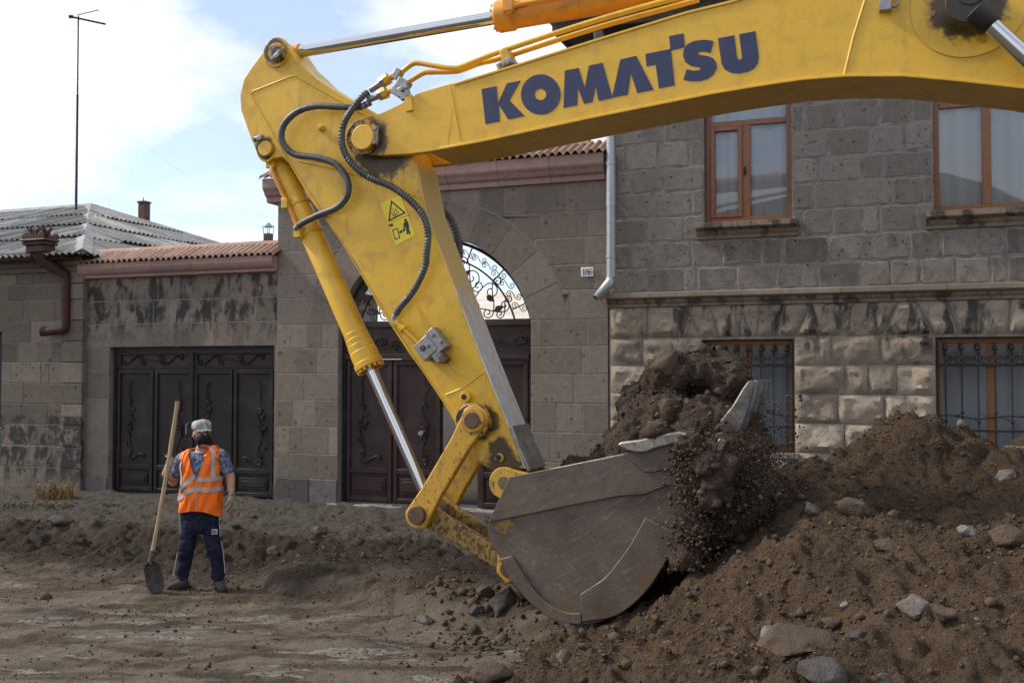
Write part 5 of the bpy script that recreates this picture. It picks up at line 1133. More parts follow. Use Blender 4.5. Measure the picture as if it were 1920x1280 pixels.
mb = MB(); pU = ex(945, 905, 0); mb.cyl((pU[0], AW0-.12, pU[1]), (pU[0], AW1+.12, pU[1]), .062, 24); mb.build('bucket_pin', M['wear'], exv, bevel=.006)
mb = MB(); mb.cyl((pE[0], AW0-.12, pE[1]), (pE[0], AW1+.12, pE[1]), .07, 24); mb.build('bucket_pin', M['rust_pin'], exv, bevel=.006)
mb = MB(); mb.cyl((pU[0]+.02, AW0-.01, pU[1]), (pU[0]+.02, AW1+.01, pU[1]), .12, 26); mb.prism([(pU[0]-.08, pU[1]), (pU[0]+.10, pU[1]), (pU[0]+.12, pU[1]+.2), (pU[0]-.06, pU[1]+.25)], AW0+.002, AW1-.002); mb.build('arm_foot', M['arm_paint'], arm, bevel=.006)
# ---------------- bucket
KW0, KW1 = -.40, 1.02
def muddy_steel(src_name, nm):
    m = M[src_name].copy(); m.name = nm; g = G.__new__(G); g.m = m; g.nt = m.node_tree; g.b = g.nt.nodes['Principled BSDF']; g._tc = None
    src = g.b.inputs['Base Color'].links[0].from_socket; k = None
    for p, r0, r1 in ((pin3(1230, 1090, KW0), .05, .34), (pin3(1150, 1165, KW0), .05, .30), (pin3(1060, 1140, KW0), .02, .2)):
        d = g.near(p, r0, r1); k = d if k is None else g.math('MAXIMUM', k, d)
    k = g.mr(g.math('ADD', k, g.math('MULTIPLY', g.math('SUBTRACT', g.noise(13, 7, .72), .62), 2.2)), .25, .6); c = g.mix(g.math('MULTIPLY', k, .85), src, (.125, .075, .035))
    y_ = g.near(pin3(945, 984, KW0), .0, .20); y_ = g.mr(g.math('ADD', y_, g.math('MULTIPLY', g.math('SUBTRACT', g.noise(26, 7, .75), .62), 2.5)), .35, .55); c = g.mix(g.math('MULTIPLY', y_, .8), c, (.36, .19, .03)); g.put(g.b.inputs['Base Color'], c); return m
M['muddy_steel'] = muddy_steel('bucket_steel', 'muddy_bucket_steel')
bp = [(957, 894), (938, 934), (917, 977), (915, 1007), (936, 1043), (957, 1079), (986, 1119), (1018, 1148), (1043, 1162), (1079, 1169), (1108, 1169), (1144, 1158), (1180, 1137), (1216, 1104), (1241, 1065), (1266, 1028), (1300, 965), (1330, 905), (1352, 850), (1340, 822), (1300, 822), (1169, 850)]
BP = EP(bp, KW0); _c = [tuple(p)[:2] for p in catmull([Vector((a, z, 0)) for a, z in BP[2:19]], 4)]; NB = len(_c); BP = BP[:2]+_c+BP[19:]
shell_idx = list(range(1, 2+NB)); V = []; F = []; sh = [BP[i] for i in shell_idx]
cen = Vector((sum(p[0] for p in BP)/len(BP), sum(p[1] for p in BP)/len(BP)))
inn = [tuple(Vector(p)+(cen-Vector(p)).normalized()*.028) for p in sh]
mb = MB(); mb.prism(sh+inn[::-1], KW0+.002, KW1-.002); bucket = mb.build('bucket', M['muddy_steel'], exv, bevel=.004, ang=30)
for y0, y1 in ((KW0, KW0+.032), (KW1-.032, KW1)):
    mb = MB(); mb.prism(BP, y0, y1); mb.build('side_plate', M['muddy_steel'], bucket, bevel=.004)
dbl = EP([(957, 893), (938, 934), (917, 978), (1080, 944), (1160, 929), (1210, 925), (1262, 905), (1320, 885), (1346, 850), (1340, 826), (1300, 826), (1169, 852)], KW0)
mb = MB(); mb.prism(dbl, KW0-.024, KW0+.001); mb.build('upper_doubler', M['bucket_steel'], bucket, bevel=.004)
def smooth2(L_, n=4): return [(p.x, p.y) for p in catmull([Vector((a, b, 0)) for a, b in L_], n)]
wp = EP([(1212, 968), (1263, 995), (1285, 985)]+smooth2([(1268, 1016), (1246, 1058), (1218, 1100), (1182, 1136), (1146, 1156), (1094, 1163)])+smooth2([(1090, 1112), (1133, 1083), (1160, 1052), (1184, 1018), (1205, 980)]), KW0)
mb = MB(); mb.prism(wp, KW0-.034, KW0+.001); mb.build('wear_plate', M['muddy_steel'], bucket, bevel=.007)
rim = EP(smooth2([(938, 1047), (957, 1079), (986, 1118), (1018, 1147), (1043, 1161), (1079, 1168), (1092, 1167)])+smooth2([(1091, 1148), (1062, 1146), (1030, 1130), (1005, 1106), (980, 1070), (962, 1040)]), KW0)
mb = MB(); mb.prism(rim, KW0-.028, KW0+.001); mb.build('rim_plate', M['muddy_steel'], bucket, bevel=.007)
pad = EP([(1169, 850), (1190, 868), (1208, 884), (1228, 884), (1290, 868), (1340, 855), (1345, 830), (1260, 826)], KW0-.02); mb = MB(); mb.prism(pad, KW0-.040, KW0-.019); mb.build('side_cutter_pad', M['bucket_steel'], bucket, bevel=.006)
sct = EP([(1159, 833), (1166, 828), (1200, 824), (1240, 814), (1272, 809), (1290, 812), (1288, 826), (1262, 832), (1236, 838), (1212, 847), (1196, 848), (1176, 843)], KW0-.04); mb = MB(); mb.prism(sct, KW0-.075, KW0+.05); mb.build('side_cutter', M['wear'], bucket, bevel=.012)
topb = EP([(957, 894), (1169, 850), (1300, 822), (1300, 828), (1169, 857), (958, 901)], KW0); mb = MB(); mb.prism(topb, KW0-.022, KW0+.012); mb.build('polished_edge', M['wear'], bucket, bevel=.003)
# hanger ears
for y0, y1 in ((AW0-.10, AW0-.025), (AW1+.025, AW1+.10)):
    P = [(pU[0]+.13*math.cos(t), pU[1]+.13*math.sin(t)) for t in np.linspace(math.radians(60), math.radians(250), 12)]+[(pE[0]-.10, pE[1]+.06), (pE[0]-.11, pE[1]-.04), (pE[0]-.02, pE[1]-.13), (pE[0]+.14, pE[1]-.05), (pU[0]+.30, pU[1]-.3), (pU[0]+.42, pU[1]-.02), (pU[0]+.36, pU[1]+.06)]
    mb = MB(); mb.prism(P, y0, y1); mb.build('hanger_ear', M['yellow_link'], bucket, bevel=.01)
    mb = MB(); mb.tube([(pU[0], y0-.02, pU[1]), (pU[0], y0, pU[1])], .135, 28); mb.build('ear_ring', M['yellow_link'], bucket, bevel=.006)
# back plate closing the throat, lip and teeth
mb = MB(); lp = EP([(1318, 905), (1352, 850), (1362, 826), (1350, 820), (1335, 845), (1305, 900)], KW0); mb.prism(lp, KW0-.01, KW1+.01); mb.build('lip', M['wear'], bucket, bevel=.006)
thp = EP([(1345, 803), (1352, 786), (1372, 762), (1392, 728), (1402, 714), (1410, 712), (1414, 722), (1407, 752), (1397, 786), (1388, 810), (1366, 812)], KW0+.05)
adp = EP([(1335, 862), (1330, 850), (1342, 812), (1368, 806), (1386, 806), (1380, 826), (1358, 848)], KW0+.05)
for k in range(5):
    yc = KW0+.10+k*(KW1-KW0-.20)/4; wv = .062
    mb = MB(); n = len(thp); V = []
    base = Vector(thp[0]); tip = Vector(((thp[4][0]+thp[6][0])/2, thp[5][1])); L_ = (tip-base).length; ax = (tip-base).normalized()
    for sgn in (-1, 1):
        for p in thp: t = max(0, min(1, (Vector(p)-base).dot(ax)/L_)); V.append((p[0], yc+sgn*wv*(1-.35*t), p[1]))
    mb.add(V, [tuple(range(n)), tuple(range(2*n-1, n-1, -1))]+[(i, n+i, n+(i+1) % n, (i+1) % n) for i in range(n)]); tt = mb.build('tooth', M['tooth'], bucket, bevel=.012)
    mb = MB(); mb.prism(adp, yc-.05, yc+.05); mb.build('tooth_adapter', M['bucket_steel'], tt, bevel=.01)
    mb = MB(); q = ex(1366, 795, KW0+.05); mb.cyl((q[0], yc-wv-.006, q[1]), (q[0], yc+wv+.006, q[1]), .024, 12); q2 = ex(1382, 760, KW0+.05); mb.cyl((q2[0], yc-wv*.86-.004, q2[1]), (q2[0], yc, q2[1]), .02, 12); mb.build('tooth_pin', M['rust_pin'], tt)
# ---------------- hydraulic lines
def zp(L_, yl): return [e3(430+x/2.977, 40+y/2.977, y_) for (x, y), y_ in zip(L_, yl)]
h1 = [(790, 452), (720, 480), (600, 478), (480, 475), (380, 505), (310, 570), (290, 640), (312, 700), (370, 745), (480, 760), (580, 790), (640, 850), (663, 910), (655, 980), (600, 1040), (500, 1080), (405, 1128), (372, 1158)]
y1_ = [.05, .02, .0, .0, .0, .0, .0, .01, .02, .02, .02, .02, .02, .03, .05, .08, .12, .16]
mb = MB(); P = catmull(zp(h1, y1_), 9); mb.tube(P, [.031+.0010*math.sin(i*1.9) for i in range(len(P))], 12); ho = mb.build('hydraulic_hose', M['hose'], exv)
mb = MB(); mb.tube(P[-7:], .033, 12); mb.tube(P[:8], .031, 12); mb.build('hose_end', M['steel'], ho)
h2 = [(775, 398), (740, 425), (690, 485), (645, 560), (628, 640), (640, 720), (690, 800), (780, 870), (900, 920), (1000, 990), (1080, 1080), (1110, 1180), (1102, 1290)]
Q2 = [(430+x/2.977, 40+y/2.977) for x, y in h2]+[(797, 500), (776, 544), (750, 576), (742, 590)]; yl2 = [.03, -.01, -.045, -.06, -.06, -.06, -.05, -.03, -.01, 0, 0, .01, .01, .02, .03, .05, .06]
P = catmull([e3(x, y, yy) for (x, y), yy in zip(Q2, yl2)], 3); 
mb = MB(); mb.tube(catmull(P, 2), .027, 12); ho = mb.build('hydraulic_hose', M['hose'], exv)
# coil spring guard around it
dense = catmull(P, 8); cum = [0]
for a, b in zip(dense[:-1], dense[1:]): cum.append(cum[-1]+(b-a).length)
mb = MB(); prev = None; coil = []; Ltot = cum[-1]; nturn = int(Ltot/.030); samples = nturn*10; j = 0
for i in range(samples+1):
    s = Ltot*i/samples
    while j < len(cum)-2 and cum[j+1] < s: j += 1
    p = dense[j]+(dense[j+1]-dense[j])*((s-cum[j])/max(1e-9, cum[j+1]-cum[j])); t = (dense[min(j+1, len(dense)-1)]-dense[max(0, j-1)]).normalized()
    u = Vector((0, 1, 0)); u = (u-t*u.dot(t)).normalized(); v_ = t.cross(u); an = 2*math.pi*i/10; coil.append(p+(u*math.cos(an)+v_*math.sin(an))*.0305)
mb.tube(coil, .0052, 4); mb.build('spring_guard', M['hose_wire'], ho)
h3 = [e3(806, 370, .60), e3(825, 388, .64), e3(846, 412, .67), e3(858, 445, .66), e3(862, 470, .64), e3(858, 500, .60), e3(850, 530, .52)]; P = catmull(h3, 14); mb = MB(); mb.tube(P, [.032+.004*math.sin(i*2.2) for i in range(len(P))], 12); mb.build('hydraulic_hose', M['hose'], exv)
# steel line down to the valve
mb = MB(); mb.tube(catmull([e3(742, 588, .06), e3(737, 600, .06), e3(741, 610, .05)], 6), .026, 12); mb.build('hose_elbow', M['steel'], exv)
a, b = e3(741, 604, .05), e3(785, 644, .06); d = (b-a).normalized(); mb = MB(); mb.cyl(a, a+d*.03, .040, 6); mb.cyl(a+d*.03, a+d*.08, .034, 16); mb.cyl(a+d*.08, a+d*.11, .046, 6); mb.build('hose_nut', M['yellow'], exv); mb = MB(); mb.cyl(a+d*.05, b, .021, 14); mb.build('line_pipe', M['yellow'], exv)
def rotbox(par, px, py, hx, hz, ang, y0, y1, mat, name, bev=.006):
    a, z = ex(px, py, y0); ca, sa = math.cos(ang), math.sin(ang); mb = MB(); mb.prism([(a+u*hx*ca-v*hz*sa, z+u*hx*sa+v*hz*ca) for u, v in ((-1, -1), (1, -1), (1, 1), (-1, 1))], y0, y1); return mb.build(name, M[mat], par, bevel=bev)
A_ = math.radians(-50)
vb = rotbox(exv, 797, 652, .085, .085, A_, -.03, AW0-.001, 'steel', 'valve_block'); rotbox(vb, 817, 637, .11, .05, A_, -.02, AW0-.002, 'steel', 'valve_flange'); rotbox(vb, 820, 668, .05, .045, A_, -.02, AW0-.03, 'steel', 'valve_cap'); rotbox(vb, 829, 672, .035, .03, A_, -.035, AW0-.04, 'rust_pin', 'valve_plug')
for (x, y) in ((809, 628), (824, 640), (800, 648), (822, 658)): boss(vb, x, y, .018, -.05, -.03, 'steel', 'bolt', seg=6, bev=.002)
boss(vb, 791, 652, .028, -.045, -.029, 'rust_pin', 'valve_screw', seg=14)
# steel pipes along the boom
def zq(L_): return [(430+x/2.977, 40+y/2.977) for x, y in L_]
pA = zq([(900, 320), (960, 285), (1020, 240), (1060, 235), (1150, 250), (1240, 262), (1290, 255), (1380, 220)])+[(945, 95), (1120, 38), (1300, -12)]
pB_ = zq([(905, 395), (990, 345), (1080, 292), (1130, 285), (1220, 283), (1290, 275), (1400, 235)])+[(945, 108), (1120, 52), (1310, 0)]
for P_, yy in ((pA, .10), (pB_, .19)):
    mb = MB(); mb.tube(catmull([e3(x, y, yy) for x, y in P_], 6), .024, 12); mb.build('boom_pipe', M['yellow'], exv)
A_ = math.radians(20)
cb = rotbox(exv, 945, 118, .075, .028, A_, .04, .25, 'steel', 'pipe_clamp'); rotbox(cb, 946, 103, .04, .06, A_, .055, .24, 'yellow', 'clamp_strap', .01)
for x in (935, 944, 953): boss(cb, x, 121-(x-935)*.36, .014, .02, .041, 'steel', 'bolt', seg=6, bev=.001)
# fittings at the boom head
A_ = math.radians(-55)
fb_ = rotbox(exv, 748, 163, .055, .085, math.radians(-35), .0, .10, 'steel', 'hose_manifold'); rotbox(fb_, 756, 173, .05, .06, math.radians(20), -.02, .03, 'steel', 'manifold_clamp'); rotbox(fb_, 766, 193, .035, .075, math.radians(8), -.02, .02, 'yellow', 'manifold_foot'); rotbox(fb_, 742, 138, .03, .05, math.radians(-30), .06, .15, 'steel', 'manifold_clamp')
boss(fb_, 751, 167, .02, -.045, -.018, 'steel', 'bolt', seg=6, bev=.002); boss(fb_, 760, 162, .02, -.045, -.018, 'steel', 'bolt', seg=6, bev=.002)
for (p, q, yy) in (((694, 170), (742, 138), .09), ((690, 188), (738, 168), .05)):
    a, b = e3(p[0], p[1], yy), e3(q[0], q[1], yy); d = (b-a).normalized(); Lf = (b-a).length
    mb = MB(); mb.cyl(a, a+d*Lf*.45, .030, 14); mb.build('hose_ferrule', M['steel'], exv, bevel=.003); mb = MB(); mb.cyl(a+d*Lf*.42, a+d*Lf*.58, .050, 6); mb.build('hose_nut', M['steel'], exv, smooth=False); mb = MB(); mb.cyl(a+d*Lf*.58, a+d*Lf*.74, .056, 8); mb.build('hose_nut', M['yellow'], exv, smooth=False); mb = MB(); mb.cyl(a+d*Lf*.7, b, .026, 12); mb.build('line_pipe', M['yellow'], exv)
# ================================================================== the man with the shovel
PY = 10.3; feet = at(372, 1094, PY); pz = float(base_z(np.array([feet.x]), np.array([feet.y]))[0])
per = empty('person', (feet.x, feet.y, pz-.005), 0); tag(per, 'man in an orange reflective vest, cap and black mask leaning a hand on a shovel', 'person')
S = lambda px, py, y=0.0: Vector(((px-372)*.005517, y, (1094-py)*.005517))
def ring(c, rx, ry, n=20, rot=0.0, pw=1.0):
    P = []
    for i in range(n):
        a = 2*math.pi*i/n; x = math.copysign(abs(math.cos(a))**pw, math.cos(a))*rx; y = math.copysign(abs(math.sin(a))**pw, math.sin(a))*ry; P.append((c[0]+x*math.cos(rot)-y*math.sin(rot), c[1]+x*math.sin(rot)+y*math.cos(rot), c[2]))
    return P
def limb(mb, P, r, seg=12): 
    mb.tube(P, r, seg); [mb.ball(p, q, q, q, 10, 7) for p, q in zip(P, r)]
PM = {}
PM['skin'] = plain('skin', (.42, .22, .145), .5, 0, .15, 20, .1, .4)
PM['orange'] = None
def cloth(name, col, var=.12, scale=25, rough=.85, fold=1.0):
    g = G(name, rough, 0, .25); c = g.mix(g.mr(g.noise(scale, 5), .3, .7), tint(col, 1-var), tint(col, 1+var)); g.bump(g.math('ADD', g.noise(9, 4, .55, g.map(g.co(), (1, 1, .6))), g.math('MULTIPLY', g.noise(160, 2), .08)), .5*fold, .03); return g.out(c)
PM['orange'] = cloth('orange_vest', (.93, .175, .018), .06, 6)
PM['reflect'] = plain('reflective_tape', (.42, .40, .38), .4, .1, .06, 40, .05, .5)
PM['navy'] = cloth('navy_trousers', (.011, .013, .030), .25)
PM['white'] = plain('white_trim', (.38, .38, .39), .8, 0, .1, 20)
PM['glove'] = cloth('work_glove', (.34, .29, .22), .3, 30, .9, .6)
PM['mask'] = cloth('black_mask', (.012, .012, .013), .2, 30, .9, .5)
PM['boot'] = cloth('dusty_boot', (.060, .052, .045), .45, 12, .85, .6)
PM['hair'] = plain('dark_hair', (.022, .016, .012), .7, 0, .3, 40, .6)
def camo(name, a, b, c_):
    g = G(name, .9, 0, .2); n = g.noise(16, 3, .5); m = g.noise(24, 3, .5, g.map(g.co(), loc=(4, 2, 7))); col = g.mix(g.mr(n, .5, .53), a, b); col = g.mix(g.mr(m, .55, .58), col, c_); g.bump(g.noise(14, 4), .4, .015); return g.out(col)
PM['shirt'] = camo('camouflage_shirt', (.10, .125, .20), (.19, .215, .28), (.05, .06, .11)); PM['cap'] = camo('camouflage_cap', (.30, .30, .27), (.43, .43, .39), (.17, .18, .15))
# key joints
nk = S(374, 842, .01); sL, eL, wL_, hL = S(338, 850, .02), S(322, 894, .01), S(319, 874, -.17), S(317, 866, -.22)
sR, eR, wR, hR = S(410, 842, .02), S(428, 886, .04), S(433, 918, -.03), S(430, 936, -.06)
body = MB()
# trunk, neck, head, arms, legs as one body
body.loft([ring(S(374, 948, .02), .135, .105), ring(S(374, 930, .01), .165, .125), ring(S(374, 900, 0), .185, .150), ring(S(374, 870, .0), .19, .14), ring(S(374, 848, .01), .185, .115), ring(S(374, 838, .01), .11, .085)])
limb(body, [S(374, 850, .01), S(376, 832, -.0)], [.068, .062])
hd = S(377, 806, -.02)
HT = math.radians(38)              # the head is turned to his left
hx = Vector((math.cos(HT), math.sin(HT), 0)); hf = Vector((math.sin(HT), -math.cos(HT), 0))
def HP(r, f, u): return hd+hx*r+hf*f+Vector((0, 0, u))
for (f, u, rr) in ((0, .035, .098), (.0, .0, .090), (.030, -.04, .078), (.045, -.078, .058), (-.03, .02, .090)): body.ball(HP(0, f, u), rr*.86, rr*.9, rr, 14, 10)
body.ball(HP(0, .105, -.022), .016, .018, .020, 8, 6); body.tube([HP(0, .088, .015), HP(0, .112, -.022)], [.010, .016], 8)       # nose
for s in (-1, 1): body.ball(HP(s*.084, -.01, -.005), .014, .020, .030, 8, 6)
limb(body, [sL, eL, wL_], [.058, .046, .034]); limb(body, [sR, eR, wR], [.058, .048, .036])
for (h, k, a) in ((S(357, 950, .01), S(351, 1012, -.03), S(342, 1070, .01)), (S(391, 950, .01), S(403, 1014, -.03), S(408, 1070, .01))): limb(body, [h, k, a], [.070, .050, .038])
remesh_obj('body', body, PM['skin'], per, .0095, 3)
# eyes and brows
mb = MB(); [mb.ball(HP(s*.034, .083, .008), .011, .011, .007, 8, 6) for s in (-1, 1)]; mb.build('eye', PM['hair'], per); mb = MB(); [mb.tube([HP(s*.015, .093, .026), HP(s*.036, .090, .030), HP(s*.055, .076, .024)], [.005, .006, .004], 6) for s in (-1, 1)]; mb.build('eyebrow', PM['hair'], per)
# beard and hair edge
mb = MB(); mb.ball(HP(0, .035, -.072), .062, .064, .050, 14, 8); mb.ball(HP(0, .022, -.105), .052, .052, .032, 12, 8); mb.ball(HP(0, -.045, .015), .078, .075, .075, 14, 8); remesh_obj('hair', mb, PM['hair'], per, .008, 2)
# mask: a shell over nose, mouth and chin with ear loops
mb = MB(); mb.ball(HP(0, .045, -.045), .080, .074, .066, 16, 10); mb.ball(HP(0, .100, -.022), .024, .024, .028, 10, 8); mk = remesh_obj('face_mask', mb, PM['mask'], per, .008, 4)
mb = MB(); [mb.tube([HP(s*.058, .06, -.03), HP(s*.083, .01, -.005), HP(s*.084, -.012, .012)], .0035, 5) for s in (-1, 1)]; mb.build('ear_loop', PM['mask'], mk)
# cap: soft crown and brim
mb = MB(); n = 22
rings = []
for (u, rr, sh_) in ((.052, .100, 0), (.070, .104, 0), (.100, .107, -.004), (.130, .100, -.006), (.146, .078, -.006), (.152, .025, -.004)): rings.append([tuple(HP(math.cos(2*math.pi*i/n)*rr*.92, math.sin(2*math.pi*i/n)*rr*1.04+sh_-.006, u+.010*math.sin(2*math.pi*i/n))) for i in range(n)])
mb.loft(rings); cap_ = mb.build('cap', PM['cap'], per, ang=80)
mb = MB(); br = []
for (f, wv, u) in ((.085, .084, .068), (.115, .076, .062), (.138, .058, .054), (.147, .034, .050)): br.append((f, wv, u))
V = []; 
for t in (0, .006):
    for (f, wv, u) in br:
        for q in np.linspace(-1, 1, 9): V.append(tuple(HP(q*wv, f-.035*q*q, u+t-.018*q*q)))
nb = len(br)*9; F = []
for l_ in (0, nb):
    for i in range(len(br)-1):
        for j in range(8): F.append((l_+i*9+j, l_+i*9+j+1, l_+(i+1)*9+j+1, l_+(i+1)*9+j))
for i in range(len(br)-1): F += [(i*9, (i+1)*9, nb+(i+1)*9, nb+i*9), (i*9+8, nb+i*9+8, nb+(i+1)*9+8, (i+1)*9+8)]
F += [((len(br)-1)*9+j, (len(br)-1)*9+j+1, nb+(len(br)-1)*9+j+1, nb+(len(br)-1)*9+j) for j in range(8)]; mb.add(V, F); mb.build('brim', PM['cap'], cap_, ang=60)
# T-shirt: trunk and short sleeves
mb = MB(); mb.loft([ring(S(374, 935, .01), .19, .152), ring(S(374, 900, 0), .195, .158), ring(S(374, 870, 0), .20, .150), ring(S(374, 850, .01), .195, .125), ring(S(374, 838, .01), .115, .095)])
limb(mb, [S(350, 846, .02), sL+(eL-sL)*.1, sL+(eL-sL)*.62], [.068, .074, .066]); limb(mb, [S(398, 842, .02), sR+(eR-sR)*.1, sR+(eR-sR)*.68], [.068, .074, .068])
remesh_obj('t_shirt', mb, PM['shirt'], per, .011, 4)
# trousers
mb = MB(); mb.loft([ring(S(373, 925, .01), .19, .15), ring(S(373, 950, .01), .195, .155), ring(S(373, 975, .01), .185, .14), ring(S(374, 990, .01), .12, .09)])
for L_ in ([S(356, 955, .01), S(354, 985, 0), S(350, 1015, -.03), S(346, 1040, .0), S(342, 1066, .01)], [S(392, 955, .01), S(396, 985, 0), S(402, 1015, -.03), S(406, 1040, 0), S(409, 1066, .01)]): limb(mb, L_, [.102, .094, .080, .073, .066])
for (x, y) in ((342, 1068), (409, 1068)): 
    for k in range(3): mb.tube([S(x, y-k*7, .01), S(x, y-k*7-3, .0)], [.078, .070], 14)
def wrinkle(me):
    co_ = np.empty(len(me.vertices)*3, np.float32); no = np.empty_like(co_); me.vertices.foreach_get('co', co_); me.vertices.foreach_get('normal', no); p = co_.reshape(-1, 3); nrm = no.reshape(-1, 3)
    h = .014*fbm(p[:, 0]*8, p[:, 1]*8, p[:, 2]*13, oct=3, seed=77); me.vertices.foreach_set('co', (p+nrm*h[:, None]).astype(np.float32).ravel()); me.update()
tro = remesh_obj('trousers', mb, PM['navy'], per, .010, 4, wrinkle)
for L_ in ([(338, 950), (339, 985), (336, 1015), (331, 1045), (327, 1066)], [(411, 950), (413, 985), (418, 1015), (422, 1045), (423, 1062)]):
    mb = MB(); mb.tube(catmull([S(x, y, -.035) for x, y in L_], 4), .0045, 6); mb.build('side_stripe', PM['reflect'], tro)
mb = MB(); p = S(407, 983, -.105); mb.prism([(p.x-.028, p.z-.026), (p.x+.028, p.z-.026), (p.x+.028, p.z+.026), (p.x-.028, p.z+.026)], p.y-.012, p.y+.01); lg = mb.build('patch', PM['white'], tro); mb = MB()
mb.box(p.x-.02, p.x-.012, p.y-.014, p.y-.011, p.z-.016, p.z+.016); mb.box(p.x-.006, p.x+.004, p.y-.014, p.y-.011, p.z-.004, p.z+.016); mb.box(p.x+.01, p.x+.02, p.y-.014, p.y-.011, p.z-.016, p.z+.006); mb.build('patch_print', PM['navy'], lg)
# boots
for (ax, tx, ty) in ((342, -.10, -.14), (409, .085, -.15)):
    a = S(ax, 1076, .02); d = Vector((tx, ty, 0)).normalized(); mb = MB(); limb(mb, [a+Vector((0, 0, .05)), a+Vector((0, 0, -.02)), a+d*.06+Vector((0, 0, -.045)), a+d*.16+Vector((0, 0, -.062))], [.058, .056, .05, .042]); mb.ball(a-d*.03+Vector((0, 0, -.06)), .048, .048, .045); bt = remesh_obj('boot', mb, PM['boot'], per, .008, 3)
    sl = MB(); n_ = Vector((-d.y, d.x, 0)); c = a-d*.085; P = []
    for (t, wv) in ((0, .03), (.03, .045), (.12, .042), (.20, .052), (.26, .045), (.29, .022)): P.append((t, wv))
    out2 = [c+d*t+n_*wv for t, wv in P]+[c+d*t-n_*wv for t, wv in P[::-1]]; m = len(out2); sl.add([(q.x, q.y, .002) for q in out2]+[(q.x, q.y, .032) for q in out2], [tuple(range(m)), tuple(range(2*m-1, m-1, -1))]+[(i, m+i, m+(i+1) % m, (i+1) % m) for i in range(m)]); sl.build('sole', M['ink'], bt)
# vest: an open surface wrapped round the trunk
def vest_pt(a, h, off=0.0):
    """a: angle, 0 = front, positive towards image right; h 0 hem .. 1 shoulder"""
    zt = (.80+.66*h); 
    rx = np.interp(h, [0, .25, .5, .75, .92, 1.0], [.214, .206, .202, .202, .197, .150])+off; ry = np.interp(h, [0, .25, .5, .75, .92, 1.0], [.182, .190, .182, .172, .140, .085])+off
    fold = .010*math.sin(a*6+h*11)*(1-h)+.006*math.sin(a*11-h*17+2*math.sin(a*3)); rx += fold; ry += fold
    cx = .012+.008*h; x = cx+rx*math.copysign(abs(math.sin(a))**.85, math.sin(a)); y = .015-ry*math.copysign(abs(math.cos(a))**.85, math.cos(a))
    return Vector((x, y, zt+max(0, 1-h*4)*(.014*math.cos(a*2)+.012*math.sin(a*3+1)-.02*math.sin(a))+.02*h*math.sin(a)))
na, nh = 180, 96; V = []; F = []
for j in range(nh+1):
    for i in range(na): V.append(tuple(vest_pt(2*math.pi*i/na-math.pi, j/nh)))
def vest_ok(a, h):
    fa = abs(a)
    if h > .50 and fa < (h-.52)*1.15: return False                      # V neck
    if h > .96 and fa < .8: return False
    if h > .54 and abs(fa-math.pi/2) < .30*math.sin(min(1, (h-.54)/.40)*math.pi*.55)**.6: return False      # arm holes
    return True
for j in range(nh):
    for i in range(na):
        a = 2*math.pi*(i+.5)/na-math.pi; h = (j+.5)/nh
        if vest_ok(a, h): F.append((j*na+i, j*na+(i+1) % na, (j+1)*na+(i+1) % na, (j+1)*na+i))
# shoulders: yoke joining front and back
mb = MB(); mb.add(V, F); ve = mb.build('vest', PM['orange'], per, ang=80); ve.modifiers.new('t', 'SOLIDIFY').thickness = .006
for sg, c in ((-1, S(350, 842, .015)), (1, S(400, 834, .015))):
    mb = MB(); rows = []
    for t in np.linspace(-1, 1, 11):
        y = .015+.118*t; z = c.z-.012+.018*math.cos(t*1.5)-.055*abs(t)**1.6; rows.append([(c.x-(.060 if sg < 0 else .085), y, z+.012-.02*sg*.5), (c.x-.0, y, z+.012), (c.x+(.085 if sg < 0 else .065), y, z-.012*(1 if sg > 0 else -.6)-.01)])
    V2 = [p for r in rows for p in r]; F2 = [(i*3+j, i*3+j+1, (i+1)*3+j+1, (i+1)*3+j) for i in range(10) for j in range(2)]; mb.add(V2, F2); yk = mb.build('shoulder_yoke', PM['orange'], ve, ang=80); yk.modifiers.new('t', 'SOLIDIFY').thickness = .008
def tape(path, wd, name='reflective_tape'):
    """path of (angle, h) pairs; tape of width wd (metres) laid on the vest"""
    P = []
    for (a0, h0), (a1, h1) in zip(path[:-1], path[1:]):
        for t in np.linspace(0, 1, 9)[:-1]: P.append((a0+(a1-a0)*t, h0+(h1-h0)*t))
    P.append(path[-1]); V = []; F = []
    for k, (a, h) in enumerate(P):
        p = vest_pt(a, h, .0075); q0 = vest_pt(*P[max(0, k-1)], .0075); q1 = vest_pt(*P[min(len(P)-1, k+1)], .0075); t = (q1-q0).normalized(); nrm = Vector((math.sin(a), -math.cos(a), 0)); s = t.cross(nrm).normalized(); V += [tuple(p-s*wd/2), tuple(p+s*wd/2)]
        if k: F.append((2*k-2, 2*k-1, 2*k+1, 2*k))
    mb = MB(); mb.add(V, F); o = mb.build(name, PM['reflect'], ve, smooth=False); o.modifiers.new('t', 'SOLIDIFY').thickness = .002
tape([(-1.02, .97), (-.98, .80), (-.92, .60), (-.72, .42)], .048); tape([(.74, .985), (.80, .75), (.84, .50)], .048)
tape([(-2.6, .36), (-1.5, .38), (-.95, .36), (-.5, .46), (-.02, .58)], .046); tape([(.04, .525), (.5, .515), (1.0, .515), (1.6, .50), (2.6, .45)], .046)
tape([(-2.6, .2), (-1.5, .21), (-.95, .235), (-.4, .335), (.0, .385)], .046); tape([(.05, .375), (.5, .36), (1.0, .355), (1.6, .35), (2.6, .3)], .046)
mb = MB(); mb.tube([tuple(vest_pt(.03, h, .006)) for h in np.linspace(.02, .5, 12)], .005, 5); mb.build('zip', PM['reflect'], ve)
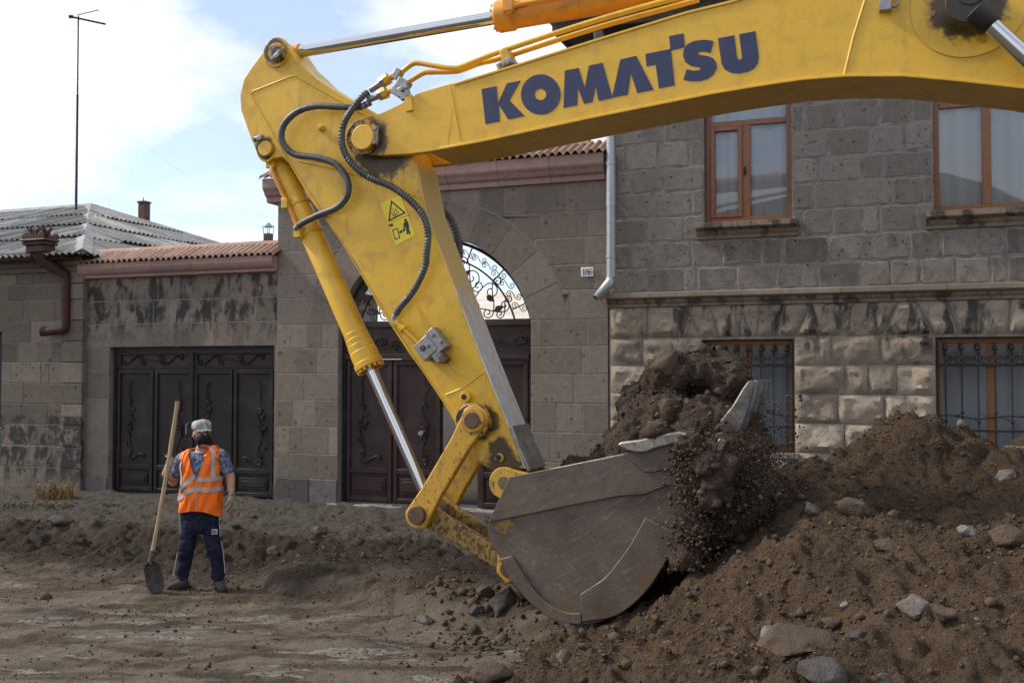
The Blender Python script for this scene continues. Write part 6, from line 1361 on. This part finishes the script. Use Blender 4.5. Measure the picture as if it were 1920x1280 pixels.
# gloves and watch
def hand(name, W_, dirv, side, palm_n, curl, mat, hold=None):
    mb = MB(); d = dirv.normalized(); s = side.normalized(); n = palm_n.normalized()
    limb(mb, [W_-d*.02, W_+d*.03], [.038, .036]); 
    for k in (-.028, -.009, .010, .028): limb(mb, [W_+d*.03+s*k*.8, W_+d*.085+s*k], [.021, .019], 8)
    for k, L_ in ((-.031, .062), (-.010, .074), (.011, .070), (.031, .054)):
        b = W_+d*.09+s*k; a1 = curl; p1 = b+(d*math.cos(a1*.5)+n*math.sin(a1*.5))*L_*.45; p2 = p1+(d*math.cos(a1*1.3)+n*math.sin(a1*1.3))*L_*.34; p3 = p2+(d*math.cos(a1*2.0)+n*math.sin(a1*2.0))*L_*.28; limb(mb, [b, p1, p2, p3], [.0125, .0115, .0105, .009], 8)
    b = W_+d*.03-s*.034; limb(mb, [b, b-s*.022+d*.03+n*.012, b-s*.018+d*.062+n*.026], [.015, .013, .011], 8)
    return remesh_obj(name, mb, mat, per, .0045, 2)
hand('glove', wR, Vector((.0, -.02, -1)), Vector((.15, 1, 0)), Vector((-1, -.1, 0)), .55, PM['glove'])
mb = MB(); a = wR+(eR-wR)*.10; d = (eR-wR).normalized(); mb.cyl(a-d*.012, a+d*.012, .041, 18); wt = mb.build('watch', M['ink'], per); mb = MB(); c = a+Vector((.030, -.028, 0)); mb.cyl(c, c+Vector((.010, -.009, 0)), .019, 14); mb.build('watch_case', M['steel'], wt)
# shovel
sh_top, sh_bot, sh_tip = at(333, 752, 10.06), at(283, 1050, 9.96), at(296, 1113, 9.99)
shv = empty('shovel', sh_tip, 0); tag(shv, 'shovel with a long pale wooden handle held upright by the man', 'shovel')
o3 = sh_tip; t0, b0 = sh_top-o3, sh_bot-o3
mb = MB(); P = [b0+(t0-b0)*t+Vector((.012*math.sin(t*math.pi), 0, 0)) for t in np.linspace(-.02, 1, 12)]; mb.tube(P, [.021+.0015*math.sin(i*1.7) for i in range(12)], 12)
gwd = G('ash_handle', .75, 0, .3); cc = gwd.mix(gwd.mr(gwd.noise(6, 6, .6, gwd.map(gwd.co(), (6, 6, .6))), .35, .7), (.30, .205, .115), (.46, .34, .20)); cc = gwd.mix(gwd.mr(gwd.noise(4, 6), .52, .7, 0, .6), cc, (.17, .12, .08)); gwd.bump(gwd.noise(30, 4, .6, gwd.map(gwd.co(), (4, 4, .4))), .3, .004); mb.build('handle', gwd.out(cc), shv)
mbl = plain('dull_spade', (.085, .078, .07), .6, .5, .4, 12, .3, .5)
d = (b0-t0).normalized(); mb = MB(); mb.tube([b0-d*.10, b0+d*.02], [.024, .030], 14); mb.build('socket', mbl, shv)
V = []; F = []; ax = (Vector((0, 0, 0))-b0).normalized(); sd_ = ax.cross(Vector((.25, -1, 0))).normalized(); nn = ax.cross(sd_); Lb = b0.length
prof = [(0, .030), (.06, .06), (.16, .082), (.5, .085), (.75, .078), (.92, .05), (1.0, .008)]
for (t, wv) in prof:
    for q in np.linspace(-1, 1, 9): V.append(tuple(b0+ax*(Lb*1.06*t)+sd_*q*wv+nn*(-.030*q*q+.016*(1-t)*math.cos(q*2.6)+.02*math.sin(t*2.5))))
for i in range(len(prof)-1):
    for j in range(8): F.append((i*9+j, i*9+j+1, (i+1)*9+j+1, (i+1)*9+j))
mb = MB(); mb.add(V, F); bl_ = mb.build('blade', mbl, shv, ang=60); bl_.modifiers.new('t', 'SOLIDIFY').thickness = .004
# the raised glove closes round the handle
hc_w = at(317, 866, 10.045); Po = Vector(per.location); hc = hc_w-Po; hax = (sh_top-sh_bot).normalized(); toward = Vector((0, -1, 0)); toward = (toward-hax*toward.dot(hax)).normalized(); sidev = hax.cross(toward)
mb = MB(); limb(mb, [wL_+Vector((0, 0, -.01)), hc+toward*-.045+sidev*0], [.036, .040]); mb.loft([[tuple(hc-toward*.05+sidev*math.cos(t)*.026+hax*(math.sin(t)*.045)) for t in np.linspace(0, 2*math.pi, 12, endpoint=False)], [tuple(hc-toward*.022+sidev*math.cos(t)*.03+hax*(math.sin(t)*.046)) for t in np.linspace(0, 2*math.pi, 12, endpoint=False)]])
for k, L_ in ((.036, 3.4), (.013, 3.7), (-.010, 3.6), (-.032, 3.2)):
    P = []
    for t in np.linspace(0, 1, 6): an = math.pi*.98-t*L_; P.append(hc+hax*k+toward*math.cos(an)*.033+sidev*math.sin(an)*.033)
    limb(mb, P, [.0125, .0125, .012, .0115, .011, .009], 8)
P = [hc+hax*(.045+.01*t)+toward*math.cos(math.pi+t*2.3)*.034+sidev*math.sin(math.pi+t*2.3)*.034 for t in np.linspace(0, 1, 5)]; limb(mb, P, [.016, .015, .013, .012, .010], 8)
remesh_obj('glove', mb, PM['glove'], per, .0045, 2)
# ================================================================== soil in and falling from the bucket
rs = np.random.RandomState(4)
ICO = bmesh.new(); bmesh.ops.create_icosphere(ICO, subdivisions=1, radius=1); ICO.verts.ensure_lookup_table()
IV = np.array([v.co[:] for v in ICO.verts]); IF = np.array([[v.index for v in f.verts] for f in ICO.faces]); ICO.free()
OV = np.array([(1,0,0),(-1,0,0),(0,1,0),(0,-1,0),(0,0,1),(0,0,-1)], float); OF = np.array([(0,2,4),(2,1,4),(1,3,4),(3,0,4),(2,0,5),(1,2,5),(3,1,5),(0,3,5)])
def clods(name, P, r, mat, ico=True, squash=.75, jit=.35, seed=0):
    q = np.random.RandomState(seed); BV, BF = (IV, IF) if ico else (OV, OF); n = len(P); k = len(BV)
    V = BV[None]*(1+jit*q.uniform(-1, 1, (n, k, 1)))*np.array([1, 1, squash])[None, None]*q.uniform(.7, 1.3, (n, 1, 3))
    a = q.uniform(0, 6.28, n); b = q.uniform(-1, 1, n); ca, sa = np.cos(a)[:, None], np.sin(a)[:, None]; x, y, z = V[..., 0], V[..., 1], V[..., 2]; x, y = x*ca-y*sa, x*sa+y*ca; cb, sb = np.cos(b)[:, None], np.sin(b)[:, None]; y, z = y*cb-z*sb, y*sb+z*cb
    V = np.stack([x, y, z], -1)*np.asarray(r)[:, None, None]+np.asarray(P)[:, None]; F = (BF[None]+(np.arange(n)*k)[:, None, None]).reshape(-1, 3); me = npmesh(name, V.reshape(-1, 3), F); return link(name, me, mat)
def toW(a, w_, z): p = E0+UX*a+UY*w_; return Vector((p.x, p.y, z))
def toWn(px, py, w_):
    a = (px-960)/FPX; b = -(py-640)/FPX; rr = np.stack([a, math.cos(PITCH)-b*math.sin(PITCH), math.sin(PITCH)+b*math.cos(PITCH)], -1); t = (w_-(CAM-E0).dot(UY))/(rr@np.array(UY)); return np.array(CAM)+rr*t[:, None]
# heap: lumps joined and roughened
hl = [((1250, 715), .15, .30, .26), ((1300, 700), .30, .36, .30), ((1350, 735), .25, .28, .30), ((1250, 780), .1, .42, .34), ((1320, 790), .0, .40, .36), ((1215, 800), .15, .30, .30), ((1175, 838), .3, .30, .20), ((1290, 840), -.2, .34, .30), ((1330, 700), .45, .3, .25), ((1390, 790), .3, .28, .30), ((1135, 858), .45, .25, .14), ((1240, 770), .5, .5, .4), ((1330, 770), .6, .45, .4), ((1100, 880), .4, .35, .12), ((1310, 665), .38, .17, .12), ((1350, 690), .36, .15, .14), ((1330, 870), -.25, .25, .3), ((1400, 850), .2, .28, .35), ((1232, 806), -.40, .15, .13), ((1290, 836), -.44, .20, .2), ((1318, 876), -.46, .17, .24), ((1326, 930), -.46, .17, .28), ((1304, 985), -.47, .14, .24), ((1345, 900), -.40, .22, .32), ((1285, 1030), -.44, .12, .16), ((1340, 930), -.1, .30, .5), ((1375, 900), .3, .34, .5), ((1330, 990), .1, .36, .4), ((1390, 960), .4, .34, .4)]
hm = MB()
for (p, w_, r, rz) in hl:
    a, z = ex(p[0], p[1], w_); c = toW(a, w_, z); hm.ball(c, r*.62, r*.8, rz*.62, 14, 9)
def rough_heap(me):
    co_ = np.empty(len(me.vertices)*3, np.float32); no = np.empty_like(co_); me.vertices.foreach_get('co', co_); me.vertices.foreach_get('normal', no); p = co_.reshape(-1, 3); nrm = no.reshape(-1, 3)
    h = .07*fbm(p[:, 0]*3.2, p[:, 1]*3.2, p[:, 2]*3.2, oct=3, seed=5)+.05*np.abs(fbm(p[:, 0]*8, p[:, 1]*8, p[:, 2]*8, oct=3, seed=8))+.022*fbm(p[:, 0]*24, p[:, 1]*24, p[:, 2]*24, oct=2, seed=12); me.vertices.foreach_set('co', (p+nrm*h[:, None]).astype(np.float32).ravel()); me.update()
heap = remesh_obj('soil_load', hm, M['dark_soil'], None, .020, 2, rough_heap); tag(heap, 'dark heap of soil and stones overflowing the excavator bucket', 'soil load')
hv = np.array([heap.data.vertices[i].co[:] for i in rs.choice(len(heap.data.vertices), 5000)]); 
fr = clods('soil_crumbs', hv+rs.normal(0, .008, hv.shape), np.clip(rs.lognormal(-5.0, .6, len(hv)), .004, .045), M['grains'], True, .8, .35, 2); tag(fr, 'dark crumbs and small stones covering the soil load in the bucket', 'soil crumbs', kind='stuff')
# falling curtain from the lip to the mound
n = 130000; t = rs.uniform(0, 1, n)**.85; u = rs.uniform(0, 1, n)
A_px = 1278+150*u; topy = 800+30*np.sin(u*9); w_ = KW0-.12+rs.beta(1.3, 1.6, n)*1.35
fan = rs.normal(0, 1, n)
pxv = A_px+fan*(12+40*t)+40*t*(u-.1); yb = np.interp(pxv, [1200, 1270, 1330, 1400, 1480, 1560], [1110, 1065, 1030, 985, 930, 900]); pyv = topy+(yb-topy)*t+rs.normal(0, 9, n)
dens = np.clip(np.exp(-((pxv-1365)/85)**2)*1.25, .03, 1); keep = rs.uniform(0, 1, n) < dens; pxv, pyv, w_, t = pxv[keep], pyv[keep], w_[keep], t[keep]
PP = toWn(pxv, pyv, w_); tz = top_z(PP[:, 0], PP[:, 1]); ok = PP[:, 2] > tz-.03; PP = PP[ok]
fl_ = clods('falling_soil', PP, np.where(rs.uniform(0, 1, len(PP)) < .97, np.clip(rs.lognormal(-5.7, .4, len(PP)), .002, .012), np.clip(rs.lognormal(-4.6, .6, len(PP)), .006, .05)), M['grains'], False, .9, .3, 3); tag(fl_, 'curtain of loose dark soil pouring from the bucket lip onto the heap', 'falling soil', kind='stuff')
# a few grains thrown wider
n = 500; m_ = 2600; x = np.r_[rs.normal(1445, 38, n), rs.normal(1292, 20, m_)]; y = np.r_[rs.uniform(740, 900, n), rs.uniform(840, 1070, m_)]; ww = rs.uniform(-.5, .6, len(x)); ww[n:] = rs.uniform(-.58, -.43, m_)
PP = toWn(x, y, ww); sp2 = clods('flying_soil', PP, np.clip(rs.lognormal(-5.1, .5, len(PP)), .003, .018), M['grains'], True, .9, .3, 6); tag(sp2, 'single crumbs of soil flying around the bucket teeth', 'falling soil', kind='stuff')
# ------------------------------------------------------------------ gravel and clods on the ground
def strew(name, n, bx, by, zf, mu, sig, rmax, label, mat, seed, dens=None, sink=.35, ico=True):
    q = np.random.RandomState(seed); X = q.uniform(*bx, n); Y = q.uniform(*by, n); k = vnoise(X*1.4, Y*1.4, seed=seed)*.5+.5; keep = q.uniform(0, 1, n) < k*1.2
    if dens is not None: keep &= q.uniform(0, 1, n) < dens(X, Y)
    X, Y = X[keep], Y[keep]; Z = zf(X, Y); r = np.clip(q.lognormal(mu, sig, len(X)), .003, rmax); o = clods(name, np.c_[X, Y, Z+r*sink], r, mat, ico, .8, .45, seed+1); return tag(o, label, 'gravel', kind='stuff')
strew('gravel', 8000, (-1.0, 5.5), (3.6, 9.6), zA, -4.75, .62, .05, 'loose crumbs and pebbles lying on the foreground soil heap', M['gravel'], 31, lambda X, Y: (zA(X, Y) > base_z(X, Y, False)+.0)*1.0)
strew('gravel', 3000, (1.6, 6.2), (7.6, 10.6), zB, -4.7, .6, .05, 'loose crumbs and pebbles lying on the tall back soil heap', M['gravel'], 41, lambda X, Y: (zB(X, Y) > np.maximum(base_z(X, Y, False), zA(X, Y)))*1.0)
strew('gravel', 5500, (-8, 3.2), (6.6, 15.5), base_z, -4.7, .55, .05, 'loose grit and pebbles scattered over the trench floor and its bank', M['gravel'], 51, lambda X, Y: np.clip(.25+.9*sstep(4.8, 3.4, front_dist(X, Y))*sstep(.2, 1.0, front_dist(X, Y)), 0, 1)*(front_dist(X, Y) > .1))
strew('soil_crumbs', 70000, (-.8, 4.2), (4.4, 9.4), zA, -5.35, .5, .02, 'fine soil crumbs covering the foreground heap', M['gravel'], 61, lambda X, Y: (zA(X, Y) > base_z(X, Y, False)+.0)*(np.abs(X/Y) < .56), .3, False)
strew('soil_crumbs', 22000, (1.6, 5.6), (7.8, 10.0), zB, -5.2, .5, .02, 'fine soil crumbs covering the tall back heap', M['gravel'], 63, lambda X, Y: (zB(X, Y) > np.maximum(base_z(X, Y, False), zA(X, Y)))*(np.abs(X/Y) < .56), .3, False)
strew('soil_crumbs', 30000, (-6.5, 2.0), (7.0, 12.6), base_z, -5.15, .5, .02, 'fine soil crumbs covering the trench floor and bank', M['gravel'], 67, lambda X, Y: np.clip(.35+.65*sstep(5.0, 3.6, front_dist(X, Y)), 0, 1)*(np.abs(X/Y) < .56)*(front_dist(X, Y) > 1.2), .3, False)
# rubble thrown up at the foot of the bucket
n = 260; x = rs.normal(905, 65, n); y = 1140+rs.normal(0, 22, n)+(x-900)*.12; _a = (x-960)/FPX; _b = -(y-640)/FPX; _t = (.16-2.2)/(math.sin(PITCH)+_b*math.cos(PITCH)); _X = _a*_t; _Y = (math.cos(PITCH)-_b*math.sin(PITCH))*_t; o = clods('gravel', np.c_[_X, _Y, top_z(_X, _Y)+.01], np.clip(rs.lognormal(-4.15, .6, n), .008, .065), M['gravel'], True, .8, .45, 71); tag(o, 'rough rubble gathered left of the foot of the bucket', 'gravel', kind='stuff')
# ------------------------------------------------------------------ single stones
def rock(px, py, rx, ry, mat, label, seed, ang=0.0, facet=.35, loc=None, sink=.3, flat=1.0, cat='rock'):
    sink = max(sink, .42) if loc is None else sink
    c = hit(px, py+ry*.6) if loc is None else loc; k = (c-CAM).y/FPX; r = rx*k; bm = bmesh.new(); bmesh.ops.create_icosphere(bm, subdivisions=4 if rx > 20 else 3, radius=1); q = random.Random(seed)
    planes = [(Vector((q.uniform(-1, 1), q.uniform(-1, 1), q.uniform(-1, 1))).normalized(), q.uniform(.5, .88)) for _ in range(14)]
    for v in bm.verts:
        p = v.co.copy()
        for nrm, d in planes:
            e = p.dot(nrm)-d
            if e > 0: p -= nrm*e*min(1, .35+facet*1.4)
        n1 = mnoise.noise(p*1.7+Vector((seed, 0, 0)))*.13+mnoise.noise(p*4.5+Vector((seed, 3, 0)))*.05+mnoise.noise(p*9+Vector((0, seed, 0)))*.03+mnoise.noise(p*21+Vector((0, seed, 5)))*.014; v.co = p*(1+n1)
    M4 = Matrix.Rotation(ang, 4, 'Y') @ Matrix.Diagonal((r, r*.85*flat, ry*k, 1)); bmesh.ops.transform(bm, matrix=M4, verts=bm.verts[:]); me = bpy.data.meshes.new('rock'); bm.to_mesh(me); bm.free()
    me.polygons.foreach_set('use_smooth', [True]*len(me.polygons)); me.set_sharp_from_angle(angle=math.radians(40)); o = link('rock', me, M[mat]); o.location = c+Vector((0, r*.35, ry*k*(1-sink*1.6))); return tag(o, label, cat)
rock(1718, 1136, 42, 30, 'rock_grey', 'rounded grey boulder with pale specks on the foreground soil heap', 1, .12, .2)
rock(1607, 949, 33, 18, 'rock_brown', 'oval tan boulder lying on the ridge of the foreground heap', 2, .25, .25)
rock(1527, 955, 22, 13, 'rock_grey', 'flat grey stone standing tilted left of the oval tan boulder', 3, .75, .3)
rock(1893, 890, 24, 20, 'rock_pale', 'pale grey stone on the tall heap near the right edge', 4, -.3, .45)
rock(1820, 993, 25, 13, 'rock_pale', 'angular light stone at the crest, left of the big brown boulder', 5, -.2, .5)
rock(1893, 1000, 42, 24, 'rock_brown', 'big brown boulder on the crest at the right edge', 6, .05, .3)
rock(1492, 1205, 84, 34, 'rock_brown', 'large flat brown slab of rock at the bottom of the heap', 7, -.08, .5, sink=.25)
rock(1440, 1182, 15, 21, 'rock_pale', 'small pale stone standing at the left end of the large slab', 8, .3, .5)
rock(1589, 1133, 13, 9, 'rock_pale', 'small pale stone lying above the large slab', 9, .1, .5)
rock(1668, 1022, 34, 14, 'rock_brown', 'brown clod-covered stone in the middle of the heap', 10, .0, .3)
rock(795, 1160, 19, 14, 'rock_pale', 'pale stone lying on the trench floor left of the bucket', 11, .1, .4)
rock(942, 1124, 36, 30, 'rock_dark', 'dark boulder leaning against the left of the bucket', 12, -.3, .4)
rock(908, 1108, 20, 15, 'rock_brown', 'brown stone behind the dark boulder beside the bucket', 13, .2, .4)
rock(893, 1142, 22, 13, 'rock_dark', 'dark stone at the foot of the boulder beside the bucket', 14, -.1, .4)
rock(925, 1262, 44, 24, 'rock_brown', 'brown boulder on the mud at the lower edge of the photo', 15, .0, .3)
rock(1058, 1230, 20, 15, 'rock_grey', 'grey stone at the left foot of the foreground heap', 16, .2, .45)
rock(1545, 1258, 60, 36, 'rock_dark', 'dark rock slab cut by the lower edge of the photo', 18, .35, .6)
rock(1668, 1275, 34, 16, 'rock_grey', 'greyish rock cut by the lower edge, right of the dark slab', 19, .3, .5)
rock(1775, 1150, 30, 22, 'rock_brown', 'brown stone half hidden behind the rounded grey boulder', 20, .5, .4)
rock(1565, 1165, 26, 16, 'rock_brown', 'rounded brown stone just above the right of the large slab', 24, .1, .4)
rock(1610, 1190, 30, 14, 'rock_dark', 'dark angular stone at the right end of the large slab', 25, -.2, .5)
rock(600, 992, 16, 12, 'rock_grey', 'grey stone on top of the trench bank right of the man', 26, .1, .4)
rock(515, 1030, 17, 13, 'rock_brown', 'brown stone in the trench bank beside the man', 27, .2, .4)
rock(110, 975, 26, 12, 'rock_dark', 'dark stone on the trench bank at the left', 30, .1, .4)
def load_pt(px, py, w_): a, z = ex(px, py, w_); return toW(a, w_, z)
rock(1252, 692, 33, 32, 'rock_brown', 'large soil-covered rock at the top left of the bucket load', 40, .2, .5, loc=load_pt(1252, 700, -.05))
rock(1312, 655, 24, 13, 'rock_grey', 'grey stone on the very top of the bucket load', 41, .0, .5, loc=load_pt(1312, 660, .30))
rock(1376, 694, 11, 11, 'rock_brown', 'small brown stone near the teeth on the bucket load', 42, .1, .4, loc=load_pt(1376, 700, .1))
rock(1260, 765, 26, 22, 'rock_brown', 'lumpy clod in the front face of the bucket load', 43, .3, .5, loc=load_pt(1258, 775, -.2))
rock(1312, 925, 8, 10, 'rock_pale', 'small pale stone falling with the soil below the bucket edge', 44, .5, .5, loc=load_pt(1312, 925, -.50))
rock(1432, 862, 9, 7, 'rock_brown', 'small brown stone falling below the bucket teeth', 45, .5, .5, loc=load_pt(1432, 862, -.1))
rock(1420, 910, 10, 10, 'rock_brown', 'brown stone dropping through the curtain of soil', 46, .5, .5, loc=load_pt(1420, 912, -.3))
# broken stone moulding lying on the heap at the right edge
c = at(1908, 860, 8.95); c.z = float(top_z(c.x, c.y)[0])+.02; bs = empty('broken_slab', c, .3); bs.scale = (.55, .55, .55); tag(bs, 'broken pale stone slab jutting out of the heap at the right edge', 'rubble')
mb = MB(); mb.prism([(-.16, -.02), (-.10, .06), (.05, .14), (.45, .26), (.5, .18), (.10, .03), (-.06, -.06), (-.13, -.08)], -.14, .22); o = mb.build('slab', M['rock_pale'], bs, bevel=.012); mb = MB(); mb.prism([(-.02, .10), (.06, .145), (.45, .27), (.44, .32), (.1, .2)], -.12, .2); mb.build('soil_cover', M['mound'], bs, bevel=.02)
# ------------------------------------------------------------------ weeds at the foot of the old wall
GM = plain('weed_green', (.075, .085, .035), .8, 0, .35, 9, .1); DM = plain('weed_dry', (.22, .15, .06), .9, 0, .35, 9, .1)
def tuft(px, py, n, h, sp, mat, label, seed):
    q = random.Random(seed); c = hit(px, py); mb = MB()
    for _ in range(n):
        a = q.uniform(0, 6.28); r = sp*q.random()**.6; b = Vector((r*math.cos(a), r*.5*math.sin(a), -.01)); hh = h*q.uniform(.4, 1); ln = Vector((q.uniform(-.5, .5), q.uniform(-.4, .4), 1))*hh; s = Vector((q.uniform(-1, 1), q.uniform(-1, 1), 0)).normalized()*.006
        m = b+ln*.6; t = b+ln+Vector((ln.x*.4, ln.y*.4, -.1*hh)); mb.add([b-s, b+s, m+s*.9, m-s*.9, t], [(0, 1, 2, 3), (3, 2, 4)])
        if q.random() < .5:
            lf = m+ln*q.uniform(0, .3); d = Vector((q.uniform(-1, 1), q.uniform(-1, 1), q.uniform(-.1, .5)))*.05; w_ = d.cross(Vector((0, 0, 1))).normalized()*.014; mb.add([lf, lf+d*.5+w_, lf+d, lf+d*.5-w_], [(0, 1, 2, 3)])
    e = mb.build('weed', mat, None, smooth=False); e.location = c; return tag(e, label, 'weed')
tuft(103, 935, 200, .34, .30, DM, 'dry yellow weed bush at the foot of the old stone house', 1); tuft(60, 948, 60, .10, .35, GM, 'low green weeds below the old stone house, left of the dry bush', 2)['kind'] = 'stuff'; tuft(112, 950, 50, .09, .22, GM, 'green tuft growing in front of the dry weed bush', 3); tuft(10, 950, 40, .10, .25, GM, 'green tuft at the left edge by the old stone house', 4); tuft(440, 988, 40, .07, .07, GM, 'tiny green sprout on the dug edge right of the man', 5); tuft(205, 950, 50, .09, .12, GM, 'small green weed under the left corner of the black gate', 6)
